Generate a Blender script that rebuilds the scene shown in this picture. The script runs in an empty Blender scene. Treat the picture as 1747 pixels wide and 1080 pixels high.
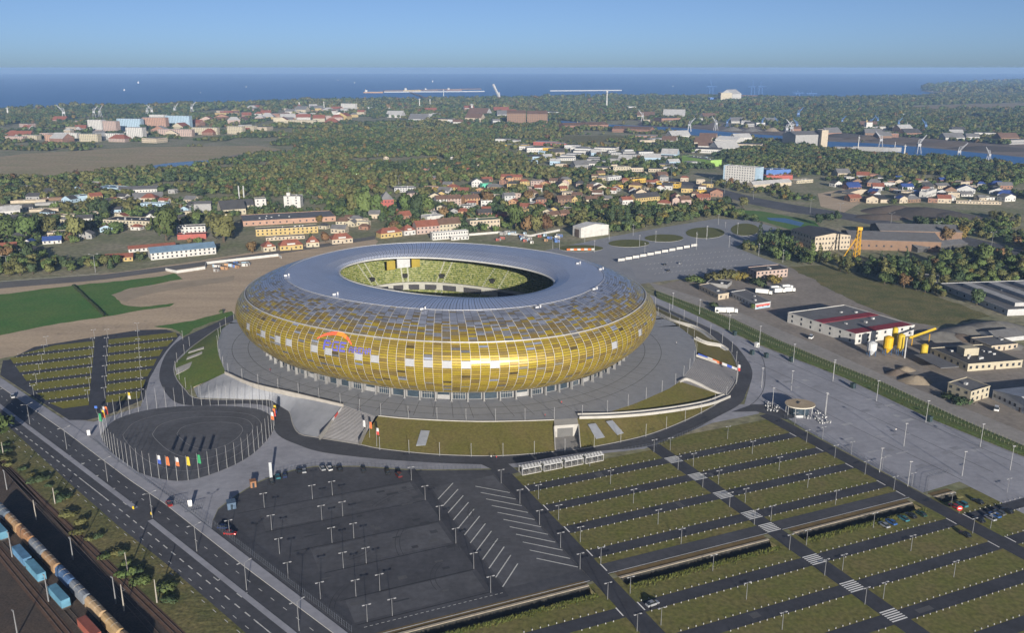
import bpy, math, random
import numpy as np
from mathutils import Vector, Matrix
R = random.Random(7)
sc = bpy.context.scene
C = sc.collection

# ------------------------------------------------------------------ camera
F, CX, CY, YH, H = 1487.0, 873.5, 540.0, 115.0, 155.6      # focal length and survey of the place, in photograph pixels / metres
PIT = math.atan((CY - YH) / F)
cd = bpy.data.cameras.new('camera'); cam = bpy.data.objects.new('camera', cd); C.objects.link(cam)
cam.location = (0, 0, H); cam.rotation_euler = (math.pi / 2 - PIT, 0, 0)
cd.sensor_fit = 'HORIZONTAL'; cd.sensor_width = 36.0; cd.lens = 36.0 * F / 1747.0
cd.clip_start = 1.0; cd.clip_end = 80000.0
sc.camera = cam

# ------------------------------------------------------------------ sky and sun
SAZ, SEL = math.radians(11.6), math.radians(13.0)
w = bpy.data.worlds.new('World'); sc.world = w; w.use_nodes = True
nt = w.node_tree; bg = nt.nodes['Background']
sky = nt.nodes.new('ShaderNodeTexSky'); sky.sky_type = 'NISHITA'; sky.sun_disc = False
sky.sun_elevation = SEL; sky.sun_rotation = math.pi - SAZ
sky.altitude = 150; sky.air_density = 0.4; sky.dust_density = 1.1; sky.ozone_density = 2.2
tc = nt.nodes.new('ShaderNodeTexCoord'); va = nt.nodes.new('ShaderNodeVectorMath'); va.operation = 'ADD'
va.inputs[1].default_value = (0, 0, 0.012)                  # dip of the sea horizon seen from 155 m
vm = nt.nodes.new('ShaderNodeVectorMath'); vm.operation = 'MAXIMUM'; vm.inputs[1].default_value = (-2, -2, 0.002)
nt.links.new(tc.outputs['Generated'], va.inputs[0]); nt.links.new(va.outputs[0], vm.inputs[0])
nt.links.new(vm.outputs[0], sky.inputs[0]); nt.links.new(sky.outputs[0], bg.inputs[0])
bg.inputs[1].default_value = 0.05
sd = bpy.data.lights.new('sun', 'SUN'); sd.energy = 3.6; sd.angle = math.radians(0.5); sd.color = (1.0, 0.92, 0.80)
sun = bpy.data.objects.new('sun', sd); C.objects.link(sun)
sun.rotation_euler = Vector((-math.sin(SAZ) * math.cos(SEL), math.cos(SAZ) * math.cos(SEL), -math.sin(SEL))).to_track_quat('-Z', 'Y').to_euler()
sun.location = (200, -300, 400)
sc.view_settings.view_transform = 'Standard'; sc.view_settings.look = 'None'; sc.view_settings.gamma = 1.0
sc.view_settings.use_curve_mapping = False; sc.view_settings.exposure = 1.18
sc.cycles.use_denoising = True; sc.cycles.max_bounces = 5; sc.cycles.diffuse_bounces = 2; sc.cycles.glossy_bounces = 2
sc.cycles.volume_bounces = 0; sc.cycles.transparent_max_bounces = 4; sc.cycles.caustics_reflective = False; sc.cycles.caustics_refractive = False

# ------------------------------------------------------------------ survey helpers
def G(x, y, z=0.0):
    """photograph pixel -> point of the place on the level z"""
    u = (x - CX) / F; v = (y - CY) / F
    dy = math.cos(PIT) - v * math.sin(PIT); dz = -math.sin(PIT) - v * math.cos(PIT)
    t = (z - H) / dz
    return Vector((u * t, dy * t, z))
def SCL(x, y, z=0.0):
    """photograph pixels per metre at that ground point"""
    g = G(x, y, z); return F / (g.y * math.cos(PIT) + (H - z) * math.sin(PIT))
def HGT(x, y, top):
    """height of something whose foot is at (x, y) and whose top shows at row top"""
    g = G(x, y); return H - g.y * math.tan(PIT + math.atan((top - CY) / F))
def PIX(p):
    d = p[1] * math.cos(PIT) - (p[2] - H) * math.sin(PIT); up = p[1] * math.sin(PIT) + (p[2] - H) * math.cos(PIT)
    return CX + F * p[0] / d, CY - F * up / d
A1 = math.atan((205 - CX) / math.hypot(F, CY - YH))         # the car parks are laid out on this grid
E1 = Vector((math.sin(A1), math.cos(A1), 0)); E2 = Vector((E1.y, -E1.x, 0)); GA = -A1
def UV(u, v, z=0.0): p = E2 * u + E1 * v; return Vector((p.x, p.y, z))
def zp(x0, y0, s, pts): return [(x0 + a / s, y0 + b / s) for a, b in pts]

# ------------------------------------------------------------------ materials
MATS = {}
def mat(name, col, rough=0.8, metal=0.0, var=0.12, scale=0.3, col2=None, rnd=0.0, spec=0.3, fine=None, stretch=None, bump=0.0, sharp=False, cell=None):
    """procedural material: base colour broken up by noise in metres; rnd = variation from copy to copy"""
    if name in MATS: return MATS[name]
    m = bpy.data.materials.new(name); m.use_nodes = True; n = m.node_tree.nodes; l = m.node_tree.links
    b = n['Principled BSDF']; b.inputs['Roughness'].default_value = rough; b.inputs['Metallic'].default_value = metal
    b.inputs['Specular IOR Level'].default_value = spec
    geo = n.new('ShaderNodeNewGeometry'); src = geo.outputs['Position']
    if stretch:
        mp = n.new('ShaderNodeMapping'); mp.inputs['Rotation'].default_value = (0, 0, stretch[0]); mp.inputs['Scale'].default_value = stretch[1]
        l.new(src, mp.inputs[0]); src = mp.outputs[0]
    no = n.new('ShaderNodeTexNoise'); no.inputs['Scale'].default_value = scale; no.inputs['Detail'].default_value = 6; no.inputs['Roughness'].default_value = 0.65
    l.new(src, no.inputs['Vector'])
    cr = n.new('ShaderNodeValToRGB'); l.new(no.outputs['Fac'], cr.inputs[0])
    c2 = col2 if col2 else tuple(c * (1 - var) for c in col); c1 = col if col2 else tuple(min(1, c * (1 + var)) for c in col)
    cr.color_ramp.elements[0].position = 0.46 if sharp else 0.33; cr.color_ramp.elements[1].position = 0.54 if sharp else 0.67
    cr.color_ramp.elements[0].color = (*c2, 1); cr.color_ramp.elements[1].color = (*c1, 1)
    out = cr.outputs[0]
    if fine:
        n2 = n.new('ShaderNodeTexNoise'); n2.inputs['Scale'].default_value = fine[0]; n2.inputs['Detail'].default_value = 3; l.new(geo.outputs['Position'], n2.inputs['Vector'])
        r2 = n.new('ShaderNodeMapRange'); r2.inputs[1].default_value = 0.3; r2.inputs[2].default_value = 0.7; r2.inputs[3].default_value = 1 - fine[1]; r2.inputs[4].default_value = 1 + fine[1]
        l.new(n2.outputs['Fac'], r2.inputs[0]); mx = n.new('ShaderNodeMix'); mx.data_type = 'RGBA'; mx.blend_type = 'MULTIPLY'; mx.inputs[0].default_value = 1
        l.new(out, mx.inputs[6]); l.new(r2.outputs[0], mx.inputs[7]); out = mx.outputs[2]
    if cell:
        vo = n.new('ShaderNodeTexVoronoi'); vo.inputs['Scale'].default_value = cell[0]; l.new(geo.outputs['Position'], vo.inputs['Vector'])
        r3 = n.new('ShaderNodeValToRGB'); l.new(vo.outputs['Color'], r3.inputs[0]); r3.color_ramp.interpolation = 'CONSTANT'
        e = r3.color_ramp.elements; e[0].color = (*cell[1][0], 1); e[1].position = 1 / len(cell[1]); e[1].color = (*cell[1][1], 1)
        for i, cc in enumerate(cell[1][2:]): q = e.new((i + 2) / len(cell[1])); q.color = (*cc, 1)
        out = r3.outputs[0]
    if rnd:
        oi = n.new('ShaderNodeObjectInfo'); hs = n.new('ShaderNodeHueSaturation'); l.new(out, hs.inputs['Color'])
        r4 = n.new('ShaderNodeMapRange'); r4.inputs[3].default_value = 1 - rnd; r4.inputs[4].default_value = 1 + rnd; l.new(oi.outputs['Random'], r4.inputs[0]); l.new(r4.outputs[0], hs.inputs['Value'])
        mu = n.new('ShaderNodeMath'); mu.operation = 'MULTIPLY'; mu.inputs[1].default_value = 7.31; l.new(oi.outputs['Random'], mu.inputs[0])
        fr = n.new('ShaderNodeMath'); fr.operation = 'FRACT'; l.new(mu.outputs[0], fr.inputs[0])
        r5 = n.new('ShaderNodeMapRange'); r5.inputs[3].default_value = 0.5 - rnd * 0.045; r5.inputs[4].default_value = 0.5 + rnd * 0.05; l.new(fr.outputs[0], r5.inputs[0]); l.new(r5.outputs[0], hs.inputs['Hue'])
        out = hs.outputs[0]
    if bump:
        bp = n.new('ShaderNodeBump'); bp.inputs['Strength'].default_value = bump; bp.inputs['Distance'].default_value = 0.5
        nb = n.new('ShaderNodeTexNoise'); nb.inputs['Scale'].default_value = scale * 6; nb.inputs['Detail'].default_value = 5
        l.new(geo.outputs['Position'], nb.inputs['Vector']); l.new(nb.outputs['Fac'], bp.inputs['Height']); l.new(bp.outputs[0], b.inputs['Normal'])
    l.new(out, b.inputs['Base Color']); MATS[name] = m; return m

# ------------------------------------------------------------------ mesh kit
class MB:
    def __init__(s): s.v = []; s.f = []; s.m = []
    def quad(s, a, b, c, d, m=0): i = len(s.v); s.v += [tuple(a), tuple(b), tuple(c), tuple(d)]; s.f.append((i, i + 1, i + 2, i + 3)); s.m.append(m); return s
    def poly(s, pts, m=0): i = len(s.v); s.v += [tuple(p) for p in pts]; s.f.append(tuple(range(i, i + len(pts)))); s.m.append(m); return s
    def prism(s, pts, z0, z1, m=0, mt=None, bottom=False):
        """pts: outline (x, y[, ...]) counter-clockwise"""
        n = len(pts); i = len(s.v); s.v += [(p[0], p[1], z0) for p in pts] + [(p[0], p[1], z1) for p in pts]
        for k in range(n): s.f.append((i + k, i + (k + 1) % n, i + n + (k + 1) % n, i + n + k)); s.m.append(m)
        s.f.append(tuple(range(i + n, i + 2 * n))); s.m.append(m if mt is None else mt)
        if bottom: s.f.append(tuple(range(i + n - 1, i - 1, -1))); s.m.append(m)
        return s
    def box(s, c, d, rz=0.0, m=0, mt=None):
        """c = centre of the underside, d = sizes"""
        co, si = math.cos(rz), math.sin(rz); x, y = d[0] / 2, d[1] / 2
        return s.prism([(c[0] + a * co - b * si, c[1] + a * si + b * co) for a, b in ((-x, -y), (x, -y), (x, y), (-x, y))], c[2], c[2] + d[2], m, mt, True)
    def cone(s, c, r0, r1, h, n=8, m=0, cap=True, mt=None):
        i = len(s.v)
        for r, z in ((r0, c[2]), (r1, c[2] + h)): s.v += [(c[0] + r * math.cos(2 * math.pi * k / n), c[1] + r * math.sin(2 * math.pi * k / n), z) for k in range(n)]
        for k in range(n): s.f.append((i + k, i + (k + 1) % n, i + n + (k + 1) % n, i + n + k)); s.m.append(m)
        if cap: s.f.append(tuple(range(i + n, i + 2 * n))); s.m.append(m if mt is None else mt)
        return s
    def bar(s, a, b, r=0.1, n=4, m=0, r2=None):
        a = Vector(a); b = Vector(b); d = (b - a).normalized(); u = d.orthogonal().normalized(); w_ = d.cross(u); i = len(s.v)
        for p, q in ((a, r), (b, r if r2 is None else r2)): s.v += [tuple(p + (u * math.cos(2 * math.pi * (k + .5) / n) + w_ * math.sin(2 * math.pi * (k + .5) / n)) * q) for k in range(n)]
        for k in range(n): s.f.append((i + k, i + (k + 1) % n, i + n + (k + 1) % n, i + n + k)); s.m.append(m)
        s.f.append(tuple(range(i + n, i + 2 * n))); s.m.append(m); s.f.append(tuple(range(i + n - 1, i - 1, -1))); s.m.append(m); return s
    def path(s, pts, r, n=4, m=0):
        for a, b in zip(pts[:-1], pts[1:]): s.bar(a, b, r, n, m)
        return s
    def mesh(s, name, mats, smooth=False):
        me = bpy.data.meshes.new(name); me.from_pydata(s.v, [], s.f)
        for q in (mats if isinstance(mats, (list, tuple)) else [mats]): me.materials.append(q)
        me.polygons.foreach_set('material_index', s.m)
        if smooth: me.polygons.foreach_set('use_smooth', [True] * len(s.f))
        me.update(); return me
    def build(s, name, mats, parent=None, smooth=False, **k): return put(s.mesh(name, mats, smooth), name, parent, **k)
def put(me, name, parent=None, loc=None, rz=0.0, label=None, cat=None, group=None, kind=None, sc_=None):
    o = bpy.data.objects.new(name, me); C.objects.link(o)
    if parent: o.parent = parent
    if loc is not None: o.location = loc
    if rz: o.rotation_euler = (0, 0, rz)
    if sc_: o.scale = sc_ if isinstance(sc_, (tuple, list)) else (sc_,) * 3
    return tag(o, label, cat, group, kind)
def tag(o, label=None, cat=None, group=None, kind=None):
    for k, v in (('label', label), ('category', cat), ('group', group), ('kind', kind)):
        if v: o[k] = v
    return o
def thing(name, loc, label, cat, group=None, rz=0.0, sc_=None): return put(None, name, None, loc, rz, label, cat, group, None, sc_)
def copy_tree(o, parent=None):
    c = o.copy(); C.objects.link(c); c.parent = parent
    for ch in o.children: copy_tree(ch, c)
    return c
ONES = 'first second third fourth fifth sixth seventh eighth ninth tenth eleventh twelfth thirteenth fourteenth fifteenth sixteenth seventeenth eighteenth nineteenth'.split()
TENS = {20: 'twent', 30: 'thirt', 40: 'fort', 50: 'fift', 60: 'sixt', 70: 'sevent', 80: 'eight', 90: 'ninet'}
def nth(i):
    """0 -> first"""
    i += 1
    if i < 20: return ONES[i - 1]
    if i >= 100: return 'hundred and ' + nth(i - 101) if i > 100 else 'hundredth'
    t, r = i // 10 * 10, i % 10
    return TENS[t] + ('ieth' if r == 0 else 'y-' + ONES[r - 1])
def struct(name, mb, m, smooth=False): return mb.build(name, m, None, smooth, kind='structure')
def fan(pts, z=None):
    return [(p[0], p[1], p[2] if z is None else z) for p in pts]
def ccw(pts):
    a = sum(p[0] * q[1] - q[0] * p[1] for p, q in zip(pts, pts[1:] + pts[:1])); return pts if a > 0 else pts[::-1]
def gpoly(px, z): return ccw([G(x, y, z) for x, y in px])
def sheet(name, px, z, m, base=None):
    """a paved or planted sheet; px pixel outline; base: thickness down to that level"""
    p = gpoly(px, z); mb = MB()
    if base is None: mb.poly(p)
    else: mb.prism(p, base, z)
    return struct(name, mb, m)
def sheet_rough(name, px, z, m):
    """a sheet of open ground whose margin wanders"""
    p = gpoly(px, z); out = []
    for a, b in zip(p, p[1:] + p[:1]):
        L = (b - a).length; n_ = max(1, min(40, int(L / (4 + L * .02)))); q = Vector((b.y - a.y, a.x - b.x, 0)).normalized(); d = 0
        for k in range(n_): d = d * .6 + R.uniform(-1, 1) * min(3.0, L * .02 + .4); out.append(a.lerp(b, k / n_) + (q * d if k else Vector()))
    return struct(name, MB().poly(out), m)
def inside(x, y, poly):
    r = False; j = len(poly) - 1
    for i in range(len(poly)):
        xi, yi = poly[i][0], poly[i][1]; xj, yj = poly[j][0], poly[j][1]
        if (yi > y) != (yj > y) and x < (xj - xi) * (y - yi) / (yj - yi) + xi: r = not r
        j = i
    return r
def resample(pts, n):
    """n points evenly along a polyline of Vectors"""
    d = [0.0]
    for a, b in zip(pts[:-1], pts[1:]): d.append(d[-1] + (b - a).length)
    out = []; k = 0
    for i in range(n):
        s = d[-1] * i / (n - 1)
        while k < len(d) - 2 and d[k + 1] < s: k += 1
        t = (s - d[k]) / max(1e-9, d[k + 1] - d[k]); out.append(pts[k].lerp(pts[k + 1], min(1, max(0, t))))
    return out
def smooth_line(pts, n):
    """Catmull-Rom through the points, evenly resampled"""
    P = [pts[0] * 2 - pts[1]] + list(pts) + [pts[-1] * 2 - pts[-2]]; out = []
    for i in range(1, len(P) - 2):
        for k in range(8):
            t = k / 8; a, b, c, d = P[i - 1], P[i], P[i + 1], P[i + 2]
            out.append(0.5 * ((2 * b) + (c - a) * t + (2 * a - 5 * b + 4 * c - d) * t * t + (3 * b - a - 3 * c + d) * t ** 3))
    out.append(pts[-1]); return resample(out, n)
def ext(a, b, fa, fb):
    """line through a and b, stretched past its ends by fa and fb metres"""
    d = (b - a).normalized(); return a - d * fa, b + d * fb
def ribbon(L, Rr, m=0, mb=None):
    mb = mb or MB()
    for i in range(len(L) - 1): mb.quad(L[i], Rr[i], Rr[i + 1], L[i + 1], m)
    return mb
def offset(pts, d):
    """polyline moved sideways by d (to the right of its run is positive)"""
    out = []
    for i, p in enumerate(pts):
        t = (pts[min(i + 1, len(pts) - 1)] - pts[max(i - 1, 0)]); t.z = 0; t.normalize(); out.append(p + Vector((t.y, -t.x, 0)) * d)
    return out
# ================================================================== THE SETTING
M_land = mat('land', (0.14, 0.16, 0.07), 0.95, col2=(0.27, 0.24, 0.17), scale=0.02, fine=(0.25, 0.35), bump=0.3)
M_grass = mat('grass', (0.122, 0.132, 0.030), 0.95, col2=(0.16, 0.138, 0.052), scale=0.09, fine=(0.7, 0.3))
M_field = mat('field_grass', (0.05, 0.145, 0.022), 0.95, col2=(0.095, 0.16, 0.032), scale=0.03, fine=(0.6, 0.22))
M_rough = mat('rough_grass', (0.08, 0.095, 0.03), 0.95, col2=(0.17, 0.145, 0.06), scale=0.07, fine=(0.9, 0.4), bump=0.5)
M_asph = mat('asphalt', (0.064, 0.066, 0.077), 0.9, var=0.2, scale=0.06, fine=(0.5, 0.13))
M_asph2 = mat('asphalt_worn', (0.082, 0.084, 0.095), 0.9, var=0.22, scale=0.05, fine=(0.5, 0.13))
M_asphd = mat('asphalt_fresh', (0.045, 0.047, 0.058), 0.9, var=0.2, scale=0.1, fine=(0.6, 0.12))
M_pave = mat('pale_paving', (0.285, 0.29, 0.325), 0.85, var=0.15, scale=0.045, fine=(0.35, 0.09))
M_pave2 = mat('grey_paving', (0.235, 0.245, 0.27), 0.85, var=0.08, scale=0.04, fine=(0.3, 0.07))
M_conc = mat('concrete', (0.33, 0.32, 0.30), 0.8, var=0.1, scale=0.2)
M_white = mat('white_paint', (0.74, 0.74, 0.72), 0.6, var=0.06, scale=0.5)
M_mark = mat('road_marking', (0.55, 0.55, 0.53), 0.8, var=0.2, scale=0.8)
M_dirt = mat('bare_sand', (0.50, 0.39, 0.27), 0.95, col2=(0.37, 0.29, 0.205), scale=0.03, fine=(0.5, 0.12), stretch=(-0.3, (0.35, 2.0, 1)))
M_yard = mat('yard_gravel', (0.27, 0.24, 0.21), 0.95, col2=(0.19, 0.17, 0.15), scale=0.04, fine=(0.4, 0.15))
M_ballast = mat('ballast', (0.055, 0.044, 0.038), 0.95, col2=(0.085, 0.064, 0.05), scale=0.15, fine=(1.5, 0.3))
M_rust = mat('rusty_ballast', (0.11, 0.066, 0.045), 0.95, var=0.25, scale=0.4)
M_rail = mat('rail_steel', (0.20, 0.15, 0.12), 0.5, 0.6)
M_stone = mat('ditch_stone', (0.36, 0.31, 0.24), 0.9, var=0.2, scale=0.8)
M_verge = mat('dry_verge', (0.15, 0.105, 0.045), 0.95, var=0.25, scale=0.4)
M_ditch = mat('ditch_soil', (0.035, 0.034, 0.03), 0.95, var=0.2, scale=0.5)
M_tall = mat('tall_weeds', (0.06, 0.085, 0.015), 0.95, col2=(0.11, 0.11, 0.03), scale=0.5, fine=(1.5, 0.4), bump=0.8)
M_marsh = mat('marsh', (0.36, 0.27, 0.17), 0.95, col2=(0.25, 0.23, 0.12), scale=0.02, fine=(0.2, 0.25), stretch=(0.0, (0.5, 1.6, 1)))
M_coal = mat('coal_quay', (0.13, 0.105, 0.09), 0.95, col2=(0.20, 0.165, 0.14), scale=0.015, fine=(0.1, 0.2), stretch=(0.0, (0.4, 1.5, 1)))

def water(name, col, rough):
    m = bpy.data.materials.new(name); m.use_nodes = True; n = m.node_tree.nodes; l = m.node_tree.links; b = n['Principled BSDF']
    b.inputs['Base Color'].default_value = (*col, 1); b.inputs['Roughness'].default_value = rough; b.inputs['IOR'].default_value = 1.33
    g = n.new('ShaderNodeNewGeometry'); mp = n.new('ShaderNodeMapping'); mp.inputs['Scale'].default_value = (0.02, 0.008, 1); l.new(g.outputs['Position'], mp.inputs[0])
    t = n.new('ShaderNodeTexNoise'); t.inputs['Scale'].default_value = 1.0; t.inputs['Detail'].default_value = 8; l.new(mp.outputs[0], t.inputs['Vector'])
    bp = n.new('ShaderNodeBump'); bp.inputs['Strength'].default_value = 0.25; bp.inputs['Distance'].default_value = 4; l.new(t.outputs['Fac'], bp.inputs['Height']); l.new(bp.outputs[0], b.inputs['Normal'])
    return m
M_sea = water('sea_water', (0.035, 0.13, 0.33), 0.45)
M_pond = water('pond_water', (0.02, 0.05, 0.10), 0.2)

# sea (to the horizon) and the land with its coast
mb = MB(); mb.poly([(-24000, 1500, -1.5), (24000, 1500, -1.5), (24000, 24000, -1.5), (-24000, 24000, -1.5)]); struct('sea', mb, M_sea)
coast = [(-900, 196), (0, 188), (110, 183), (260, 181), (420, 177), (520, 174), (620, 171), (700, 171), (860, 169), (960, 166), (1060, 164), (1200, 167), (1330, 168), (1460, 168), (1545, 166), (1596, 163), (1606, 159), (1570, 154), (1600, 149), (1680, 143), (1760, 139), (2100, 136)]
pts = [G(x, y) for x, y in coast]
hA, hB, hC, hD = UV(43, 204.4), UV(330, 204.4), UV(330, 208.95), UV(43, 208.95)      # the ditch is cut out of the ground
land = [Vector((-6000, -600, 0)), Vector((hA.x - .02, -600, 0)), hA + Vector((-.02, 0, 0)), hD, hC, hB, hA + Vector((.02, -.01, 0)), Vector((hA.x + .02, -600, 0)), Vector((9000, -600, 0)), Vector((14000, pts[-1].y, 0))] + pts[::-1] + [Vector((-6000, pts[0].y, 0))]
struct('ground', MB().prism(ccw(land), -4, 0), M_land)
beach = [(1546, 167), (1598, 164), (1609, 160), (1575, 154.5), (1600, 151), (1620, 155), (1628, 161), (1600, 167)]
sheet('beach', beach, 0.4, mat('beach_sand', (0.42, 0.36, 0.27), 0.95))

# river, pond, marsh, quays
rt = [(925, 203), (1040, 212), (1100, 214.5), (1180, 219), (1270, 227.5), (1345, 232), (1411, 241), (1490, 244), (1576, 251), (1747, 268), (1900, 283)]
rb = [(925, 208), (1040, 217), (1100, 223), (1180, 230), (1270, 238), (1345, 241), (1420, 251), (1511, 259), (1638, 273), (1747, 283), (1900, 299)]
sheet_rough('quay_ground', [(1090, 205), (1300, 212), (1480, 222), (1747, 236), (1900, 246), (1900, 285), (1747, 269), (1576, 252), (1411, 242), (1180, 220), (1090, 215)], 0.15, M_coal)
sheet('river', rt + rb[::-1], 0.3, M_sea)
sheet_rough('marsh', [(-60, 275), (40, 262), (230, 251), (440, 248), (495, 257), (420, 270), (350, 283), (215, 293), (90, 302), (-60, 310)], 0.15, M_marsh)
sheet('pond', [(248, 288), (262, 282), (281, 278.6), (320, 275), (357, 273), (356, 278), (325, 282), (292, 287.5), (262, 290)], 0.3, M_pond)
sheet_rough('reed_bed', [(357, 272), (400, 264), (470, 256), (500, 257), (450, 266), (380, 276), (357, 279)], 0.25, mat('reeds', (0.21, 0.18, 0.16), 0.95, var=0.2, scale=0.05))
sheet('sand_yard', [(1147, 190), (1230, 193), (1300, 197), (1270, 201), (1160, 195)], 0.3, M_dirt)
sheet('far_meadow', [(960, 232), (1060, 230), (1070, 238), (1000, 244), (960, 240)], 0.2, mat('far_meadow', (0.14, 0.13, 0.05), 0.95))
sheet_rough('far_clearing', [(1530, 182), (1640, 178), (1747, 176), (1900, 176), (1900, 184), (1700, 186), (1560, 188)], 0.3, mat('clearing', (0.22, 0.17, 0.10), 0.95))

# land to the west: bare sand, field, roads
sheet_rough('sand_ground', [(-160, 492), (0, 484), (150, 470), (290, 452), (380, 438), (470, 424), (560, 410), (640, 408), (640, 470), (470, 560), (400, 536), (330, 560), (170, 574), (40, 603), (-160, 650)], 0.03, M_dirt)
sheet_rough('field', [(-160, 520), (0, 502), (125, 487), (276, 471), (297, 466), (312, 476), (240, 489), (221, 492), (193, 503), (211, 520), (240, 523.5), (298, 517), (289, 523), (180, 540), (72, 557), (0, 572), (-160, 600)], 0.06, M_field)
sheet_rough('field_corner', [(262, 557), (330, 547), (395, 531), (400, 536), (330, 561), (312, 574), (300, 563)], 0.06, M_field)
a, b = G(125, 487, .05), G(180, 540, .05); d = (b - a).normalized(); q = Vector((d.y, -d.x, 0)); mb = MB(); rows = []
for k in range(40):
    p = a.lerp(b, k / 39.0) + q * R.uniform(-.25, .25); w_, h_ = R.uniform(0.9, 1.4), R.uniform(0.8, 1.5)
    rows.append([p - q * w_, p - q * w_ * .8 + Vector((0, 0, h_ * .7)), p + Vector((0, 0, h_)), p + q * w_ * .8 + Vector((0, 0, h_ * .65)), p + q * w_])
i0 = len(mb.v); mb.v += [tuple(p) for r in rows for p in r]
for k in range(39):
    for j in range(4): mb.f.append((i0 + k * 5 + j, i0 + k * 5 + 5 + j, i0 + k * 5 + 6 + j, i0 + k * 5 + 1 + j)); mb.m.append(0)
mb.build('hedge_row', mat('hedge_leaf', (0.03, 0.045, 0.012), 0.95, fine=(2, 0.4)), None, label='dark narrow hedge crossing the bright green field', cat='hedge')
def road(name, L, Rr, z, m, n=24):
    a = resample([G(*p, z) for p in L], n); b = resample([G(*p, z) for p in Rr], n); return struct(name, ribbon(b, a), m)
road('back_road', [(-100, 490), (0, 481), (170, 469), (330, 449), (470, 428), (640, 402)], [(-100, 502), (0, 492), (170, 478), (330, 456), (470, 434), (640, 408)], 0.09, mat('old_road', (0.13, 0.125, 0.12), 0.9, var=0.12, scale=0.05, fine=(0.5, 0.1)))
mb = MB(); l1 = resample([G(*p, 0.12) for p in [(-60, 486), (0, 480), (90, 473), (168, 467)]], 20); ribbon(offset(l1, 0.7), l1, 0, mb); struct('tram_track_edge', mb, M_white)
sheet_rough('sand_track', [(190, 503), (225, 492), (330, 478), (400, 470), (400, 478), (310, 492), (250, 503), (215, 515)], 0.08, mat('pale_sand', (0.33, 0.27, 0.195), 0.95, var=0.12, scale=0.08))

# yards and corridor to the east
sheet_rough('yard', [(1120, 488), (1190, 470), (1290, 455), (1350, 456), (1420, 482), (1480, 520), (1560, 545), (1600, 560), (1747, 595), (1900, 640), (1900, 840), (1747, 757), (1506, 650), (1326, 578), (1252, 543)], 0.03, M_yard)
sheet_rough('waste_grass', [(1345, 455), (1420, 452), (1500, 480), (1600, 505), (1690, 540), (1600, 556), (1540, 548), (1470, 520), (1410, 490)], 0.06, M_rough)
sheet('mid_highway', [(1040, 281), (1120, 297), (1230, 322), (1290, 337), (1360, 350), (1450, 364), (1560, 385), (1747, 425), (1747, 440), (1560, 397), (1440, 374), (1350, 362), (1281, 348), (1200, 326), (1120, 306), (1040, 288)], 0.1, M_asph2)
sheet('cycle_track', [(1262, 358), (1300, 360), (1390, 377), (1400, 388), (1350, 392), (1290, 374)], 0.1, M_field)
sheet('cycle_lane', [(1308, 371), (1340, 372), (1372, 380), (1366, 386), (1340, 380), (1312, 375)], 0.13, mat('blue_court', (0.06, 0.15, 0.30), 0.8))
sheet('gravel_slope', [(1395, 330), (1440, 322), (1470, 345), (1440, 362), (1400, 352)], 0.1, M_dirt)
sheet('access_road', [(1105, 480), (1235, 522), (1290, 545), (1400, 592), (1506, 640), (1640, 694), (1900, 800), (1900, 838), (1655, 722), (1506, 652), (1400, 610), (1326, 579), (1252, 544), (1120, 496)], 0.06, mat('grey_road', (0.27, 0.255, 0.24), 0.9, var=0.12, scale=0.06, fine=(0.4, 0.1)))

# paved forecourt behind the stadium, with planted islands
sheet('bus_forecourt', [(880, 440), (935, 426), (1040, 404), (1136, 387), (1220, 373), (1279, 375), (1325, 388), (1335, 395), (1292, 408), (1253, 421), (1300, 440), (1345, 455), (1280, 456), (1230, 468), (1110, 482), (1000, 500)], 0.09, M_pave2)
sheet('coach_park', [(1075, 450), (1230, 421), (1262, 427), (1300, 442), (1270, 452), (1225, 464), (1120, 478), (1085, 474)], 0.12, mat('coach_park_paving', (0.25, 0.255, 0.275), 0.85, var=0.07, scale=0.05))
mb = MB()
for r in range(5):
    for k in range(26):
        a = G(1095 + k * 7.2 + r * 3, 470 - r * 9.0 - k * 0.75, 0.15); q = PIX(a)
        if inside(q[0], q[1], [(1085, 450), (1230, 423), (1262, 429), (1296, 442), (1268, 450), (1222, 462), (1120, 476)]):
            d = (E2 * 0.75 + E1 * 0.66) * 4.2; n_ = Vector((d.y, -d.x, 0)).normalized() * 0.2; mb.quad(a - n_, a + n_, a + d + n_, a + d - n_)
struct('coach_bay_lines', mb, M_mark)
M_isl = mat('island_grass', (0.10, 0.105, 0.022), 0.95, var=0.15, scale=0.2)
for x, y, rx, ry in ((991, 424, 38, 5.5), (1073, 415.5, 35, 6.5), (1133, 406.5, 33, 6.5), (1203, 397.5, 33, 9.5), (1271, 392, 24, 10.5)):
    pts = ccw([G(x + rx * math.cos(t), y + ry * math.sin(t), 0.0) for t in [k * math.pi / 16 for k in range(32)]])
    mb = MB(); mb.prism(pts, 0.05, 0.3, 1, 0); struct('traffic_island', mb, [M_isl, M_conc])

# ------------------------------------------------------------------ dual carriageway in the south-west
S1 = [G(*p, 0.18) for p in ((-60, 604), (0, 643.6), (154, 746), (220, 794), (361, 903), (585, 1074), (660, 1132))]
S2 = [G(*p, 0.18) for p in ((-60, 618), (0, 659), (111, 736), (220, 818), (278, 857), (420, 969), (564, 1077), (640, 1134))]
MU = [G(*p, 0.16) for p in ((-60, 645), (0, 689), (122, 780), (236, 866))]; MU2 = [G(*p, 0.16) for p in ((261, 886), (420, 1012), (500, 1075), (570, 1131))]
K = [G(*p, 0.06) for p in ((-70, 664), (0, 717), (21, 734), (120, 826), (202, 898), (278, 958), (414, 1076), (480, 1134))]
n = 60
s1 = resample(S1, n); s2 = resample(S2, n); kk = resample(K, n)
struct('carriageway', ribbon([p.copy().to_3d() + Vector((0, 0, -0.12)) for p in s2], kk), M_asph)
struct('sidewalk', ribbon(s1, s2), M_pave)
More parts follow.
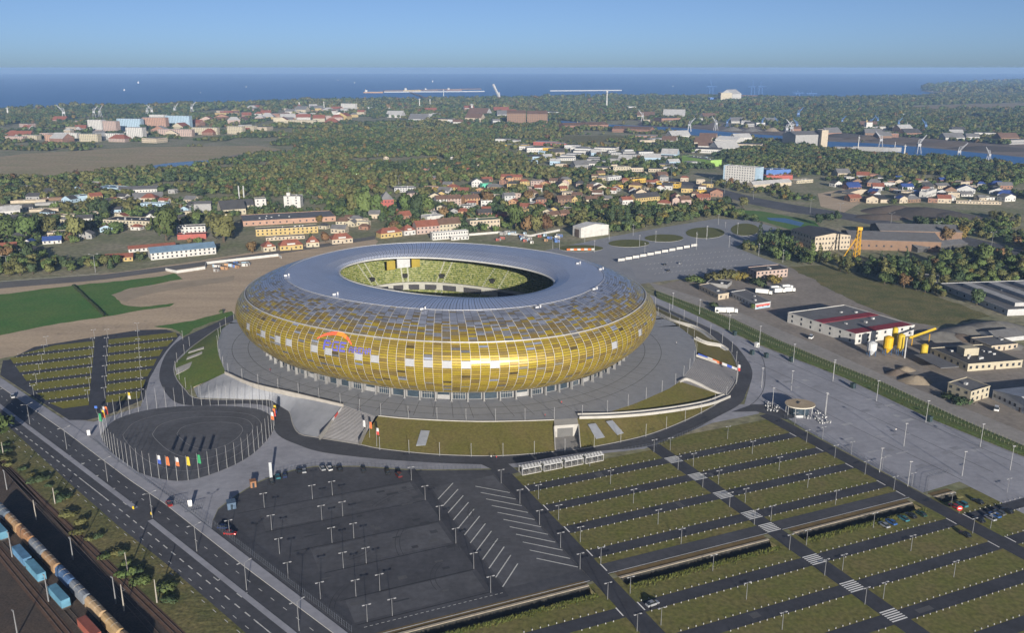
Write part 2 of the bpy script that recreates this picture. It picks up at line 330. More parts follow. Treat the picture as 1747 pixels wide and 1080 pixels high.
mb = MB(); ribbon(s2, [p + Vector((0, 0, -0.14)) for p in offset(s2, 0.12)], 0, mb); struct('kerb', mb, M_conc)
for ml in (MU, MU2):
    a = resample(ml, 30); struct('median_strip', ribbon(offset(a, -0.0), [p for p in offset(a, 2.0)]), M_pave)
ml = resample(MU[:-1] + [MU[-1]] + MU2, 90)
def dashes(line, off, ln, gap, wd, mb, z=0.085):
    l2 = offset(line, off); tot = sum((b - a).length for a, b in zip(l2[:-1], l2[1:])); pts = resample(l2, int(tot) + 1); s = 0
    while s + ln < len(pts):
        a, b = pts[int(s)], pts[int(s + ln)]; d = (b - a).normalized(); q = Vector((d.y, -d.x, 0)) * wd / 2; a = Vector((a.x, a.y, z)); b = Vector((b.x, b.y, z)); mb.quad(a - q, a + q, b + q, b - q); s += ln + gap
mb = MB(); dashes(ml, -3.9, 2, 5, 0.22, mb); dashes(ml, 8.6, 2, 5, 0.22, mb); dashes(ml, 5.3, 3, 3, 0.38, mb); dashes(ml, 11.3, 2, 5, 0.2, mb)
l5 = [p for p in offset(ml, 5.3)]
for i0, i1 in ((44, 52), (80, 89)): ribbon([Vector((p.x, p.y, 0.095)) for p in offset(l5[i0:i1], -0.15)], [Vector((p.x, p.y, 0.095)) for p in offset(l5[i0:i1], 0.15)], 0, mb)
struct('lane_marking', mb, M_mark)
mb = MB()
for x, y in ((131, 791), (154, 812), (182, 834), (210, 857), (364, 985), (404, 1013), (108, 778)):
    a = G(x, y, 0.1); d = (G(x + 9, y + 7, 0.1) - a).normalized(); q = Vector((d.y, -d.x, 0))
    mb.quad(a - q * .15, a + q * .15, a + d * 3 + q * .15, a + d * 3 - q * .15); mb.quad(a + d * 2.8 - q * .1, a + d * 3.2 - q * .1, a + d * 2.2 - q * 1.6, a + d * 1.8 - q * 1.6)
    mb.poly([a + d * 2.9 - q * 1.2, a + d * 2.0 - q * 2.6, a + d * 1.0 - q * 1.2])
struct('turn_arrow', mb, M_mark)

# railway land below the carriageway
rl = [G(*p, 0.03) for p in ((-120, 676), (0, 788), (300, 1078), (380, 1156))]
struct('rail_embankment', ribbon(resample(K, 40), resample([p + Vector((0, 0, .02)) for p in rl], 40)), M_rough)
struct('rail_yard_ground', ribbon(resample(rl, 20), [p + Vector((-110, -55, 0)) for p in resample(rl, 20)]), M_ballast)
tracks = [[(0, 788), (300, 1078)], [(130, 934), (250, 1066)], None, None, [(0, 944), (105, 1072)]]
TA = [G(28, 891, 4.2), G(167, 1035, 4.2)]; TB = [G(33, 938, 3.9), G(150, 1066, 3.9)]
tl = [[G(*p) for p in t] if t else None for t in tracks]; tl[2] = TA; tl[3] = TB
for i, t in enumerate(tl):
    a, b = ext(Vector((t[0].x, t[0].y, 0)), Vector((t[1].x, t[1].y, 0)), 160, 120); d = (b - a).normalized(); q = Vector((d.y, -d.x, 0)); tl[i] = (a, b, d, q)
    mb = MB(); z = Vector((0, 0, 0.09)); mb.quad(a - q * 1.6 + z, a + q * 1.6 + z, b + q * 1.6 + z, b - q * 1.6 + z); struct('track_bed', mb, M_rust if i in (0, 4) else M_ballast)
    mb = MB()
    for sd_ in (-0.75, 0.75): mb.bar(a + q * sd_ + Vector((0, 0, .2)), b + q * sd_ + Vector((0, 0, .2)), 0.09)
    struct('rail', mb, M_rail)

# ------------------------------------------------------------------ south car park of asphalt
Z0, Z1, Z2 = 0.05, 0.08, 0.11
def uq(mb, u0, u1, v0, v1, z, m=0): mb.quad(UV(u0, v0, z), UV(u1, v0, z), UV(u1, v1, z), UV(u0, v1, z), m)
lot = [(361, 903), (363, 890), (372, 870), (404, 846), (440, 824), (467, 813), (502, 803), (538, 797), (612, 797), (701, 803), (760, 803), (876, 801)]
P = [G(*p, Z0) for p in lot] + [UV(118.8, 293, Z0), UV(118.8, 211, Z0), UV(43, 211, Z0)]
struct('asphalt_car_park', MB().poly(ccw(P)), M_asph)
mb = MB()
for i, v in enumerate((300.5, 283, 266.3, 249.3, 232.4, 218.5)): uq(mb, (20, 27, 34, 41, 42, 44)[i] + 1.5, 87, v - 0.5, v - 0.1, Z1)
struct('drain_channel', mb, mat('drain', (0.03, 0.03, 0.034), 0.9))
mb = MB()
for i, (v0, v1) in enumerate(((284, 299), (250.5, 265), (219.5, 231.5))): uq(mb, (29, 41, 45)[i], 86, v0, v1, Z1)
uq(mb, 92.2, 118, 218, 292, Z1); struct('worn_asphalt_bay', mb, M_asph2)
mb = MB(); uq(mb, 87.6, 91.4, 214, 310, Z1); struct('fresh_asphalt_strip', mb, M_asphd)
mb = MB()
for i in range(12):
    a, b = UV(91.6, 281.7 - i * 5.68, Z2), UV(101.2, 291.9 - i * 5.68, Z2); d = (b - a).normalized(); q = Vector((d.y, -d.x, 0)) * .19; mb.quad(a - q, a + q, b + q, b - q)
for i in range(11):
    a, b = UV(118.3, 275.8 - i * 5.6, Z2), UV(108.2, 285.9 - i * 5.6, Z2); d = (b - a).normalized(); q = Vector((d.y, -d.x, 0)) * .19; mb.quad(a - q, a + q, b + q, b - q)
for k in range(26): uq(mb, 47 + k * 1.7, 47.9 + k * 1.7, 216.2, 216.4, Z2)
uq(mb, 43, 118, 211.3, 211.6, Z2); struct('bay_marking', mb, M_mark)

# ------------------------------------------------------------------ grass car parks on the grid
def lot_sheet(name, u0, u1, v0, v1, z, m): mb = MB(); uq(mb, u0, u1, v0, v1, z); return struct(name, mb, m)
LV = [276.1, 259.2, 242.4, 225.0, 193.0, 175.8, 159.0, 142.2, 125.4]
WR, MR, ER = (118.8, 125.4), (188.4, 194.9), (254.6, 261.6)
for u0, u1, vt in ((WR[1], MR[0], 287.5), (MR[1], ER[0], 295), (ER[1], 330, 205.0), (40, WR[0], 205.0)):
    if vt > 210: lot_sheet('parking_grass', u0, u1, 212.0, vt, Z0, M_grass)
    lot_sheet('parking_grass', u0, u1, 100, 204.6, Z0, M_grass)
for u0, u1 in (WR, MR, ER): lot_sheet('parking_road', u0, u1, 100, {WR: 297, MR: 291, ER: 300}[(u0, u1)], Z1 + .02, M_asphd)
for i, v in enumerate(LV):
    for u0, u1 in (((WR[1], MR[0]), (MR[1], ER[0])) if i < 4 else ((50, WR[0]), (WR[1], MR[0]), (MR[1], ER[0]), (ER[1], 330))):
        lot_sheet('parking_lane', u0, u1, v - 2.5, v + 2.5, Z1, M_asphd)
for u0, u1 in ((WR[1], MR[0]), (MR[1], ER[0])): lot_sheet('service_road', u0, u1, 212.4, 218.4, Z1, M_asph)
mb = MB(); uq(mb, WR[1], MR[0], 212.6, 212.85, Z2); uq(mb, MR[1], ER[0], 212.6, 212.85, Z2); struct('edge_line', mb, M_mark)
# ditches: dry verge, stone edge, sloping sides, weeds
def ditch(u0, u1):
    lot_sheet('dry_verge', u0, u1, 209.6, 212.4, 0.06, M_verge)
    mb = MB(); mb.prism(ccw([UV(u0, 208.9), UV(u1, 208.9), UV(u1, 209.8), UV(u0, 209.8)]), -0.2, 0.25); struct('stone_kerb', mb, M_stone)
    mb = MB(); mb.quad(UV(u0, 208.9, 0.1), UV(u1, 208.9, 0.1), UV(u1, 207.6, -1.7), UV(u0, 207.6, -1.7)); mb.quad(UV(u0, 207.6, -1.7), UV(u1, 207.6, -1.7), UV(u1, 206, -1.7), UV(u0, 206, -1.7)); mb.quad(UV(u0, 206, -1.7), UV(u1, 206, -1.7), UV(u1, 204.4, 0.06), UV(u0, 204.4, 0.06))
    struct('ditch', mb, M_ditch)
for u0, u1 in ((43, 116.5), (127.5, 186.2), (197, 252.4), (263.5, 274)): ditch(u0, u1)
for u0, u1 in ((116.4, 127.6), (186.1, 197.1), (252.3, 263.6), (273.9, 330)): lot_sheet('culvert', u0, u1, 204.3, 209.7, 0.035, M_grass)
mb = MB()
for u0, u1 in ((43, 116.5), (127.5, 186.2), (197, 252.4)):
    for k in range(int((u1 - u0) * 26)):
        p = UV(R.uniform(u0, u1), 204.2 - abs(R.gauss(0, 1.1)), .04); h_ = R.uniform(.35, 1.15) * (1 if p.dot(E1) > 202.6 else .6); a = R.uniform(0, 3.14); d = Vector((math.cos(a), math.sin(a), 0)) * R.uniform(.12, .3); lean = Vector((R.uniform(-.25, .25), R.uniform(-.25, .25), h_)); mb.poly([p - d, p + d, p + lean])
mb.build('weeds', M_tall, None, kind='stuff', label='tall weeds fringing the ditch between the grass car parks', cat='weeds')
# crossings and give-way marks
mb = MB()
for v in (275.7, 258.9, 242.3, 225.4, 215.6, 193.1, 176.3, 160.0, 143):
    for k in range(6): uq(mb, 188.7 + 0.1, 194.7, v - 2.6 + k * 0.95, v - 2.6 + k * 0.95 + 0.5, 0.14)
for v in (276.4, 259.8, 242.7, 226, 216.4, 193.5, 176.5): uq(mb, 125.6, 126.0, v - 2.2, v + 2.2, 0.14); uq(mb, 253.9, 254.3, v - 2.2, v + 2.2, 0.14)
for v in (193.5, 176.5): uq(mb, 262.0, 262.4, v - 2.2, v + 2.2, 0.14); uq(mb, 118.2, 118.6, v - 2.2, v + 2.2, 0.14)
struct('crossing_marking', mb, M_white)
# the strip of light paving between the ring road and the car parks
sheet('lot_forecourt', [(361, 903), (363, 888), (372, 868), (404, 844), (440, 822), (467, 811), (502, 801), (538, 795), (612, 795), (701, 801), (760, 801), (866, 799), (900, 796), (1010, 776), (1100, 766), (1215, 722), (1295, 706), (1295, 690), (1180, 690), (900, 700), (540, 700), (470, 686), (330, 686), (296, 640), (250, 690), (160, 720), (105, 712), (190, 775)], 0.02, M_pave)
sheet('lane_apron', [(306, 572), (330, 590), (300, 620), (296, 650), (320, 690), (240, 694), (252, 650), (268, 622), (283, 598)], 0.03, M_pave)

# ------------------------------------------------------------------ west car park
WL = [(0, 640), (5, 615), (15, 614), (58, 592), (161, 575), (236, 563), (284, 562), (308, 571), (284, 598), (270, 619), (255, 646), (245, 682), (183, 708), (149, 717), (118, 717)]
sheet('west_car_park', WL, 0.06, M_asphd)
mb = MB()
V6 = [535.6, 518.6, 501.6, 485.0, 468.0, 451.0]
bl = [(p.dot(E2), p.dot(E1)) for p in [G(*q) for q in [(15, 612), (30, 606), (62, 595), (150, 580), (300, 566), (304, 574), (276, 600), (262, 625), (248, 652), (238, 680), (150, 706), (90, 694), (60, 670)]]]
def clip_u(v, lo, hi):
    us = [u / 2.0 for u in range(int(lo * 2), int(hi * 2)) if inside(u / 2.0, v, bl)]; return (min(us), max(us)) if us else None
for i in range(7):
    vt = V6[i - 1] - 2.5 if i else 549; vb = V6[i] + 2.5 if i < 6 else 438
    for lo, hi in ((-80, -31.4), (-24.2, 20)):
        a, b = clip_u(vt - .5, lo, hi), clip_u(vb + .5, lo, hi)
        if a and b: mb.quad(UV(b[0], vb, 0.09), UV(b[1], vb, 0.09), UV(a[1], vt, 0.09), UV(a[0], vt, 0.09))
struct('west_parking_grass', mb, mat('yellow_grass', (0.19, 0.175, 0.022), 0.95, col2=(0.145, 0.145, 0.026), scale=0.08, fine=(1.0, 0.2)))

# ------------------------------------------------------------------ ring road, flag circle, big eastern plaza
RI = [(399, 548), (375, 558), (325, 593), (299, 619), (298, 641), (315, 665), (337, 680), (420, 682), (460, 683), (472, 688), (492, 702), (499, 725), (511, 741), (541, 747), (613, 759), (648, 766), (720, 774), (780, 777.5), (860, 778), (957, 770), (1017, 762), (1100, 744), (1160, 722), (1207, 699), (1239, 677), (1258, 648), (1258, 624), (1246, 600), (1224, 581), (1200, 562), (1164, 545), (1118, 524), (1060, 503)]
RO = [(399, 536), (365, 552), (310, 578), (284, 603), (272, 636), (277, 660), (296, 684), (330, 692), (420, 689), (458, 694), (466, 708), (467, 730), (479, 746), (508, 759), (545, 771), (612, 780), (680, 786), (770, 791), (866, 792), (954, 779), (1010, 771), (1100, 762), (1169, 740), (1215, 716), (1262, 690), (1273, 670), (1283, 644), (1280, 624), (1258, 593), (1226, 568), (1181, 547), (1118, 519), (1060, 498)]
ri = smooth_line([G(*p, 0.10) for p in RI], 220); ro = smooth_line([G(*p, 0.10) for p in RO], 220)
struct('ring_road', ribbon(ri, ro), M_asph)
mb = MB(); ribbon([p + Vector((0, 0, .12)) for p in ri], [p + Vector((0, 0, .12)) for p in offset(ri, -0.45)], 0, mb); ribbon([p + Vector((0, 0, .12)) for p in ri], ri, 0, mb); struct('ring_kerb', mb, M_conc)
mb = MB()
mb.poly(ccw([G(*p, 0.12) for p in [(1284, 690), (1248, 703), (1290, 702), (1312, 708), (1340, 716), (1356, 712), (1318, 690)]])); struct('junction', mb, M_asph)
mb = MB(); mb.poly(ccw([G(*p, 0.12) for p in [(818, 791), (866, 791), (886, 806), (862, 812)]])); struct('lot_entrance', mb, M_asph)
RC = zp(140, 650, 4.3675, [(140, 400), (250, 290), (500, 215), (840, 185), (1200, 195), (1370, 235), (1435, 330), (1370, 450), (1220, 580), (980, 690), (760, 745), (560, 725), (380, 660), (240, 550)])
rc = smooth_line([G(*p, 0.14) for p in RC + RC[:2]], 90)[:-6]
struct('flag_circle', MB().poly(ccw(rc)), M_asph2)
cc = sum(rc, Vector()) / len(rc); mb = MB()
for s, o in ((0.80, Vector((2, 0, 0))), (0.58, Vector((6, 1.5, 0))), (0.38, Vector((9, 2, 0)))):
    l_ = [cc + o + (p - cc) * s + Vector((0, 0, .03)) for p in rc]; l_.append(l_[0]); ribbon(l_, [p for p in offset(l_, 0.22)], 0, mb)
struct('circle_line', mb, mat('pale_joint', (0.25, 0.25, 0.26), 0.9))
PE = [(1060, 492), (1116, 505), (1196, 542), (1287, 586), (1440, 645), (1585, 714), (1747, 780), (1900, 842), (1900, 960), (1747, 877), (1637, 822), (1574, 841), (1380, 737), (1345, 715), (1295, 702), (1270, 690), (1283, 645), (1280, 622), (1258, 592), (1226, 567), (1181, 546), (1118, 518), (1060, 497)]
sheet('east_plaza', PE, 0.07, M_pave)
mb = MB()
for off_ in (0,):
    jl = smooth_line([G(*p, 0.10) for p in [(1270, 575), (1290, 592), (1303, 615), (1306, 640), (1303, 665), (1290, 684), (1275, 695)]], 40); ribbon(jl, offset(jl, 0.35), 0, mb)
for u in (285, 302, 318): mb.quad(UV(u, 215, .1), UV(u + .3, 215, .1), UV(u + .3, 330 + (u - 285) * 2, .1), UV(u, 330 + (u - 285) * 2, .1))
struct('plaza_joint', mb, mat('joint', (0.10, 0.10, 0.11), 0.9))

# repairs and stains on the big asphalt and paving areas
mb = MB()
for k in range(34):
    u, v = R.uniform(36, 84), R.uniform(222, 312 - 10); a, b = R.uniform(1.0, 5), R.uniform(.6, 2.2)
    if u < 20 + (310 - v) * .28: continue
    uq(mb, u, u + a, v, v + b, Z1 + .012 + k * .0004, k % 3)
for k in range(30): u, v = R.uniform(268, 320), R.uniform(225, 330); uq(mb, u, u + R.uniform(1.5, 7), v, v + R.uniform(.8, 3), .105 + k * .0004, 3 + k % 2)
for k in range(16):
    u, v = R.choice((R.uniform(126, 186), R.uniform(196, 253))), R.choice(LV); uq(mb, u, u + R.uniform(1, 6), v - R.uniform(.3, 2.2), v + R.uniform(.2, 2.2), Z1 + .015 + k * .0004, k % 2)
struct('surface_repair', mb, [mat('patch_dark', (0.042, 0.044, 0.052), .9), mat('patch_grey', (0.085, 0.086, 0.092), .9), mat('patch_mid', (0.055, 0.057, 0.066), .9), mat('paving_pale_patch', (0.35, 0.355, 0.38), .85), mat('paving_dark_patch', (0.24, 0.245, 0.27), .85)])
# wheel tracks across the asphalt car park and the forecourt
mb = MB()
for k in range(14):
    u0, v0 = R.uniform(40, 110), R.uniform(222, 290); cr_ = R.uniform(8, 26); a0 = R.uniform(0, 6.28); da = R.uniform(.6, 1.5)
    for o in (0, 1.5):
        P = [UV(u0 + (cr_ + o) * math.cos(a0 + da * j / 12), v0 + (cr_ + o) * math.sin(a0 + da * j / 12), Z1 + .03 + k * .0004) for j in range(13)]
        if all(30 + (310 - p.dot(E1)) * .12 < p.dot(E2) < 117 and 213 < p.dot(E1) < 296 for p in P): ribbon(P, offset(P, .22), 0, mb)
struct('tyre_mark', mb, mat('rubber_mark', (0.045, 0.046, 0.052), .9))
# ================================================================== THE STADIUM
SX, SY, STH, PZ = -37.9, 475.26, -0.51, 6.0
SA, SB, SN = 118.0, 101.5, 2.2
cS, sS = math.cos(STH), math.sin(STH)
def SP(t, k, z, hole=0.0):
    """point on the stadium: angle t, k = size against the widest ring, z above the plaza; hole blends towards the opening's own shape"""
    c, s_ = math.cos(t), math.sin(t); x = math.copysign(abs(c) ** (2 / SN), c) * SA * k; y = math.copysign(abs(s_) ** (2 / SN), s_) * SB * k
    if hole:
        hx = math.copysign(abs(c) ** (2 / SN), c) * 64.7; hy = math.copysign(abs(s_) ** (2 / SN), s_) * 41.2; x += (hx - x) * hole; y += (hy - y) * hole
    return Vector((SX + x * cS - y * sS, SY + x * sS + y * cS, PZ + z))
NC = 164
# equal spacing around the ring
tt = [i * 2 * math.pi / 4000 for i in range(4001)]; dd = [0.0]
for a, b in zip(tt[:-1], tt[1:]): dd.append(dd[-1] + (SP(a, 1, 0) - SP(b, 1, 0)).length)
def ang(i):
    s_ = (i % NC) / NC * dd[-1]; j = int(np.searchsorted(dd, s_)); j = max(1, min(4000, j)); f_ = (s_ - dd[j - 1]) / (dd[j] - dd[j - 1]); return tt[j - 1] + (tt[j] - tt[j - 1]) * f_
AG = [ang(i) for i in range(NC + 1)]; AG[NC] = AG[0]
# cross-section: (size, height, blend to the opening)
PROF = [(0.90, 5.2, 0), (0.945, 9.0, 0), (0.98, 14.0, 0), (1.0, 20.5, 0), (0.99, 26.0, 0), (0.955, 30.5, 0), (0.90, 34.6, 0), (0.83, 38.0, 0.0), (0.755, 40.2, 0.0)]
pv = [Vector((a * 110, b, 0)) for a, b, c in PROF]
fine_ = smooth_line(pv, 400)
arc = [0.0]
for a, b in zip(fine_[:-1], fine_[1:]): arc.append(arc[-1] + (b - a).length)
def prof(s_):
    """s_ metres along the skin, upwards from the hem -> (k, z)"""
    j = max(1, min(399, int(np.searchsorted(arc, s_)))); f_ = (s_ - arc[j - 1]) / (arc[j] - arc[j - 1]); p = fine_[j - 1].lerp(fine_[j], min(1, max(0, f_))); return p.x / 110, p.y
ARC = arc[-1]
s_trim = arc[min(range(400), key=lambda i: abs(fine_[i].y - 31.2) + (1000 if fine_[i].y < 25 else 0))]
NL, NU = 26, 20                                              # panel rows below and above the gutter
ROWS = [(s_trim - 0.5) * i / NL for i in range(NL + 1)]; ROWS2 = [s_trim + 0.5 + (ARC - s_trim - 0.5) * i / NU for i in range(NU + 1)]
stadium = thing('stadium', (SX, SY, PZ), 'big oval football stadium clad in gold scale panels with a silver roof ring', 'stadium')
def sp(mb, name, m, parent=None, smooth=False, kind=None):
    """mesh of a stadium part, moved to its parent's frame"""
    mb.v = [(x - SX, y - SY, z - PZ) for x, y, z in mb.v]
    return mb.build(name, m, parent or stadium, smooth, kind=kind)
def amber(name, col, rough, metal=0.4): return mat(name, col, rough, metal, var=0.10, scale=0.25, spec=0.6)
GOLD = [amber('panel_gold', (0.38, 0.285, 0.03), 0.30), amber('panel_amber', (0.38, 0.275, 0.05), 0.34), amber('panel_ochre', (0.31, 0.225, 0.045), 0.3), amber('panel_brown', (0.23, 0.165, 0.05), 0.32),
        amber('panel_dark', (0.10, 0.075, 0.03), 0.35), amber('panel_silver', (0.22, 0.22, 0.23), 0.3, 0.6), amber('panel_pearl', (0.26, 0.24, 0.18), 0.32, 0.4), amber('panel_sky_steel', (0.35, 0.385, 0.48), 0.34, 0.55), amber('panel_bronze', (0.27, 0.225, 0.14), 0.3, 0.55), amber('panel_sky_pewter', (0.30, 0.315, 0.37), 0.3, 0.6)]
M_vent = mat('vent_pane', (0.33, 0.34, 0.36), 0.4, 0.1, var=0.05)
M_rib = mat('white_rib', (0.46, 0.44, 0.40), 0.5, var=0.05)
M_under = mat('inner_shell', (0.085, 0.07, 0.045), 0.7, var=0.2, scale=0.5)
M_roof = mat('roof_sheet', (0.50, 0.55, 0.68), 0.36, 0.5, var=0.06, scale=0.08, spec=0.5)
M_seam = mat('roof_seam', (0.20, 0.22, 0.28), 0.4, 0.5)
M_glass = mat('dark_glass', (0.03, 0.045, 0.06), 0.12, 0.0, var=0.3, scale=0.15, spec=0.8)
M_pier = mat('pier_concrete', (0.20, 0.20, 0.20), 0.7, var=0.1, scale=0.4)
# inner shell behind the panels
mb = MB(); W = 21
ring = [[SP(AG[i], prof(ARC * j / (W - 1))[0] - 0.006, prof(ARC * j / (W - 1))[1] - 0.25) for j in range(W)] for i in range(NC)]
for i in range(NC):
    for j in range(W - 1): mb.quad(ring[i][j], ring[(i + 1) % NC][j], ring[(i + 1) % NC][j + 1], ring[i][j + 1])
sp(mb, 'inner_shell', M_under)
# panels
def panel(i, s0, s1, m, lift=0.0, gap=0.1):
    a0, a1 = AG[i], AG[i + 1] if i + 1 < NC else AG[0] + 2 * math.pi
    e = (a1 - a0) * 0.02; a0 += e; a1 -= e
    k0, z0 = prof(s0 + gap); k1, z1 = prof(s1 - gap); o = lift
    return SP(a0, k0 + o, z0), SP(a1, k0 + o, z0), SP(a1, k1 - o * .5, z1), SP(a0, k1 - o * .5, z1)
rest = MB(); solo = []
VENTROW = 16
vents = set()
for px, py in ((425, 553), (455, 566), (475, 570), (494, 576), (533, 585), (560, 590), (610, 597), (639, 602), (696, 608), (727, 611), (757, 613), (789, 614), (848, 614), (1048, 583), (1089, 562)):
    best = None
    for i in range(NC):
        c = SP((AG[i] + (AG[i + 1] if i + 1 < NC else 2 * math.pi)) / 2, *prof((ROWS[VENTROW] + ROWS[VENTROW + 2]) / 2))
        if (c - Vector((0, 0, H))).length > 480: continue
        q = PIX(c); d = (q[0] - px) ** 2 + (q[1] - py) ** 2
        if best is None or d < best[0]: best = (d, i)
    vents.add(best[1])
allp = []
for i in range(NC):
    for r, (rows, lo) in enumerate(((ROWS, True), (ROWS2, False))):
        j = 0
        while j < len(rows) - 1:
            s0, s1 = rows[j], rows[j + 1]; hi = j / (len(rows) - 1.0)
            if lo:
                if i in vents and j == VENTROW: allp.append((i, s0, rows[j + 3], 'vent')); j += 3; continue
                w_ = [36, 24, 28, 7, 0.8, 1.2 + 2 * hi ** 3, 1.4 + 2 * hi ** 2, .6 + 4 * hi ** 3]
            else: w_ = [8 * (1 - hi) ** 3, 0, 10 * (1 - hi) ** 3, 8 * (1 - hi) ** 2, 0, 1, 0, 0.6 + 34 * hi ** 1.5, 14 * (1 - hi), 3 + 24 * hi * (1.1 - hi)]  # towards the roof, tones turn blue-silver: sky reflection put into panel colour
            m = R.choices(range(len(w_)), w_)[0]; allp.append((i, s0, s1, m)); j += 1
            # panels often run over two columns or rows in one tone
faces = []
for i, s0, s1, m in allp:
    q = panel(i, s0, s1, 0 if m == 'vent' else m, R.uniform(0.0, 0.0007), 0.125 if s0 < s_trim else 0.08)
    c = (q[0] + q[2]) / 2; v = Vector((0, 0, H)) - c; nrm = (q[1] - q[0]).cross(q[3] - q[0]); area = nrm.dot(v.normalized()) / v.length_squared
    faces.append((m == 'vent', area, q, m))
faces.sort(key=lambda f_: (not f_[0], -f_[1]))
for n_, (isv, area, q, m) in enumerate(faces):
    mb = MB() if n_ < 300 else rest
    if n_ < 300:
        mb.quad(*q, m=0); b_ = (q[1] - q[0]).cross(q[3] - q[0]).normalized() * -0.08
        p = [v + b_ for v in q]
        for x in range(4): mb.quad(q[x], p[x], p[(x + 1) % 4], q[(x + 1) % 4])
        sp(mb, 'vent_pane' if isv else 'facade_panel', M_vent if isv else GOLD[m])
    else: rest.quad(*q, m=m)
sp(rest, 'panel_cladding', GOLD, kind='stuff')
# ribs between the columns of panels, gutter, hem
mb = MB()
for i in range(NC):
    P = [SP(AG[i], prof(ARC * j / 26.0)[0] + 0.0022, prof(ARC * j / 26.0)[1] + 0.08) for j in range(27 if i % 2 == 0 else 21)]
    tgv = (SP(AG[i] + 0.01, 1, 0) - SP(AG[i] - 0.01, 1, 0)).normalized() * 0.10
    for a, b in zip(P[:-1], P[1:]): mb.quad(a - tgv, a + tgv, b + tgv, b - tgv)
sp(mb, 'facade_rib', M_rib, kind='stuff')
def ringtube(k, z, r, name, m, n=6, N=NC, hole=0.0, parent=None):
    mb = MB(); A = [AG[i] for i in range(NC)]
    P = [SP(a, k, z, hole) for a in A]; i0 = 0
    for i, p in enumerate(P):
        t = (P[(i + 1) % NC] - P[i - 1]).normalized(); o = Vector((t.y, -t.x, 0))
        mb.v += [tuple(p + o * r * math.cos(2 * math.pi * q / n) + Vector((0, 0, r * math.sin(2 * math.pi * q / n)))) for q in range(n)]
    for i in range(NC):
        for q in range(n): mb.f.append((i * n + q, i * n + (q + 1) % n, ((i + 1) % NC) * n + (q + 1) % n, ((i + 1) % NC) * n + q)); mb.m.append(0)
    return sp(mb, name, m, parent, True)
kt, zt = prof(s_trim); ringtube(kt + 0.002, zt, 0.42, 'gutter', mat('gutter_metal', (0.40, 0.39, 0.37), 0.4, 0.3))
ringtube(0.895, 5.1, 0.3, 'facade_hem', M_rib)
# roof between the catwalk and the opening
RP = [(0.755, 40.25, 0.0), (0.7, 40.5, 0.16), (0.64, 40.2, 0.38), (0.58, 39.0, 0.66), (0.5, 37.2, 1.0)]
roof = MB(); N2 = NC
rr = [[SP(AG[i], *q) for q in RP] for i in range(NC)]
for i in range(NC):
    for j in range(len(RP) - 1): roof.quad(rr[i][j], rr[(i + 1) % NC][j], rr[(i + 1) % NC][j + 1], rr[i][j + 1])
ro_ = sp(roof, 'roof', M_roof, smooth=True)
mb = MB()
for i in range(NC):
    for f_ in (0, 0.5):
        P = [rr[i][j].lerp(rr[(i + 1) % NC][j], f_) + Vector((0, 0, 0.1)) for j in range(len(RP))]; t = (rr[(i + 1) % NC][0] - rr[i][0]).normalized() * (0.2 if f_ == 0 else 0.09)
        for a, b in zip(P[:-1], P[1:]): mb.quad(a - t, a + t, b + t, b - t)
sp(mb, 'roof_seam', M_seam, ro_, kind='stuff')
M_cat = mat('catwalk_metal', (0.42, 0.43, 0.46), 0.4, 0.2)
ringtube(0.757, 40.45, 0.16, 'catwalk', M_cat)
ringtube(0.5, 37.3, 0.55, 'roof_rim', mat('rim_metal', (0.5, 0.5, 0.48), 0.5, 0.2), hole=1.0)
# underside of the roof and upper inner wall
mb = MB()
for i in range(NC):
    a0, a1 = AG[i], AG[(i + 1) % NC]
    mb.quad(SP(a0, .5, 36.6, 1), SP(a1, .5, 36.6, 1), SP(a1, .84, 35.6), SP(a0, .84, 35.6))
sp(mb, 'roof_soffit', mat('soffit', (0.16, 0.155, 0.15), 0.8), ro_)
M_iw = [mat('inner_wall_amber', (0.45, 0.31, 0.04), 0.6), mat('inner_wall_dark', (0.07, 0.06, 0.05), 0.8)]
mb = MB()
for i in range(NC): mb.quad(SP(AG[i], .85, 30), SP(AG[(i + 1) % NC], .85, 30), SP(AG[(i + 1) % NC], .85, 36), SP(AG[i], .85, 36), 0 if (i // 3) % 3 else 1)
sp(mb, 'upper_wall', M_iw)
# little plant boxes on the catwalk
for x, y in ((487, 470), (570, 502), (719, 527), (916, 524), (1013, 493), (1024, 459), (985, 449)):
    g = G(x, y, PZ + 40.8); mb = MB(); mb.box((g.x, g.y, g.z - .4), (1.7, 1.0, 0.9), 0.4); mb.box((g.x + 1.6, g.y + .8, g.z - .4), (0.7, 0.7, 1.4), 0.4); sp(mb, 'maintenance_trolley', M_cat)
# seating bowl
M_seat = mat('seat_mosaic', (0.2, 0.25, 0.05), 0.6, cell=(1.1, [(0.11, 0.135, 0.04), (0.16, 0.18, 0.05), (0.19, 0.20, 0.075), (0.135, 0.16, 0.045), (0.24, 0.25, 0.12), (0.075, 0.10, 0.035), (0.175, 0.19, 0.06)]))
M_stair = mat('stand_stair', (0.36, 0.37, 0.30), 0.8); M_bowl = mat('bowl_concrete', (0.30, 0.30, 0.27), 0.8)
def bowl(k, a, z):   # rectangle-like bowl, k from 0 (pitch edge) to 1 (top)
    c, s_ = math.cos(a), math.sin(a); n_ = 3.4 - 1.1 * k
    x = math.copysign(abs(c) ** (2 / n_), c) * (60 + k * 36); y = math.copysign(abs(s_) ** (2 / n_), s_) * (42 + k * 42)
    return Vector((SX + x * cS - y * sS, SY + x * sS + y * cS, PZ + z))
NB = 96; T1, T2 = 12, 18
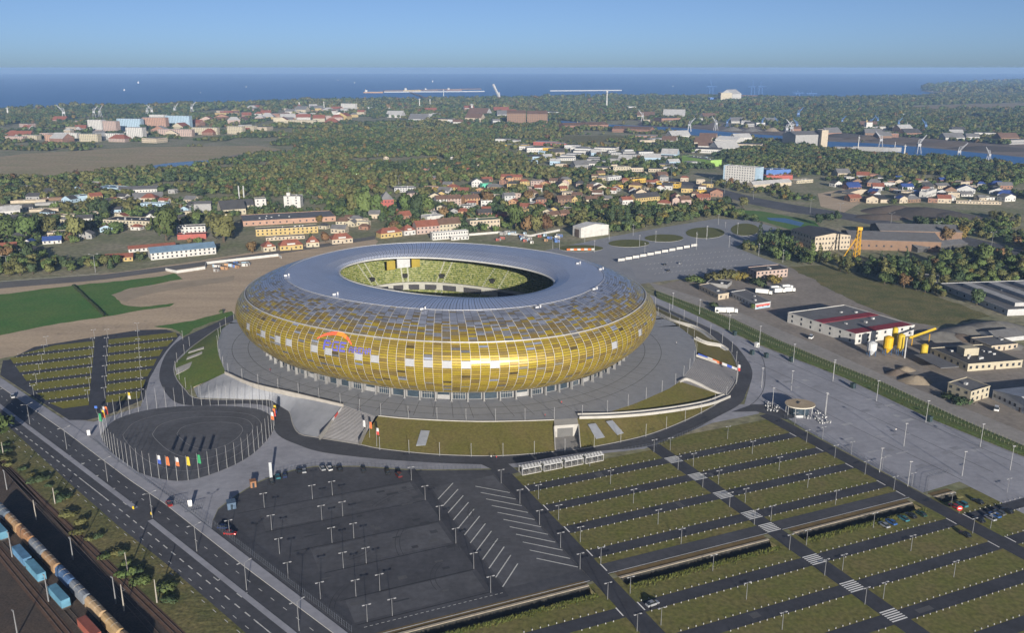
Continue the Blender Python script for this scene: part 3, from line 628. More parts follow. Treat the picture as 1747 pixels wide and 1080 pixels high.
def tiers(name, k0, k1, z0, z1, nt_):
    mb = MB(); aisle = MB(); BA = [2 * math.pi * i / NB for i in range(NB + 1)]
    for t in range(nt_):
        f0, f1 = t / nt_, (t + 1) / nt_; ka, kb = k0 + (k1 - k0) * f0, k0 + (k1 - k0) * f1; za = z0 + (z1 - z0) * f1; zb = z0 + (z1 - z0) * f0
        for i in range(NB):
            m_ = 1 if i % 6 == 0 else 0; b_ = aisle if m_ else mb; i1 = i + 1
            w0, w1 = (BA[i], BA[i1])
            b_.quad(bowl(ka, w0, zb), bowl(ka, w1, zb), bowl(ka, w1, za), bowl(ka, w0, za)); b_.quad(bowl(ka, w0, za), bowl(ka, w1, za), bowl(kb, w1, za), bowl(kb, w0, za))
    s_ = sp(mb, name, M_seat, kind='stuff'); sp(aisle, 'stand_stair', M_seat, s_, kind='stuff')
    st = MB()
    for i in range(0, NB, 6):
        for e in (0.0, 1.0):
            a = BA[i] + (BA[i + 1] - BA[i]) * e
            p0, p1 = bowl(k0, a, z0 + .5), bowl(k1, a, z1 + .5); q = Vector((p1.y - p0.y, p0.x - p1.x, 0)).normalized() * 0.5; st.quad(p0 - q, p0 + q, p1 + q, p1 - q)
    sp(st, 'stand_stair', M_stair, s_, kind='stuff')
    return s_
lt = tiers('lower_tier', 0.0, 0.40, -3.0, 12.0, T1); ut = tiers('upper_tier', 0.42, 1.0, 16.0, 33.0, T2)
mb = MB()
for i in range(NB):
    a, b = 2 * math.pi * i / NB, 2 * math.pi * (i + 1) / NB; mb.quad(bowl(.41, a, 11.6), bowl(.41, b, 11.6), bowl(.41, b, 16.0), bowl(.41, a, 16.0), 1 if i % 3 else 0); mb.quad(bowl(.39, a, 16.9), bowl(.39, b, 16.9), bowl(.424, b, 16.9), bowl(.424, a, 16.9)); mb.quad(bowl(.39, a, 15.4), bowl(.39, b, 15.4), bowl(.39, b, 16.95), bowl(.39, a, 16.95))
sp(mb, 'balcony_band', [M_bowl, mat('lodge_glass', (0.05, 0.05, 0.055), 0.2)])
for i in range(0, NB, 6):
    a = 2 * math.pi * (i + .5) / NB; p = bowl(.52, a, 18.6); q = bowl(.6, a, 18.6); d = q - p; mb = MB(); mb.box((p.x + d.x * .3, p.y + d.y * .3, p.z), (3.4, 2.6, 2.6), math.atan2(d.y, d.x) + math.pi / 2); sp(mb, 'vomitory', mat('dark_opening', (0.02, 0.02, 0.02), 0.9), ut)
mb = MB(); mb.poly([SP(2 * math.pi * i / 64, .6, -3.2) for i in range(64)]); sp(mb, 'infield', mat('infield_track', (0.05, 0.06, 0.05), 0.9))
mb = MB(); pts = [Vector((SX + x * cS - y * sS, SY + x * sS + y * cS, PZ - 3.1)) for x, y in ((-52.5, -34), (52.5, -34), (52.5, 34), (-52.5, 34))]; mb.poly(pts); pitch = sp(mb, 'pitch', mat('pitch_turf', (0.03, 0.085, 0.015), 0.9, stretch=(STH, (0.15, 0.01, 1)), scale=1.2))
# scoreboards under the roof ends
for x, y in ((688, 446),):
    g = G(x, y, PZ + 33); d = (Vector((SX, SY, 0)) - Vector((g.x, g.y, 0))).normalized(); rz = math.atan2(d.y, d.x) + math.pi / 2
    mb = MB(); mb.box((g.x, g.y, PZ + 29.2), (8.5, 1.2, 6.2), rz); so = sp(mb, 'scoreboard', mat('screen_white', (0.4, 0.41, 0.42), 0.5))
    for s_ in (-1, 1): mb = MB(); mb.box((g.x + s_ * 8.2 * math.cos(rz), g.y + s_ * 8.2 * math.sin(rz), PZ + 28.6), (5.4, 0.8, 5.6), rz); sp(mb, 'sponsor_panel', mat('yellow_panel', (0.26, 0.2, 0.03), 0.6), so)
# ground floor: piers, glazing, beam
mb = MB()
for i in range(NC): mb.quad(SP(AG[i], .86, 0), SP(AG[(i + 1) % NC], .86, 0), SP(AG[(i + 1) % NC], .86, .5), SP(AG[i], .86, .5)); mb.quad(SP(AG[i], .86, 4.4), SP(AG[(i + 1) % NC], .86, 4.4), SP(AG[(i + 1) % NC], .905, 5.2), SP(AG[i], .905, 5.2)); mb.quad(SP(AG[i], .858, .4), SP(AG[(i + 1) % NC], .858, .4), SP(AG[(i + 1) % NC], .858, 4.5), SP(AG[i], .858, 4.5))
sp(mb, 'base_wall', mat('base_render', (0.20, 0.20, 0.20), 0.7))
for i in range(0, NC, 2):
    a, b = AG[i], AG[i + 2] if i + 2 < NC else AG[0] + 2 * math.pi
    p0, p1 = SP(a, .88, 0), SP(a, .885, 5.0); rz = math.atan2(p1.y - SY, p1.x - SX); mb = MB(); mb.box((p0.x, p0.y, PZ), (1.3, 0.6, 4.9), rz); mb.box((p0.x, p0.y, PZ), (1.7, 1.0, 0.35), rz); sp(mb, 'pier', M_pier)
    f0, f1 = a + (b - a) * .12, a + (b - a) * .88; kind_ = (i // 2) % 5
    mb = MB(); mb.quad(SP(f0, .8625, 0.35), SP(f1, .8625, 0.35), SP(f1, .8625, 4.2), SP(f0, .8625, 4.2), 0)
    if kind_ in (2, 4):
        for k_ in range(1, 5): fm = f0 + (f1 - f0) * k_ / 5; mb.quad(SP(fm - .0008, .864, .3), SP(fm + .0008, .864, .3), SP(fm + .0008, .864, 4.2), SP(fm - .0008, .864, 4.2), 1)
        mb.quad(SP(f0, .864, 2.6), SP(f1, .864, 2.6), SP(f1, .864, 2.8), SP(f0, .864, 2.8), 1)
    if kind_ == 3: mb.quad(SP(f0, .865, 0.3), SP(f1, .865, 0.3), SP(f1, .865, 2.4), SP(f0, .865, 2.4), 1)
    sp(mb, 'glazing_bay', [M_glass, mat('bay_frame', (0.26, 0.26, 0.26), 0.6)])
# sponsor sign: an arch and raised letters fixed to the panels
def on_skin(px, py):
    best = None
    for i in range(0, 800):
        a = -2.6 + i * 0.003
        for s_ in (s_trim - 13 + j * .5 for j in range(32)):
            k, z = prof(s_); p = SP(a, k + .004, z); q = PIX(p); d = (q[0] - px) ** 2 + (q[1] - py) ** 2
            if best is None or d < best[0]: best = (d, a, s_)
    return best[1], best[2]
def sk(a, s_, o=0.006): k, z = prof(s_); return SP(a, k + o, z)
a0, q0 = on_skin(552, 592); a1, q1 = on_skin(634, 602)
mb = MB(); aa, qa = on_skin(541, 577); ab, qb = on_skin(600, 587); N_ = 22
for k in range(N_):
    f0, f1 = k / N_, (k + 1) / N_; par = lambda f_: 4 * f_ * (1 - f_) * 4.6
    w0, w1 = 0.35 + 0.75 * math.sin(math.pi * f0), 0.35 + 0.75 * math.sin(math.pi * f1)
    A = [aa + (ab - aa) * f_ for f_ in (f0, f1)]; S = [qa + (qb - qa) * f_ + par(f_) for f_ in (f0, f1)]
    mb.quad(sk(A[0], S[0] - w0), sk(A[1], S[1] - w1), sk(A[1], S[1] + w1), sk(A[0], S[0] + w0), 1 if f0 > .45 and f0 < .75 else 0)
sg = sp(mb, 'sign_arch', [mat('sign_red', (0.75, 0.12, 0.06), 0.5), mat('sign_orange', (0.85, 0.25, 0.04), 0.5)])
FONT = {'P': '11110 10001 11110 10000 10000', 'G': '01111 10000 10011 10001 01111', 'E': '11111 10000 11110 10000 11111', 'A': '01110 10001 11111 10001 10001', 'R': '11110 10001 11110 10010 10001', 'N': '10001 11001 10101 10011 10001'}
M_let = mat('sign_blue', (0.10, 0.10, 0.40), 0.5)
x = 0.0; word = [('P', 1.0), ('G', 1.0), ('E', 1.0), (' ', .4), ('A', .62), ('R', .62), ('E', .62), ('N', .62), ('A', .62)]; tot = sum((6.0 if c != ' ' else 5) * s_ for c, s_ in word)
for c, s_ in word:
    if c != ' ':
        mb = MB(); f0 = x / tot
        for r, row in enumerate(FONT[c].split()):
            for j, ch in enumerate(row):
                if ch == '1':
                    fa, fb = (x + j * s_) / tot, (x + (j + 1) * s_) / tot; h = 0.95 * s_; t0 = -1.0 + (4 - r) * h
                    mb.quad(sk(a0 + (a1 - a0) * fa, q0 + (q1 - q0) * fa + t0), sk(a0 + (a1 - a0) * fb, q0 + (q1 - q0) * fb + t0), sk(a0 + (a1 - a0) * fb, q0 + (q1 - q0) * fb + t0 + h), sk(a0 + (a1 - a0) * fa, q0 + (q1 - q0) * fa + t0 + h))
        sp(mb, 'sign_letter', M_let, sg)
    x += (6.0 if c != ' ' else 5) * s_

# ------------------------------------------------------------------ podium: plaza on top, slopes, stairs, ramps
TOP = [(399, 546), (378, 562), (371, 585), (373, 606), (385, 636)], [(385, 636), (430, 655), (500, 671), (586, 692)], [(586, 692), (640, 711)], [(646, 709), (700, 714), (800, 718.5), (880, 718), (945, 716)], [(945, 716), (965, 715), (985, 713.5)], [(985, 713.5), (1040, 703), (1080, 690), (1102, 681), (1142, 663), (1160, 651)], [(1160, 651), (1180, 625), (1187, 610)], [(1189, 600), (1183, 576), (1150, 551), (1118, 537), (1060, 515)]
BOT = [(399, 549), (375, 558.5), (326, 593.5), (299.5, 619.5), (299, 641), (318, 666)], [(330, 662), (337, 679), (420, 681), (460, 682), (494, 703), (500, 725), (512, 740), (541, 746)], [(541, 746), (613, 758.5)], [(613, 758.5), (648, 765.5), (720, 773.5), (780, 777), (860, 777.5), (948, 770)], [(948, 770), (990, 766)], [(990, 766), (1017, 761.5), (1100, 743.5), (1160, 721.5), (1207, 698.5), (1239, 676.5)], [(1239, 676.5), (1256, 650), (1257.5, 630)], [(1257.5, 630), (1246, 600.5), (1224, 581.5), (1200, 562.5), (1164, 545.5), (1118, 524.5), (1060, 503.5)]
NAM = ['slope_grass', 'paved_slope', 'stairs', 'slope_grass', 'ramp', 'slope_grass', 'stairs', 'slope_grass']
M_slope = [mat('west_slope_grass', (0.075, 0.125, 0.02), 0.95, col2=(0.12, 0.135, 0.028), scale=0.08, fine=(1, .2)), mat('slope_grass', (0.095, 0.092, 0.018), 0.95, col2=(0.125, 0.10, 0.035), scale=0.06, fine=(0.9, 0.2)), M_pave2]
topall = []
for s_, (tp, bt) in enumerate(zip(TOP, BOT)):
    n_ = 40; a = resample([G(*p, PZ) for p in tp], n_); b = resample([G(*p, 0.12) for p in bt], n_); topall += a
    if NAM[s_] == 'stairs':
        L = 26; mb = MB()
        for k in range(L):
            za, zb = PZ * (1 - k / L), PZ * (1 - (k + 1) / L); f0, f1 = k / L, (k + 1) / L
            for i in range(0, n_ - 1, 3):
                P = [a[i].lerp(b[i], f0), a[i + 3].lerp(b[i + 3], f0), a[i + 3].lerp(b[i + 3], f1), a[i].lerp(b[i], f1)]
                mb.quad(*[Vector((p.x, p.y, zb + .02)) for p in (P[3], P[2], P[1], P[0])]); mb.quad(Vector((P[0].x, P[0].y, zb)), Vector((P[1].x, P[1].y, zb)), Vector((P[1].x, P[1].y, za)), Vector((P[0].x, P[0].y, za)))
        struct('stairs', mb, mat('stair_stone', (0.25, 0.245, 0.25), 0.85, var=0.1, scale=0.3))
    elif NAM[s_] == 'ramp':
        # cutting with a roller door at its head
        m1, m2 = a[0].lerp(b[0], .3), a[-1].lerp(b[-1], .3); mb = MB(); z0 = Vector((0, 0, .1))
        f = lambda p, z: Vector((p.x, p.y, z)); mb.quad(f(b[0], .13), f(b[-1], .13), f(m2, .13), f(m1, .13)); struct('ramp_floor', mb, mat('ramp_concrete', (0.26, 0.25, 0.235), 0.8, var=0.12, scale=0.2))
        mb = MB(); w_ = 0.35; d = (m2 - m1).normalized(); d.z = 0; dw = d * w_
        for p, q, sg_ in ((b[0], m1, -1), (b[-1], m2, 1)): mb.poly([f(p, .1), f(q, .1), f(q, 5.4), f(p, .5)]); mb.poly([f(p + dw * sg_, .1), f(p + dw * sg_, .5), f(q + dw * sg_, 5.4), f(q + dw * sg_, .1)]); mb.quad(f(p, .5), f(q, 5.4), f(q + dw * sg_, 5.4), f(p + dw * sg_, .5))
        mb.quad(f(m1, 4.2), f(m2, 4.2), f(m2, 5.6), f(m1, 5.6)); mb.quad(f(m1, 5.6), f(m2, 5.6), f(a[-1], 6.0), f(a[0], 6.0)); struct('ramp_wall', mb, M_conc)
        mb = MB(); e1_, e2_ = m1.lerp(m2, .12), m1.lerp(m2, .78); mb.quad(f(e1_, .1), f(e2_, .1), f(e2_, 4.2), f(e1_, 4.2)); struct('garage_door', mb, mat('door_grey', (0.10, 0.10, 0.10), 0.6))
        mb = MB(); mb.quad(f(m1, .1), f(e1_, .1), f(e1_, 4.2), f(m1, 4.2)); mb.quad(f(e2_, .1), f(m2, .1), f(m2, 4.2), f(e2_, 4.2)); struct('ramp_headwall', mb, M_conc)
    else:
        m_ = M_slope[0] if s_ == 0 else (M_slope[2] if s_ == 1 else M_slope[1]); mb = MB(); Z = 6
        for i in range(n_ - 1):
            for k in range(Z):
                f0, f1 = k / Z, (k + 1) / Z; mb.quad(b[i].lerp(a[i], f0), b[i + 1].lerp(a[i + 1], f0), b[i + 1].lerp(a[i + 1], f1), b[i].lerp(a[i], f1))
        struct(NAM[s_], mb, m_)
cen = Vector((SX, SY, PZ)); back = [SP(2 * math.pi * k / 48, 1.12, 0) for k in range(48)]
back = [p for p in back if p.y > 470 + 0.2 * abs(p.x + 38) or PIX(p)[1] < 530]
ord_ = sorted(topall + back, key=lambda p: math.atan2(p.y - SY, p.x - SX)); mb = MB()
for p, q in zip(ord_, ord_[1:] + ord_[:1]): mb.poly([cen, p, q])
struct('podium_plaza', mb, mat('podium_paving', (0.245, 0.255, 0.28), 0.8, var=0.06, scale=0.05, fine=(0.4, 0.05)))
mb = MB()
for k in (0.955, 1.03):
    P = [SP(AG[i], k, 0.02) for i in range(NC)]; P.append(P[0]); ribbon(P, offset(P, 0.28), 0, mb)
for i in range(0, NC, 2):
    p, q = SP(AG[i], .90, .02), SP(AG[i], 1.065, .02); t = Vector((q.y - p.y, p.x - q.x, 0)).normalized() * .1; mb.quad(p - t, p + t, q + t, q - t)
struct('podium_joint', mb, mat('dark_joint', (0.075, 0.078, 0.088), 0.9))
# parapet along the paved slope and edge kerbs
def parapet(px, h, t, name, m, z=PZ, n_=50):
    a = smooth_line([G(*p, z) for p in px], n_); b = offset(a, t); mb = MB(); up = Vector((0, 0, h)); dn = Vector((0, 0, -1.2))
    ribbon([p + up for p in a], [p + up for p in b], 0, mb); ribbon([p + dn for p in b], [p + up for p in b], 0, mb); ribbon([p + up for p in a], [p + dn for p in a], 0, mb)
    return struct(name, mb, m)
parapet([(385, 637), (430, 656), (500, 672.5), (586, 693)], 1.1, 0.6, 'parapet', mat('parapet_concrete', (0.32, 0.30, 0.27), 0.7))
parapet([(646, 709), (700, 714), (800, 718.5), (880, 718), (945, 716)], 0.2, 0.5, 'podium_kerb', M_conc)
parapet([(612, 757), (622, 735), (634, 716), (648, 708), (664, 709)], 0.9, 0.7, 'stair_wall', M_conc, 3.0)
parapet([(544, 747), (565, 720), (586, 693)], 1.0, 0.5, 'stair_wall', M_conc, 3.0)
mb = MB(); g0, g1, g2 = G(330, 662, .1), G(385, 637, .1), G(392, 641, .1); mb.quad(g0, g1, Vector((g1.x, g1.y, 6.2)), Vector((g0.x, g0.y, 0.4))); struct('retaining_wall', mb, mat('sand_wall', (0.45, 0.38, 0.28), 0.8))
# walkways cut along the south-east slope
def walk(L, zl, wd, name, m):
    a = smooth_line([G(x, y, z) + Vector((0, 0, .35)) for (x, y), z in zip(L, zl)], 50); b = offset(a, wd); mb = MB(); ribbon(a, b, 0, mb); struct(name, mb, m)
    for e in (a, b):
        o = offset(e, .55); mb = MB(); up = Vector((0, 0, .8)); ribbon([p + up for p in e], [p + up for p in o], 0, mb); ribbon([p - up * .6 for p in o], [p + up for p in o], 0, mb); ribbon([p + up for p in e], [p - up * .6 for p in e], 0, mb); struct('walkway_wall', mb, M_conc)
walk([(985, 709), (1040, 707.5), (1100, 703), (1160, 695), (1205, 686), (1234, 675)], [6, 5.4, 4.3, 2.9, 1.6, .4], 3.4, 'walkway', M_pave2)
walk([(1119, 533), (1150, 548), (1190, 560), (1222, 582)], [5.5, 4.5, 2.5, .4], 3.0, 'walkway', M_pave2)
walk([(1188, 577), (1205, 585), (1230, 590), (1243, 598)], [5.8, 4.0, 2.0, .4], 3.0, 'walkway', M_pave2)
def slab(px, z, name, m, h=.12):
    p = [G(x, y, zz) for (x, y), zz in zip(px, z)]; mb = MB(); i = len(mb.v); up = Vector((0, 0, .25)); mb.quad(*[q + up for q in p])
    for k in range(4): mb.quad(p[k], p[(k + 1) % 4], p[(k + 1) % 4] + up, p[k] + up)
    return struct(name, mb, m)
M_grate = mat('grey_grating', (0.30, 0.32, 0.36), 0.5, 0.3)
for px, z in (([(710, 761), (726, 761), (733, 736), (718, 735)], (1.2, 1.2, 4.0, 4.0)), ([(1017, 750), (1032, 747), (1016, 723), (1003, 725)], (1.2, 1.2, 4.6, 4.6)), ([(1053, 743), (1064, 740), (1045, 718), (1034, 720)], (1.2, 1.2, 4.6, 4.6)),
              ([(321, 603), (348, 595), (348, 592), (323, 600)], (2.6, 3.6, 3.8, 2.8)), ([(318, 614), (345, 604), (345, 600), (320, 610)], (2.2, 3.4, 3.6, 2.4)), ([(300, 640), (358, 612), (357, 606), (300, 629)], (0.6, 3.4, 3.6, .8))): slab(px, z, 'slope_grating', M_grate if px[0][0] > 400 else M_conc)

def sloped_wall(pz, h, t, name, m):
    a = smooth_line([G(x, y, z) for x, y, z in pz], 40); b = offset(a, t); mb = MB(); up, dn = Vector((0, 0, h)), Vector((0, 0, -.8))
    ribbon([p + up for p in a], [p + up for p in b], 0, mb); ribbon([p + dn for p in b], [p + up for p in b], 0, mb); ribbon([p + up for p in a], [p + dn for p in a], 0, mb); struct(name, mb, m)
sloped_wall([(1158, 652, 6), (1170, 647, 5.8), (1190, 654, 4.4), (1215, 667, 2.0), (1238, 676, .3)], .9, .8, 'stair_wall', M_conc)
sloped_wall([(1188, 606, 6), (1215, 615, 4.0), (1257, 630, .4)], .5, .5, 'stair_wall', M_conc)
# ================================================================== LAMPS, FLAGS, FENCES, VEHICLES
M_pole = mat('galvanised_pole', (0.20, 0.205, 0.215), 0.5, 0.3, var=0.06); M_head = mat('lamp_head', (0.27, 0.275, 0.285), 0.5); M_polew = mat('white_pole', (0.27, 0.275, 0.28), 0.5)
def lamp_proto(kind):
    mb = MB()
    if kind == 'twin':
        mb.cone((0, 0, 0), .11, .07, 5.9, 6); post = mb.mesh('post', M_pole); m2 = MB(); m2.bar((-.95, 0, 5.85), (.95, 0, 5.85), .06); arm = m2.mesh('arm', M_pole)
        h = MB(); h.box((-.95, 0, 5.75), (.75, .38, .2)); h2 = MB(); h2.box((.95, 0, 5.75), (.75, .38, .2)); return [('post', post), ('arm', arm), ('lamp_head', h.mesh('lamp_head', M_head)), ('lamp_head', h2.mesh('lamp_head', M_head))]
    if kind == 'road':
        mb.cone((0, 0, 0), .15, .08, 9.6, 6); post = mb.mesh('post', M_pole); m2 = MB(); m2.bar((0, 0, 9.5), (-1.9, 0, 10.0), .07); m2.bar((0, 0, 9.5), (1.9, 0, 10.0), .07); h = MB(); h.box((-2.0, 0, 9.95), (.9, .35, .18)); h2 = MB(); h2.box((2.0, 0, 9.95), (.9, .35, .18))
        return [('post', post), ('arm', m2.mesh('arm', M_pole)), ('lamp_head', h.mesh('lamp_head', M_head)), ('lamp_head', h2.mesh('lamp_head', M_head))]
    if kind == 'slim':
        mb.cone((0, 0, 0), .10, .08, 5.6, 6); h = MB(); h.cone((0, 0, 5.6), .13, .11, .45, 6); return [('post', mb.mesh('post', M_polew)), ('lamp_head', h.mesh('lamp_head', M_head))]
    if kind == 'tall':
        mb.cone((0, 0, 0), .16, .09, 10.5, 6); h = MB(); h.box((0, 0, 10.4), (1.2, .5, .3)); return [('post', mb.mesh('post', M_polew)), ('lamp_head', h.mesh('lamp_head', M_head))]
LP = {k: lamp_proto(k) for k in ('twin', 'road', 'slim', 'tall')}
def lamp(kind, p, label, group, rz=0.0, s=1.0):
    t = thing('lamp_post', p, label, 'street lamp', group, rz, s)
    for n_, me in LP[kind]: put(me, n_, t)
rows = {31: (300.9, 283.2, 266.3), 48.5: (300.3, 283.2, 266.4, 249.3, 232.3, 218.5), 56: (300.5, 283.1, 266.3, 249.2, 232.4, 218.4), 87: (300.5, 283, 266.3, 249.3, 232.3, 217.8), 118.3: (284.3, 266.3, 249.3, 232.6, 218.5, 200.5, 183.4, 166.5),
        126.2: (267, 250, 233.4, 219, 200.5, 183.2), 157: (283.8, 267, 249.9, 233.1, 218.7, 200.8, 183.8, 167.6), 188.1: (285, 267.1, 250.3, 233.6, 219.4, 201.1, 184.5, 167.5), 195.4: (283.9, 267.1, 250.3, 233.9, 219.4, 201.2, 184.5, 167.5),
        225: (284.2, 267.4, 250.6, 234.1, 219.4, 201, 184.5, 167.5), 253.8: (267.4, 250.6, 234, 219.4, 184.5), 262.6: (285, 267.4, 250.6, 234, 219, 201, 184.5, 167.5), 292: (201, 184.5)}
nm = {31: 'in the first asphalt row', 48.5: 'in the second asphalt row', 56: 'in the third asphalt row', 87: 'along the dark asphalt strip', 118.3: 'east of the bus bays', 126.2: 'at the grass edge facing the bus bays',
      157: 'in the middle of the western grass bays', 188.1: 'just west of the zebra crossings', 195.4: 'just east of the zebra crossings', 225: 'in the middle of the eastern grass bays', 253.8: 'before the eastern lane', 262.6: 'along the plaza fence', 292: 'by the parked cars'}
for u, vs in rows.items():
    for i, v in enumerate(vs): lamp('twin', UV(u, v), f'twin-headed lamp post, {nth(i)} from the stadium {nm[u]}', 'twin-headed lamps in the southern car parks', GA)
for x, y, wh in ((392, 914, 'near the red car'), (492, 988, 'midway along the dark fence'), (547, 1023, 'near the end of the dark fence')): lamp('twin', G(x, y), f'short grey lamp post by the asphalt car park {wh}', 'lamps by the car park fence', GA)
rw = {-56.5: [549.4 - 17.6 * i for i in range(6)], -31.6: [553.5 - 18.3 * i for i in range(7)], -24.3: [551 - 17.8 * i for i in range(7)], -7.7: [558.8 - 17.8 * i for i in range(8)]}
nw = {-56.5: 'outer row', -31.6: 'west of its lane', -24.3: 'east of its lane', -7.7: 'beside the ring road'}
for u, vs in rw.items():
    for i, v in enumerate(vs): lamp('twin', UV(u, v), f'lamp post of the western car park, {nth(i)} from the sand, {nw[u]}', 'lamps in the western car park', GA)
for i, (u, v) in enumerate(((-69.7, 447.8), (-55.1, 422.4), (-38.3, 385.9), (-22.1, 346.5), (-7.0, 309.0), (5.9, 278.8), (18.3, 249), (29.5, 222))): lamp('road', UV(u, v, .15), f'tall double-armed street lamp on the median, {nth(i)} from the top', 'street lamps on the median', GA + .38)
# slim posts round the podium and along the foot of its slopes
pe = []
for tp in TOP: pe += [G(*p, PZ) for p in tp]
pe = resample(pe, 42)
for i, p in enumerate(pe): lamp('slim', p, f'slim lamp post on the stadium podium edge, {nth(i)} from the west', 'slim lamps round the podium', 0, .95)
bt = resample([G(*p, .15) for p in [(648, 768), (689, 773), (730, 777), (780, 779), (825, 780), (870, 779), (920, 775), (957, 772), (1017, 764), (1060, 755), (1100, 746), (1160, 724), (1207, 701), (1239, 679)]], 15)
for i, p in enumerate(bt): lamp('slim', p, f'slim post at the foot of the south grass slope, {nth(i)} from the broad stairs', 'slim lamps below the slope', 0, 1.0)
bt = resample([G(*p, .15) for p in [(312, 580), (325, 592), (300, 622), (300, 640), (318, 664), (340, 676)]], 8)
for i, p in enumerate(bt): lamp('slim', p, f'slim post beside the ring road at the western slope, {nth(i)} from the back', 'slim lamps on the ring road', 0, .95)
bt = resample([G(*p, .15) for p in [(1118, 522), (1170, 546), (1224, 578), (1248, 600), (1259, 625), (1256, 655)]], 10)
for i, p in enumerate(bt): lamp('slim', p, f'slim post on the eastern road bend, {nth(i)} from the back', 'slim lamps on the eastern bend', 0, 1.05)
TL = zp(1380, 640, 4.153, [(118, 285), (172, 30), (478, 185), (672, 505), (828, 335), (1085, 715), (1213, 510), (1425, 675), (700, 790), (500, 690)]) + zp(1080, 480, 4.153, [(985, 905), (910, 755), (1120, 775), (1135, 575), (895, 440), (680, 355), (1360, 940), (1415, 710), (280, 190), (470, 240)])
for i, (x, y) in enumerate(sorted(TL)): lamp('tall', G(x, y, .07), f'tall white lamp mast on the pale plaza, {nth(i)} from the stadium', 'tall masts on the eastern plaza')
BL = zp(800, 260, 4.16, [(595, 685), (643, 690), (822, 640), (890, 710), (995, 620), (1247, 730), (1325, 640), (1165, 590), (1613, 690), (1690, 600), (1210, 670)]) + zp(1120, 220, 5.4, [(745, 970), (460, 1020), (630, 960), (570, 880), (365, 1060)]) + zp(1120, 380, 4.853, [(332, 190), (600, 205), (845, 275), (1045, 330), (415, 120), (670, 90)])
for i, (x, y) in enumerate(sorted(BL)): lamp('tall', G(x, y, .1), f'tall thin lamp mast on the bus forecourt behind the stadium, {nth(i)} from the west', 'masts on the bus forecourt')
HM = [(1213, 322), (900, 330), (1037, 308), (1145, 305), (1236, 330), (1285, 340), (1382, 363), (1432, 370), (1519, 388), (1598, 405), (1691, 424), (163, 465), (14, 468), (1100, 316), (310, 370), (325, 373), (680, 318)]
for i, (x, y) in enumerate(sorted(HM)): lamp('road', G(x, y, .1), f'distant tall road lamp beyond the stadium, {nth(i)} from the west', 'distant road lamps', 0.3, 1.5)

# flagpoles and flags
M_fp = mat('flagpole_white', (0.26, 0.265, 0.27), 0.4)
fp = MB(); fp.cone((0, 0, 0), .10, .06, 10.5, 6); FP = fp.mesh('pole', M_fp)
FC = {'white': (0.45, 0.45, 0.46), 'blue': (0.04, 0.08, 0.34), 'orange': (0.50, 0.14, 0.05), 'yellow': (0.48, 0.36, 0.04), 'green': (0.03, 0.24, 0.10), 'red': (0.42, 0.06, 0.05)}
def flag_mesh(c1, c2):
    mb = MB(); n_ = 6; wd, ht, z0 = 1.25, 3.6, 6.4
    for s in (0, 1):
        P = [[Vector((.12 + wd * i / n_, .18 * math.sin(i * 1.4 + j * .4) + .03 * s, z0 + ht * j / 6 - .35 * (i / n_) ** 2)) for j in range(7)] for i in range(n_ + 1)]
        for i in range(n_):
            for j in range(6): q = (P[i][j], P[i + 1][j], P[i + 1][j + 1], P[i][j + 1]); mb.quad(*(q if s else q[::-1]), m=1 if j < 3 else 0)
    return mb.mesh('flag', [mat('flag_' + c1, FC[c1], .7, var=.04), mat('flag_' + c2, FC[c2], .7, var=.04)])
FM = {}
def flagpole(p, fl, label, s=1.0, rz=0.0):
    t = thing('flagpole', p, label, 'flagpole', 'flagpoles', rz, s); put(FP, 'pole', t)
    if fl:
        if fl not in FM: FM[fl] = flag_mesh(*fl)
        put(FM[fl], 'flag', t)
circ = resample(rc + rc[:1], 61)[:-1]; fl_at = {}
for (x, y), fl in (((275, 819), ('white', 'blue')), ((289, 820), ('orange', 'orange')), ((303, 820), ('white', 'orange')), ((318, 820), ('yellow', 'yellow')), ((333, 817), ('green', 'green')), ((459, 741), ('white', 'orange')), ((464, 733), ('orange', 'red')), ((467, 727), ('yellow', 'blue')), ((171, 742), ('green', 'green')), ((173, 735), ('yellow', 'orange')), ((178, 729), ('orange', 'red'))):
    g = G(x, y); k = min((k for k in range(60) if k not in fl_at), key=lambda k: (circ[k] - g).length); fl_at[k] = fl
bare = 0
for k, p in enumerate(circ):
    if k in fl_at:
        a, b = fl_at[k]; c_ = a if a == b else a + ' and ' + b; flagpole(p, fl_at[k], f'flagpole with {c_} flag on the round forecourt ' + ('at its western end' if p.x < -160 else 'on the stadium side' if p.y > 345 else 'near the road'))
    else: flagpole(p, None, f'bare flagpole on the rim of the round forecourt, {nth(bare)} round the circle', R.uniform(.92, 1.0)); bare += 1
for x, y, fl, d in ((620, 748, ('white', 'white'), 'white'), (631, 751, ('orange', 'orange'), 'orange'), (643, 762, ('white', 'red'), 'white and red')): flagpole(G(x, y, .5), fl, f'flagpole with a {d} flag beside the broad stairs', .85)
flagpole(G(1257, 652, .2), ('white', 'red'), 'flagpole with a white and red flag by the eastern stairs', .95); flagpole(G(221, 700, .1), ('yellow', 'white'), 'flagpole with a yellow and white flag at the western car park', .9); flagpole(G(178, 722, .1), ('white', 'blue'), 'flagpole with a blue and white flag by the car park gate', .8)
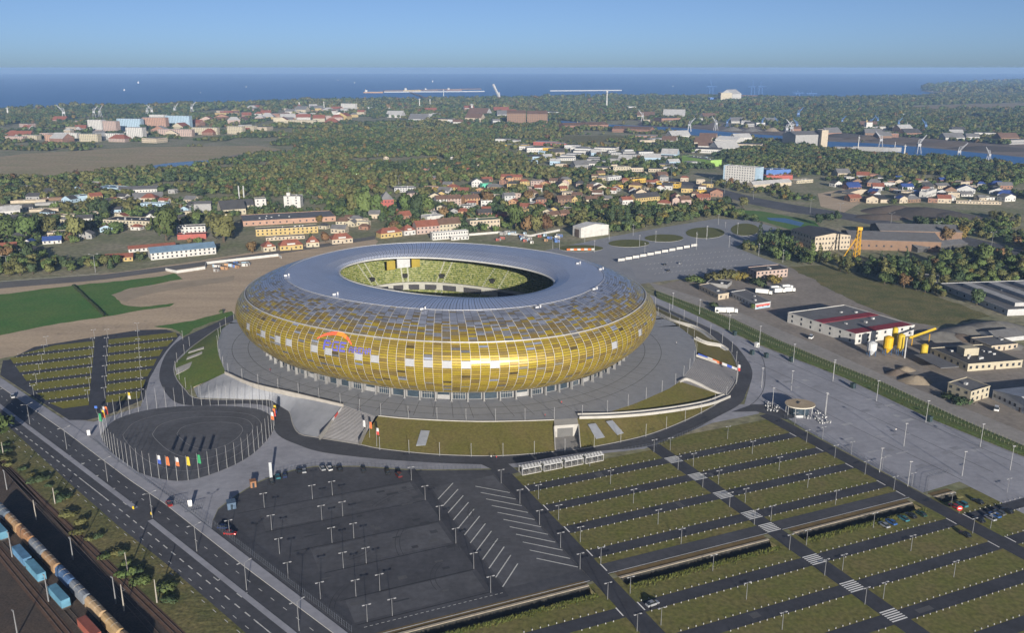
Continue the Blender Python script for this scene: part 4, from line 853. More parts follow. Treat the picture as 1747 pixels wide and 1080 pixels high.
# banners on the stair walls
def banner(p0, p1, h, cols, label, zt=(0, 0)):
    t = thing('banner', p0, label, 'banner'); n_ = len(cols)
    for k, c in enumerate(cols):
        a, b = p0.lerp(p1, k / n_) - p0, p0.lerp(p1, (k + 1) / n_) - p0; d = (b - a).normalized(); q = Vector((d.y, -d.x, 0)) * .06; u = Vector((0, 0, h)); mb = MB()
        mb.quad(a + q, b + q, b + q + u, a + q + u); mb.quad(b - q, a - q, a - q + u, b - q + u); mb.quad(a + q + u, b + q + u, b - q + u, a - q + u); mb.build('cloth_panel', mat('flag_' + c, FC[c], .7, var=.04), t)
banner(G(545, 748, .4), G(583, 700, 4.6), 1.5, ['white', 'red', 'red', 'white', 'red', 'white'], 'red and white banner hung along the side of the broad stairs')
banner(G(1191, 607, 5.4), G(1257, 632, .6), 1.4, ['blue', 'blue', 'white', 'orange', 'orange', 'white', 'blue', 'white'], 'blue white and orange banner above the eastern stairs')

# fences
M_fence = mat('fence_wire', (0.09, 0.10, 0.12), 0.6, 0.2)
def fence(pts, label, h=2.2, step=2.5, m=None, bars=3, r=.05):
    L = sum((b - a).length for a, b in zip(pts[:-1], pts[1:])); n_ = max(2, int(L / step)); P = resample(pts, n_); t = thing('fence', P[0], label, 'fence'); o = P[0]
    mb = MB()
    for p in P: mb.bar(p - o, p - o + Vector((0, 0, h)), r, 4)
    mb.build('fence_post', m or M_fence, t, kind='stuff'); mb = MB()
    for k in range(bars):
        z = Vector((0, 0, h * (k + .5) / bars))
        for a, b in zip(P[:-1], P[1:]): mb.bar(a - o + z, b - o + z, r * .5, 4)
    mb.build('wire', m or M_fence, t, kind='stuff')
fence([G(*p) for p in ((366, 899), (420, 941), (520, 1018), (600, 1080))], 'dark wire fence between the asphalt car park and the pavement', 2.4, 1.2)
fence([G(*p) for p in ((470, 812), (503, 802), (538, 796), (612, 796), (701, 802), (820, 801))], 'low wire fence along the stadium side of the asphalt car park', 1.8, 1.6)
fence([UV(262.8, 292), UV(262.8, 212)], 'dark fence between the eastern lane and the pale plaza', 2.2, 1.6)
fence([UV(262.8, 212.2), UV(275, 222), UV(286, 222)], 'short fence at the southern corner of the pale plaza', 2.2, 1.5)
fence([G(*p, .1) for p in ((1290, 588), (1440, 648), (1585, 717), (1747, 782))], 'low rail along the hedge side of the pale plaza', 1.1, 3, None, 2)
fence([G(*p, .1) for p in ((160, 750), (190, 780), (250, 822), (310, 862), (358, 898))], 'wire fence between the sidewalk and the round forecourt', 1.8, 1.6)
fence([G(*p, .1) for p in ((1215, 722), (1180, 738), (1120, 762), (1060, 772))], 'fence beside the ring road above the grass car park', 2, 1.6)
# the espalier hedge east of the plaza
HB = [G(*p, .1) for p in ((1120, 508), (1196, 541), (1287, 584), (1440, 644), (1585, 713), (1747, 779), (1850, 821))]; HT = [G(*p, .1) for p in ((1120, 496), (1252, 545), (1326, 579), (1400, 611), (1506, 652), (1655, 722), (1850, 805))]
hb, ht_ = resample(HB, 70), resample(HT, 70); mb = MB(); M_hedge = mat('bank_ivy', (0.06, 0.10, 0.024), 0.95, col2=(0.10, 0.115, 0.04), scale=0.3, fine=(1.2, .35), bump=.6)
prof_ = [(0, 0), (.12, .7), (.35, 1.1), (.6, 1.2), (.85, .8), (1, 0)]
for i in range(69):
    for (f0, z0), (f1, z1) in zip(prof_[:-1], prof_[1:]): mb.quad(hb[i].lerp(ht_[i], f0) + Vector((0, 0, z0)), hb[i + 1].lerp(ht_[i + 1], f0) + Vector((0, 0, z0)), hb[i + 1].lerp(ht_[i + 1], f1) + Vector((0, 0, z1)), hb[i].lerp(ht_[i], f1) + Vector((0, 0, z1)))
struct('planted_bank', mb, M_hedge)
for f0, w_ in ((.3, 'lower'), (.7, 'upper')): fence([a.lerp(b, f0) + Vector((0, 0, .9)) for a, b in zip(hb, ht_)], f'row of climbing-plant stakes, {w_} line on the long green bank', 1.5, 1.9, mat('stake', (0.20, 0.21, 0.12), .8), 1, .07)

# bollards at the lane edges
bo = MB(); bo.cone((0, 0, 0), .17, .15, .38, 7); bo.cone((0, 0, .38), .15, .06, .08, 7); BO = bo.mesh('bollard', mat('bollard_white', (0.30, 0.30, 0.30), .6))
bl_ = []
for i, v in enumerate(LV):
    for u0, u1, nme in ((50, WR[0], 'below the asphalt'), (WR[1], MR[0], 'of the western grass bays'), (MR[1], ER[0], 'of the eastern grass bays'), (ER[1], 330, 'by the parked cars')):
        if i < 4 and (u0 == 50 or u0 == ER[1]): continue
        for sd_ in (-1, 1):
            n_ = int((u1 - u0 - 3) / 2.6)
            for k in range(n_): bl_.append((UV(u0 + 2 + k * 2.6, v + sd_ * 2.9, .04), i, nme, sd_))
for i, v in enumerate(V6):
    for lo, hi in ((-80, -31.4), (-24.2, 20)):
        c_ = clip_u(v, lo, hi)
        if c_:
            for sd_ in (-1, 1):
                for k in range(int((c_[1] - c_[0]) / 2.6)): bl_.append((UV(c_[0] + 1 + k * 2.6, v + sd_ * 2.9, .08), i, 'in the western car park', sd_))
def seen(p):
    q = PIX(p); return 0 < q[0] < 1747 and 0 < q[1] < 1080
bl_ = sorted([b for b in bl_ if seen(b[0])], key=lambda b: b[0].length); mb = MB(); bc = {}
for k, (p, i, nme, sd_) in enumerate(bl_):
    bc[(i, nme, sd_)] = bc.get((i, nme, sd_), 0) + 1
    if k < 300: put(BO, 'bollard', None, p, label=f'white bollard, {nth(bc[(i, nme, sd_)] - 1)} on the {"far" if sd_ > 0 else "near"} edge of lane {nth(i)} {nme}', cat='bollard', group=f'bollards of the {nth(i)} lane {nme}, {"far" if sd_ > 0 else "near"} edge')
    else: mb.cone(p, .17, .15, .4, 5)
mb.build('far_bollards', MATS['bollard_white'], None, label='rows of small white bollards along the lanes of the farther car parks', cat='bollards', kind='stuff')

# cars
M_tyre = mat('tyre', (0.02, 0.02, 0.02), .9); M_cglass = mat('car_glass', (0.02, 0.025, 0.03), .1, spec=.8); M_light = mat('headlight', (0.6, 0.6, 0.6), .2)
def loft(secs, mb, m=0):
    n_ = len(secs[0]); i0 = len(mb.v)
    for s in secs: mb.v += [tuple(p) for p in s]
    for a in range(len(secs) - 1):
        for k in range(n_): mb.f.append((i0 + a * n_ + k, i0 + a * n_ + (k + 1) % n_, i0 + (a + 1) * n_ + (k + 1) % n_, i0 + (a + 1) * n_ + k)); mb.m.append(m)
    mb.f.append(tuple(i0 + k for k in range(n_))[::-1]); mb.m.append(m); mb.f.append(tuple(i0 + (len(secs) - 1) * n_ + k for k in range(n_))); mb.m.append(m)
def car_meshes(van):
    B = MB(); sec = lambda x, w_, z0, z1: [Vector((x, -w_, z0)), Vector((x, w_, z0)), Vector((x, w_ * 1.02, (z0 + z1) / 2)), Vector((x, w_ * .9, z1)), Vector((x, -w_ * .9, z1)), Vector((x, -w_ * 1.02, (z0 + z1) / 2))]
    top = 1.0 if van else .88
    loft([sec(-2.2, .72, .4, .75), sec(-2.1, .84, .28, top), sec(-1, .88, .25, top), sec(.9, .88, .25, top), sec(1.8, .84, .27, .78), sec(2.2, .7, .38, .66)], B)
    Cn = MB(); s2 = lambda x, w_, z: [Vector((x, -w_, top - .05)), Vector((x, w_, top - .05)), Vector((x, w_ * .84, z)), Vector((x, -w_ * .84, z))]
    z1 = 1.9 if van else 1.42; loft([s2(-2.05 if van else -1.85, .8, top + .05), s2(-1.9 if van else -1.35, .8, z1), s2(.35, .8, z1), s2(1.25, .8, top + .03)], Cn)
    Rf = MB(); x0, x1 = (-1.85, .3) if van else (-1.25, .28); Rf.poly([(x0, -.66, z1 + .015), (x1, -.66, z1 + .015), (x1, .66, z1 + .015), (x0, .66, z1 + .015)])
    W_ = MB(); i0 = len(W_.v); n_ = 10
    for y in (-.11, .11): W_.v += [(.31 * math.cos(2 * math.pi * k / n_), y, .31 * math.sin(2 * math.pi * k / n_)) for k in range(n_)]
    for k in range(n_): W_.f.append((k, (k + 1) % n_, n_ + (k + 1) % n_, n_ + k)); W_.m.append(0)
    W_.f += [tuple(range(n_))[::-1], tuple(range(n_, 2 * n_))]; W_.m += [0, 0]
    Hl = MB(); Hl.box((0, 0, -.06), (.06, .34, .14)); return B, Cn, Rf, W_.mesh('wheel', M_tyre), Hl.mesh('headlight', M_light)
CM = {v: car_meshes(v) for v in (False, True)}; CB = {}
CCOL = {'silver': (.32, .33, .35), 'white': (.7, .7, .7), 'black': (.02, .02, .022), 'dark blue': (.02, .035, .10), 'red': (.35, .025, .02), 'blue': (.04, .12, .35), 'teal': (.04, .18, .22), 'grey': (.12, .125, .13), 'dark green': (.02, .06, .045), 'dark red': (.13, .02, .02)}
def car(p, rz, col, where, van=False, s=1.0):
    t = thing('parked_van' if van else 'parked_car', p, f'{col} {"van" if van else "car"} {where}', 'van' if van else 'car', 'cars', rz, s); B, Cn, Rf, W_, Hl = CM[van]; k = (col, van)
    if k not in CB: m = mat('car_' + col, CCOL[col], .3, .3, var=.03, spec=.6); CB[k] = (B.mesh('body', m), Cn.mesh('cabin', M_cglass), Rf.mesh('roof_panel', m))
    for n_, me in zip(('body', 'cabin', 'roof_panel'), CB[k]): put(me, n_, t)
    for x in (-1.35, 1.35):
        for y in (-.8, .8): put(W_, 'wheel', t, (x, y, .31))
    for y in (-.55, .55): put(Hl, 'headlight', t, (2.13, y, .6))
e1a = math.atan2(E1.y, E1.x)
for (x, y), col, v_, where in (((510, 806), 'black', 0, 'first of a pair on the car park edge by the fence'), ((519, 805), 'silver', 0, 'second of a pair on the car park edge by the fence'), ((550, 801), 'silver', 0, 'left of the white car under the forecourt fence'), ((562, 801), 'white', 0, 'parked amid dark cars under the forecourt fence'), ((579, 802), 'black', 0, 'just after the white car under the forecourt fence'), ((620, 804), 'black', 0, 'standing alone on the car park edge'), ((661, 807), 'black', 0, 'beside the dark red van on the car park edge'), ((680, 813), 'dark red', 1, 'at the end of the row on the asphalt car park'), ((464, 824), 'black', 0, 'behind the orange hut'), ((474, 815), 'teal', 0, 'between two dark cars by the tall sign'), ((486, 813), 'dark blue', 0, 'next to the teal car by the tall sign')):
    car(G(x, y, .1), e1a + R.uniform(-.15, .15), col, where, bool(v_))
car(G(382, 902, .1), -.1, 'dark blue', 'in the corner of the asphalt car park near the blue hut'); car(G(393, 912, .1), -.1, 'red', 'in the corner of the asphalt car park'); car(G(289, 862, .12), -.95, 'red', 'turning off the dual carriageway at the gate'); car(UV(129.2, 192.6, .1), GA + .1, 'silver', 'alone on the grass lane at the bottom of the picture'); car(G(22, 678, .1), -.95, 'white', 'driving on the dual carriageway')
rowc = [((1508, 898), 'silver'), ((1520, 893), 'blue'), ((1541, 887), 'teal'), ((1554, 882), 'black'), ((1571, 879), 'dark green')]
for i, ((x, y), c) in enumerate(rowc): car(G(x, y, .06), e1a, c, f'in the row of five beside the ditch, {nth(i)} from the west')
for (x, y), c, v_, where in (((1628, 866), 'red', 0, 'next to the round red sign'), ((1641, 863), 'teal', 1, 'behind the round red sign'), ((1668, 858), 'black', 0, 'standing apart near the plaza corner'), ((1689, 886), 'silver', 0, 'first in the row east of the lane'), ((1697, 881), 'blue', 0, 'second in the row east of the lane'), ((1705, 877), 'grey', 0, 'third in the row east of the lane'), ((1718, 874), 'black', 0, 'fourth in the row east of the lane'), ((1670, 889), 'black', 0, 'nearest the lane among the eastern cars'), ((1646, 914), 'black', 0, 'alone on the grass south of the eastern lane')):
    car(G(x, y, .06), e1a + R.uniform(-.05, .05), c, where, bool(v_))
for (x, y), c, where in (((1384, 577), 'white', 'on the yard road by the red-striped hall'), ((1700, 700), 'white', 'in front of the cream office building'), ((1134, 452), 'black', 'on the coach park, first of three'), ((1160, 450), 'silver', 'on the coach park, second of three'), ((1140, 462), 'black', 'on the coach park, third of three'), ((1225, 533), 'white', 'by the yard fence')): car(G(x, y, .15), GA + .6, c, where, c == 'white', 1.25 if c == 'white' else 1.0)
# lorries
def lorry(p, rz, where, L=10.0):
    t = thing('lorry', p, f'white box lorry {where}', 'lorry', 'lorries', rz); mb = MB(); mb.box((-1.2, 0, 1.0), (L - 3, 2.5, 2.8)); mb.build('cargo_box', mat('lorry_white', (.6, .6, .58), .5, var=.05), t)
    mb = MB(); mb.box((L / 2 - 1.2, 0, .7), (2.0, 2.4, 2.3)); mb.build('cab', MATS['lorry_white'], t); mb = MB(); mb.box((L / 2 - .17, 0, 1.7), (.06, 2.1, .9)); mb.build('windscreen', M_cglass, t); mb = MB(); mb.box((0, 0, .6), (L - 1, 1.0, .4)); mb.build('chassis', M_tyre, t)
    for x in (-L / 2 + 1.2, -L / 2 + 2.4, L / 2 - 1.3):
        for y in (-1.1, 1.1): o = put(CM[True][3], 'wheel', t, (x, y, .5)); o.scale = (1.6, 2, 1.6)
for i, (x, y) in enumerate(((1323, 496), (1329, 500), (1342, 494), (1346, 498.5))): lorry(G(x, y, .06), .25, f'in the pack of four by the bushes, {nth(i)} from the west', 9)
lorry(G(1232, 534, .06), -.15, 'at the foot of the green bank, front one'); lorry(G(1248, 534, .06), -.15, 'at the foot of the green bank, rear one', 8)
lorry(G(1303, 502, .06), -.45, 'standing behind the long workshop', 12)

M_off = mat('off_white', (.36, .365, .37), .6, var=.08)
# kiosk with an oval roof on the plaza
kc = G(1362, 706, .07); t = thing('kiosk', kc, 'round kiosk with a flat sandy oval roof on the pale plaza', 'kiosk')
ov = lambda a, r: (r * 1.15 * math.cos(a) * (1 + .06 * math.cos(a + .5)), r * math.sin(a)); N_ = 28
mb = MB(); mb.prism([ov(2 * math.pi * k / N_, 6.0) for k in range(N_)], 4.6, 5.1, 1, 0, True); rf = mb.build('roof', [mat('kiosk_roof', (.36, .29, .20), .8), mat('kiosk_edge', (.5, .47, .4), .6)], t)
mb = MB(); mb.box((0, .5, 5.1), (2.6, .25, .5), .9); mb.build('roof_vent', mat('vent_dark', (.05, .05, .05), .6), rf)
mb = MB(); mb.prism([ov(2 * math.pi * k / N_, 3.9) for k in range(N_)], 0, 4.6, 0); mb.build('glazing', M_glass, t)
for k in range(9): a = 2 * math.pi * k / 9; x, y = ov(a, 5.3); mb = MB(); mb.cone((x, y, 0), .14, .14, 4.6, 6); mb.build('column', M_polew, t)
mb = MB(); mb.box((-1, -4.6, 0), (3.4, .8, 1.1)); mb.build('counter', M_off, t)
tb = [('table_top', MB().cone((0, 0, .72), .6, .6, .05, 8)), ('leg', MB().cone((0, 0, 0), .3, .06, .72, 6))]; TBM = [(n_, m_.mesh(n_, M_off)) for n_, m_ in tb]; st = MB(); st.box((0, 0, 0), (.5, .5, .45)); st.box((0, .23, .45), (.5, .06, .45)); STM = st.mesh('stool', M_off)
for i, (x, y) in enumerate(zp(1080, 480, 4.153, [(955, 885), (965, 915), (1020, 895), (1010, 920), (1240, 970), (1310, 935), (1305, 975), (1325, 990), (1355, 965), (1385, 1000), (1340, 1005), (955, 870)])):
    t = thing('cafe_table', G(x, y, .07), f'small white cafe table outside the oval-roofed kiosk, {nth(i)} of the group', 'table', 'cafe tables by the kiosk', R.random() * 3)
    for n_, me in TBM: put(me, n_, t)
    for a in (0, 1.57, 3.14, 4.71): put(STM, 'chair', t, (1.0 * math.cos(a), 1.0 * math.sin(a), 0), a - 1.57)
# dark service cabins on the plaza
for i, (x, y, c) in enumerate(((1253, 572, 0), (1283, 605, 0), (1307, 610, 0), (1291, 592, 1), (1350, 617, 0), (1455, 662, 0), (1585, 719, 0), (395, 866, 2), (432, 830, 3))):
    g = G(x, y, .08); w_ = (1.8, 1.8, 3, 2.2)[(0, 1, 2, 3)[c]]; col = ('dark green', 'white', 'blue', 'orange')[c]; where = ('by the ring road, first of the dark ones', 'on the plaza, second of the dark ones', 'on the plaza, third of the dark ones', 'on the plaza beside the dark ones', 'against the green bank, fourth of the dark ones', 'on the plaza edge, fifth of the dark ones', 'far along the plaza edge, last of the dark ones', 'at the corner of the asphalt car park', 'on the grass rim of the asphalt car park')[i]
    t = thing('service_cabin', g, f'{col} box-shaped service cabin {where}', 'cabin', 'service cabins', GA); m = mat('cabin_' + col, ((.03, .05, .05), (.65, .65, .63), (.07, .11, .17), (.24, .12, .06))[c], .6)
    mb = MB(); mb.box((0, 0, 0), (w_, w_ * 1.2, 2.4)); mb.build('wall', m, t); mb = MB(); mb.box((0, 0, 2.4), (w_ + .2, w_ * 1.2 + .2, .18)); mb.build('roof', m, t); mb = MB(); mb.box((0, -w_ * .6 - .03, .05), (.8, .05, 2)); mb.build('door', M_glass, t)
# turnstile halls at the car park gate
for k in range(4):
    p0 = UV(128.5 + k * 9.3, 286.2 - k * .25 + 2.6, .1); t = thing('turnstile_hall', p0, f'white turnstile shelter with peaked canopies by the ring road, {nth(k)} block from the west', 'turnstiles', 'turnstile blocks', GA)
    mb = MB(); mb.box((4.2, 0, 0), (8.3, 3.6, .25)); mb.build('base', M_conc, t); mb = MB(); mb.box((4.2, -1.7, 2.6), (8.4, .35, .35)); mb.box((4.2, 1.7, 2.6), (8.4, .35, .35)); mb.build('beam', M_off, t)
    for j in range(6):
        x = .8 + j * 1.38; mb = MB(); i0 = len(mb.v); mb.poly([(x - .55, -1.7, 2.95), (x + .55, -1.7, 2.95), (x + .2, 0, 3.7), (x - .2, 0, 3.7)]); mb.poly([(x + .55, 1.7, 2.95), (x - .55, 1.7, 2.95), (x - .2, 0, 3.7), (x + .2, 0, 3.7)]); mb.poly([(x - .55, 1.7, 2.95), (x - .55, -1.7, 2.95), (x - .2, 0, 3.7)]); mb.poly([(x + .55, -1.7, 2.95), (x + .55, 1.7, 2.95), (x + .2, 0, 3.7)]); mb.build('canopy', M_off, t)
        mb = MB(); mb.box((x, 0, .25), (.12, 2.6, 1.5)); mb.build('turnstile', M_pole, t)
    for x in (.1, 2.9, 5.6, 8.3):
        for y in (-1.7, 1.7): mb = MB(); mb.box((x, y, .2), (.14, .14, 2.4)); mb.build('post', M_off, t)

# signs
def sign(p, h, w_, hh, col, label, rz=0.0, round_=False):
    t = thing('sign', p, label, 'sign', None, rz); mb = MB(); mb.cone((0, 0, 0), .06, .06, h, 6); mb.build('post', M_pole, t); mb = MB()
    if round_: mb.v = [(w_ / 2 * math.cos(k * math.pi / 8), -.08, h + w_ / 2 * math.sin(k * math.pi / 8)) for k in range(16)] + [(w_ / 2 * math.cos(k * math.pi / 8), .0, h + w_ / 2 * math.sin(k * math.pi / 8)) for k in range(16)]; mb.f = [tuple(range(16)), tuple(range(31, 15, -1))] + [(k, 16 + k, 16 + (k + 1) % 16, (k + 1) % 16) for k in range(16)]; mb.m = [0] * 18
    else: mb.box((0, -.08, h - hh), (w_, .1, hh))
    mb.build('board', col, t); return t
sg_ = sign(G(1636, 877, .06), 2.2, 2.0, 2.0, mat('sign_face_red', (.5, .03, .03), .5), 'round red no-entry sign at the eastern lane', 0, True); mb = MB(); mb.box((0, -.13, 2.05), (1.3, .05, .32)); mb.build('bar', M_white, sg_)
sign(G(463, 818, .06), 7.2, 1.1, 6.6, mat('totem_white', (.36, .38, .40), .5), 'tall narrow white totem sign beside the asphalt car park')
for i, (x, y) in enumerate(((228, 870), (259, 880))): sign(G(x, y, .2), 1.4, .8, 1.1, mat('sign_yellow', (.6, .42, .02), .5), f'small yellow keep-right sign at the median gap, {nth(i)} of the pair', -.4)
sign(G(325, 868, .1), 3.4, 1.4, 2.6, M_white, 'white notice board by the forecourt gate', .2); sign(G(152, 745, .1), 3, 1.2, 2.4, M_white, 'white notice board beside the sidewalk', .2); sign(G(165, 705, .1), 3.6, 1.3, 1.2, mat('sign_blue_face', (.05, .12, .4), .5), 'blue parking sign at the western car park gate')

# people on the podium, each one continuous figure
def person_mesh(c1, c2):
    me = bpy.data.meshes.new('person'); J = [(0, 0, .95), (0, 0, 1.25), (0, 0, 1.45), (0, 0, 1.53), (0, .02, 1.68), (.11, 0, .88), (.13, .04, .48), (.14, .02, .06), (.14, .14, .03), (-.11, 0, .88), (-.13, .02, .48), (-.14, -.05, .06), (-.14, .07, .03), (.2, 0, 1.42), (.25, .02, 1.15), (.25, .1, .9), (-.2, 0, 1.42), (-.25, .0, 1.15), (-.25, .06, .9)]
    ed = [(0, 1), (1, 2), (2, 3), (3, 4), (0, 5), (5, 6), (6, 7), (7, 8), (0, 9), (9, 10), (10, 11), (11, 12), (2, 13), (13, 14), (14, 15), (2, 16), (16, 17), (17, 18)]; rad = [.15, .15, .14, .06, .105, .1, .07, .05, .045, .1, .07, .05, .045, .07, .05, .04, .07, .05, .04]
    me.from_pydata(J, ed, []); o = bpy.data.objects.new('tmp_person', me); C.objects.link(o); o.modifiers.new('s', 'SKIN')
    for v, r in zip(me.skin_vertices[0].data, rad): v.radius = (r, r)
    me.skin_vertices[0].data[0].use_root = True; sb = o.modifiers.new('u', 'SUBSURF'); sb.levels = 1
    dg = bpy.context.evaluated_depsgraph_get(); m2 = bpy.data.meshes.new_from_object(o.evaluated_get(dg)); bpy.data.objects.remove(o)
    m2.materials.clear(); [m2.materials.append(q) for q in (mat('coat_' + c1, {'red': (.4, .04, .04), 'dark': (.03, .03, .04), 'pale': (.5, .48, .45)}[c1], .8), mat('trousers', (.03, .035, .06), .8), mat('skin_and_hair', (.3, .18, .12), .7))]
    for p in m2.polygons: p.material_index = 1 if p.center.z < .9 and abs(p.center.x) < .2 else (2 if p.center.z > 1.55 else 0)
    return m2
PM = {c: person_mesh(c, 'dark') for c in ('red', 'dark', 'pale')}
for x, y, z, c, where in ((461, 634, 6, 'red', 'on the podium west of the stadium'), (958, 690, 6, 'red', 'on the podium before the golden facade'), (1154, 588, 6, 'pale', 'on the podium east of the stadium'), (610, 702, 6, 'dark', 'at the top of the broad stairs'), (615, 702, 6, 'dark', 'beside another at the top of the stairs'), (699, 706, 6, 'dark', 'at the podium kerb above the grass'), (838, 783, .2, 'pale', 'on the ring road, first of a pair'), (847, 784, .2, 'red', 'on the ring road, second of a pair'), (1528, 737, .1, 'pale', 'alone in the middle of the pale plaza'), (930, 712, 6, 'red', 'by the kerb above the garage ramp')):
    put(PM[c], 'person', None, G(x, y, z), R.random() * 6, f'person in a {c} coat walking {where}', 'person', 'people')

# trains
def wagon(p, d, L, col, kind_, label):
    t = thing('freight_wagon', p, label, 'wagon', 'freight wagons', math.atan2(d.y, d.x)); m = mat('wagon_' + kind_ + '_%02d' % int(col[0] * 99 + col[2] * 50), col, .6, .1, var=.22, scale=.35)
    mb = MB(); mb.box((0, 0, .8), (L - .6, 2.6, .35)); mb.build('underframe', M_ballast, t)
    for x in (-L / 2 + 1.6, L / 2 - 1.6): mb = MB(); mb.box((x, 0, .22), (2.4, 1.9, .6)); mb.build('bogie', M_tyre, t)
    if kind_ == 'hood':
        n_ = 6; secs = []
        for k in range(n_ + 1):
            x = -L / 2 + .5 + (L - 1) * k / n_; secs.append([Vector((x, 1.4 * math.cos(a), 1.15 + (1.7 if 0 < i < 6 else 0) + 1.3 * max(0, math.sin(a)))) for i, a in enumerate([math.pi * j / 6 for j in range(7)])])
        mb = MB(); loft(secs, mb); mb.build('hood', m, t); 
        for k in (2, 4): mb = MB(); mb.path([s * 1.0 + Vector((0, 0, .03)) for s in secs[k][1:6]], .07); mb.build('hoop', mat('hoop_pale', (.30, .27, .23), .6), t)
    elif kind_ == 'box':
        mb = MB(); mb.box((0, 0, 1.15), (L - .6, 2.5, 2.6)); bx_ = mb.build('container', m, t); mb = MB()
        for k in range(14):
            x = -L / 2 + .6 + (L - 1.2) * k / 13
            for y in (-1.27, 1.27): mb.box((x, y, 1.2), (.12, .06, 2.45))
        mb.build('corrugation', m, bx_, kind='stuff'); mb = MB(); mb.box((L / 2 - .32, 0, 1.2), (.08, 2.2, 2.4)); mb.build('end_door', m, bx_)
def ontrack(i, px, py, z): a, b, d, q = tl[i]; g = G(px, py, z); s = (Vector((g.x, g.y, 0)) - a).dot(d); return a + d * s + Vector((0, 0, .25)), d
ta = [((3, 866), (.12, .15, .19), 'slate grey'), ((20, 884), (.33, .215, .12), 'tan'), ((41, 907), (.30, .165, .085), 'orange-brown'), ((61, 929), (.17, .19, .22), 'blue-grey'), ((83, 952), (.32, .205, .115), 'tan'), ((108, 982), (.07, .13, .25), 'blue'), ((134, 1010), (.18, .21, .20), 'grey-green'), ((160, 1036), (.38, .27, .16), 'beige'), ((186, 1063), (.36, .25, .13), 'tan'), ((212, 1092), (.30, .2, .12), 'brown')]
cnt = {}
c0, dA = ontrack(2, 3, 866, 4.2); step = (ontrack(2, 186, 1063, 4.2)[0] - c0).dot(dA) / 8
for i, (p, c, n_) in enumerate(ta): wagon(c0 + dA * step * i, dA, step - .4, c, 'hood', f'{n_} hooded freight wagon, {nth(i)} in the longer train'); c_ = c
tb_ = [((-4, 899), (.10, .24, .34), 'blue'), ((33, 943), (.09, .20, .33), 'blue'), ((58, 968), (.24, .075, .05), 'rust red'), ((97, 1012), (.10, .22, .34), 'blue'), ((150, 1068), (.25, .08, .055), 'rust red')]
for i, ((x, y), c, n_) in enumerate(tb_): p, d = ontrack(3, x, y, 3.9); wagon(p, d, 11.6, c, 'box', f'{n_} container on a flat wagon, {nth(i)} in the shorter train')
for i, (x, y, h, k) in enumerate(((12, 836, 8, 0), (62, 888, 8, 1), (94, 860, 6.5, 2), (125, 956, 8, 0), (218, 981, 8, 2), (212, 1043, 9, 1), (198, 1031, 9, 0), (268, 1029, 8, 2), (21, 951, 9, 0), (83, 1027, 9, 0), (6, 777, 6, 2), (30, 1085, 8, 0))):
    t = thing('railway_mast', G(x, y), f'{"grey lamp mast" if k == 0 else "catenary mast with bracket" if k == 1 else "concrete mast"} beside the railway tracks, {nth(i)} in the yard', 'mast', 'railway masts', -.7); mb = MB()
    mb.cone((0, 0, 0), .24, .13, h, 6); mb.build('post', M_pole if k == 0 else mat('mast_concrete', (.28, .26, .23), .9), t); mb = MB()
    if k == 1: mb.bar((0, 0, h * .75), (2.6, 0, h * .92), .06); mb.bar((0, 0, h * .92), (2.6, 0, h * .92), .05); mb.build('bracket', M_pole, t)
    elif k == 0: mb.box((-.5, 0, h - .1), (1.1, .3, .18)); mb.build('lamp_head', M_head, t)

for x, y, wh in ((300, 862, 'western'), (330, 872, 'eastern')):
    g = G(x, y, .1); t = thing('mesh_gate', g, f'open dark mesh gate at the forecourt entrance, {wh} leaf', 'gate', None, .5); mb = MB()
    for k in range(9): mb.bar((-3 + k * .75, 0, 0), (-3 + k * .75, 0, 2.1), .05)
    mb.build('gate_bar', M_fence, t, kind='stuff'); mb = MB(); mb.bar((-3, 0, .2), (3, 0, .2), .06); mb.bar((-3, 0, 2.0), (3, 0, 2.0), .06); mb.build('gate_frame', M_fence, t)
# ================================================================== BUILDINGS
FOOT = []                                                    # footprints, kept clear of trees
COLS = {'white': (.42, .415, .40), 'cream': (.36, .325, .245), 'yellow': (.36, .275, .12), 'orange': (.34, .205, .115), 'pink': (.33, .255, .225), 'brick': (.22, .125, .09), 'red': (.29, .085, .07), 'beige': (.36, .31, .24), 'grey': (.24, .24, .24), 'pale grey': (.36, .365, .37), 'brown': (.17, .11, .075), 'dark': (.06, .06, .06), 'blue': (.07, .14, .34), 'pale blue': (.28, .38, .47), 'lime': (.22, .36, .09), 'teal': (.09, .38, .27), 'salmon': (.31, .195, .145), 'gold': (.42, .28, .05)}
RCOL = {'red': (.20, .075, .05), 'dark': (.055, .055, .058), 'grey': (.13, .13, .135), 'pale': (.33, .33, .33), 'blue': (.12, .19, .27), 'brown': (.12, .075, .055), 'navy': (.03, .06, .20), 'white': (.5, .5, .5), 'wine': (.20, .025, .035), 'green': (.10, .15, .10)}
def wm(c): return mat('wall_' + c.replace(' ', '_'), COLS[c], .85, var=.1, scale=.25, fine=(.6, .06))
def rm(c): return mat('roof_' + c, RCOL[c], .75, var=.16, scale=.2, fine=(1.0, .1))
M_win = mat('window_glass', (.03, .035, .045), .2, var=.2, scale=.3, spec=.6); M_winf = mat('window_frame', (.4, .4, .38), .7)
wb = MB(); wb.box((0, 0, 0), (1, 1, 1), 0); WIN = wb.mesh('window', M_win); db = MB(); db.box((0, 0, 0), (1, 1, 1)); DOOR = db.mesh('door', mat('door_dark', (.08, .06, .05), .7)); cb = MB(); cb.box((0, 0, 0), (.7, .6, 1.5)); CHIM = cb.mesh('chimney', wm('brick'))
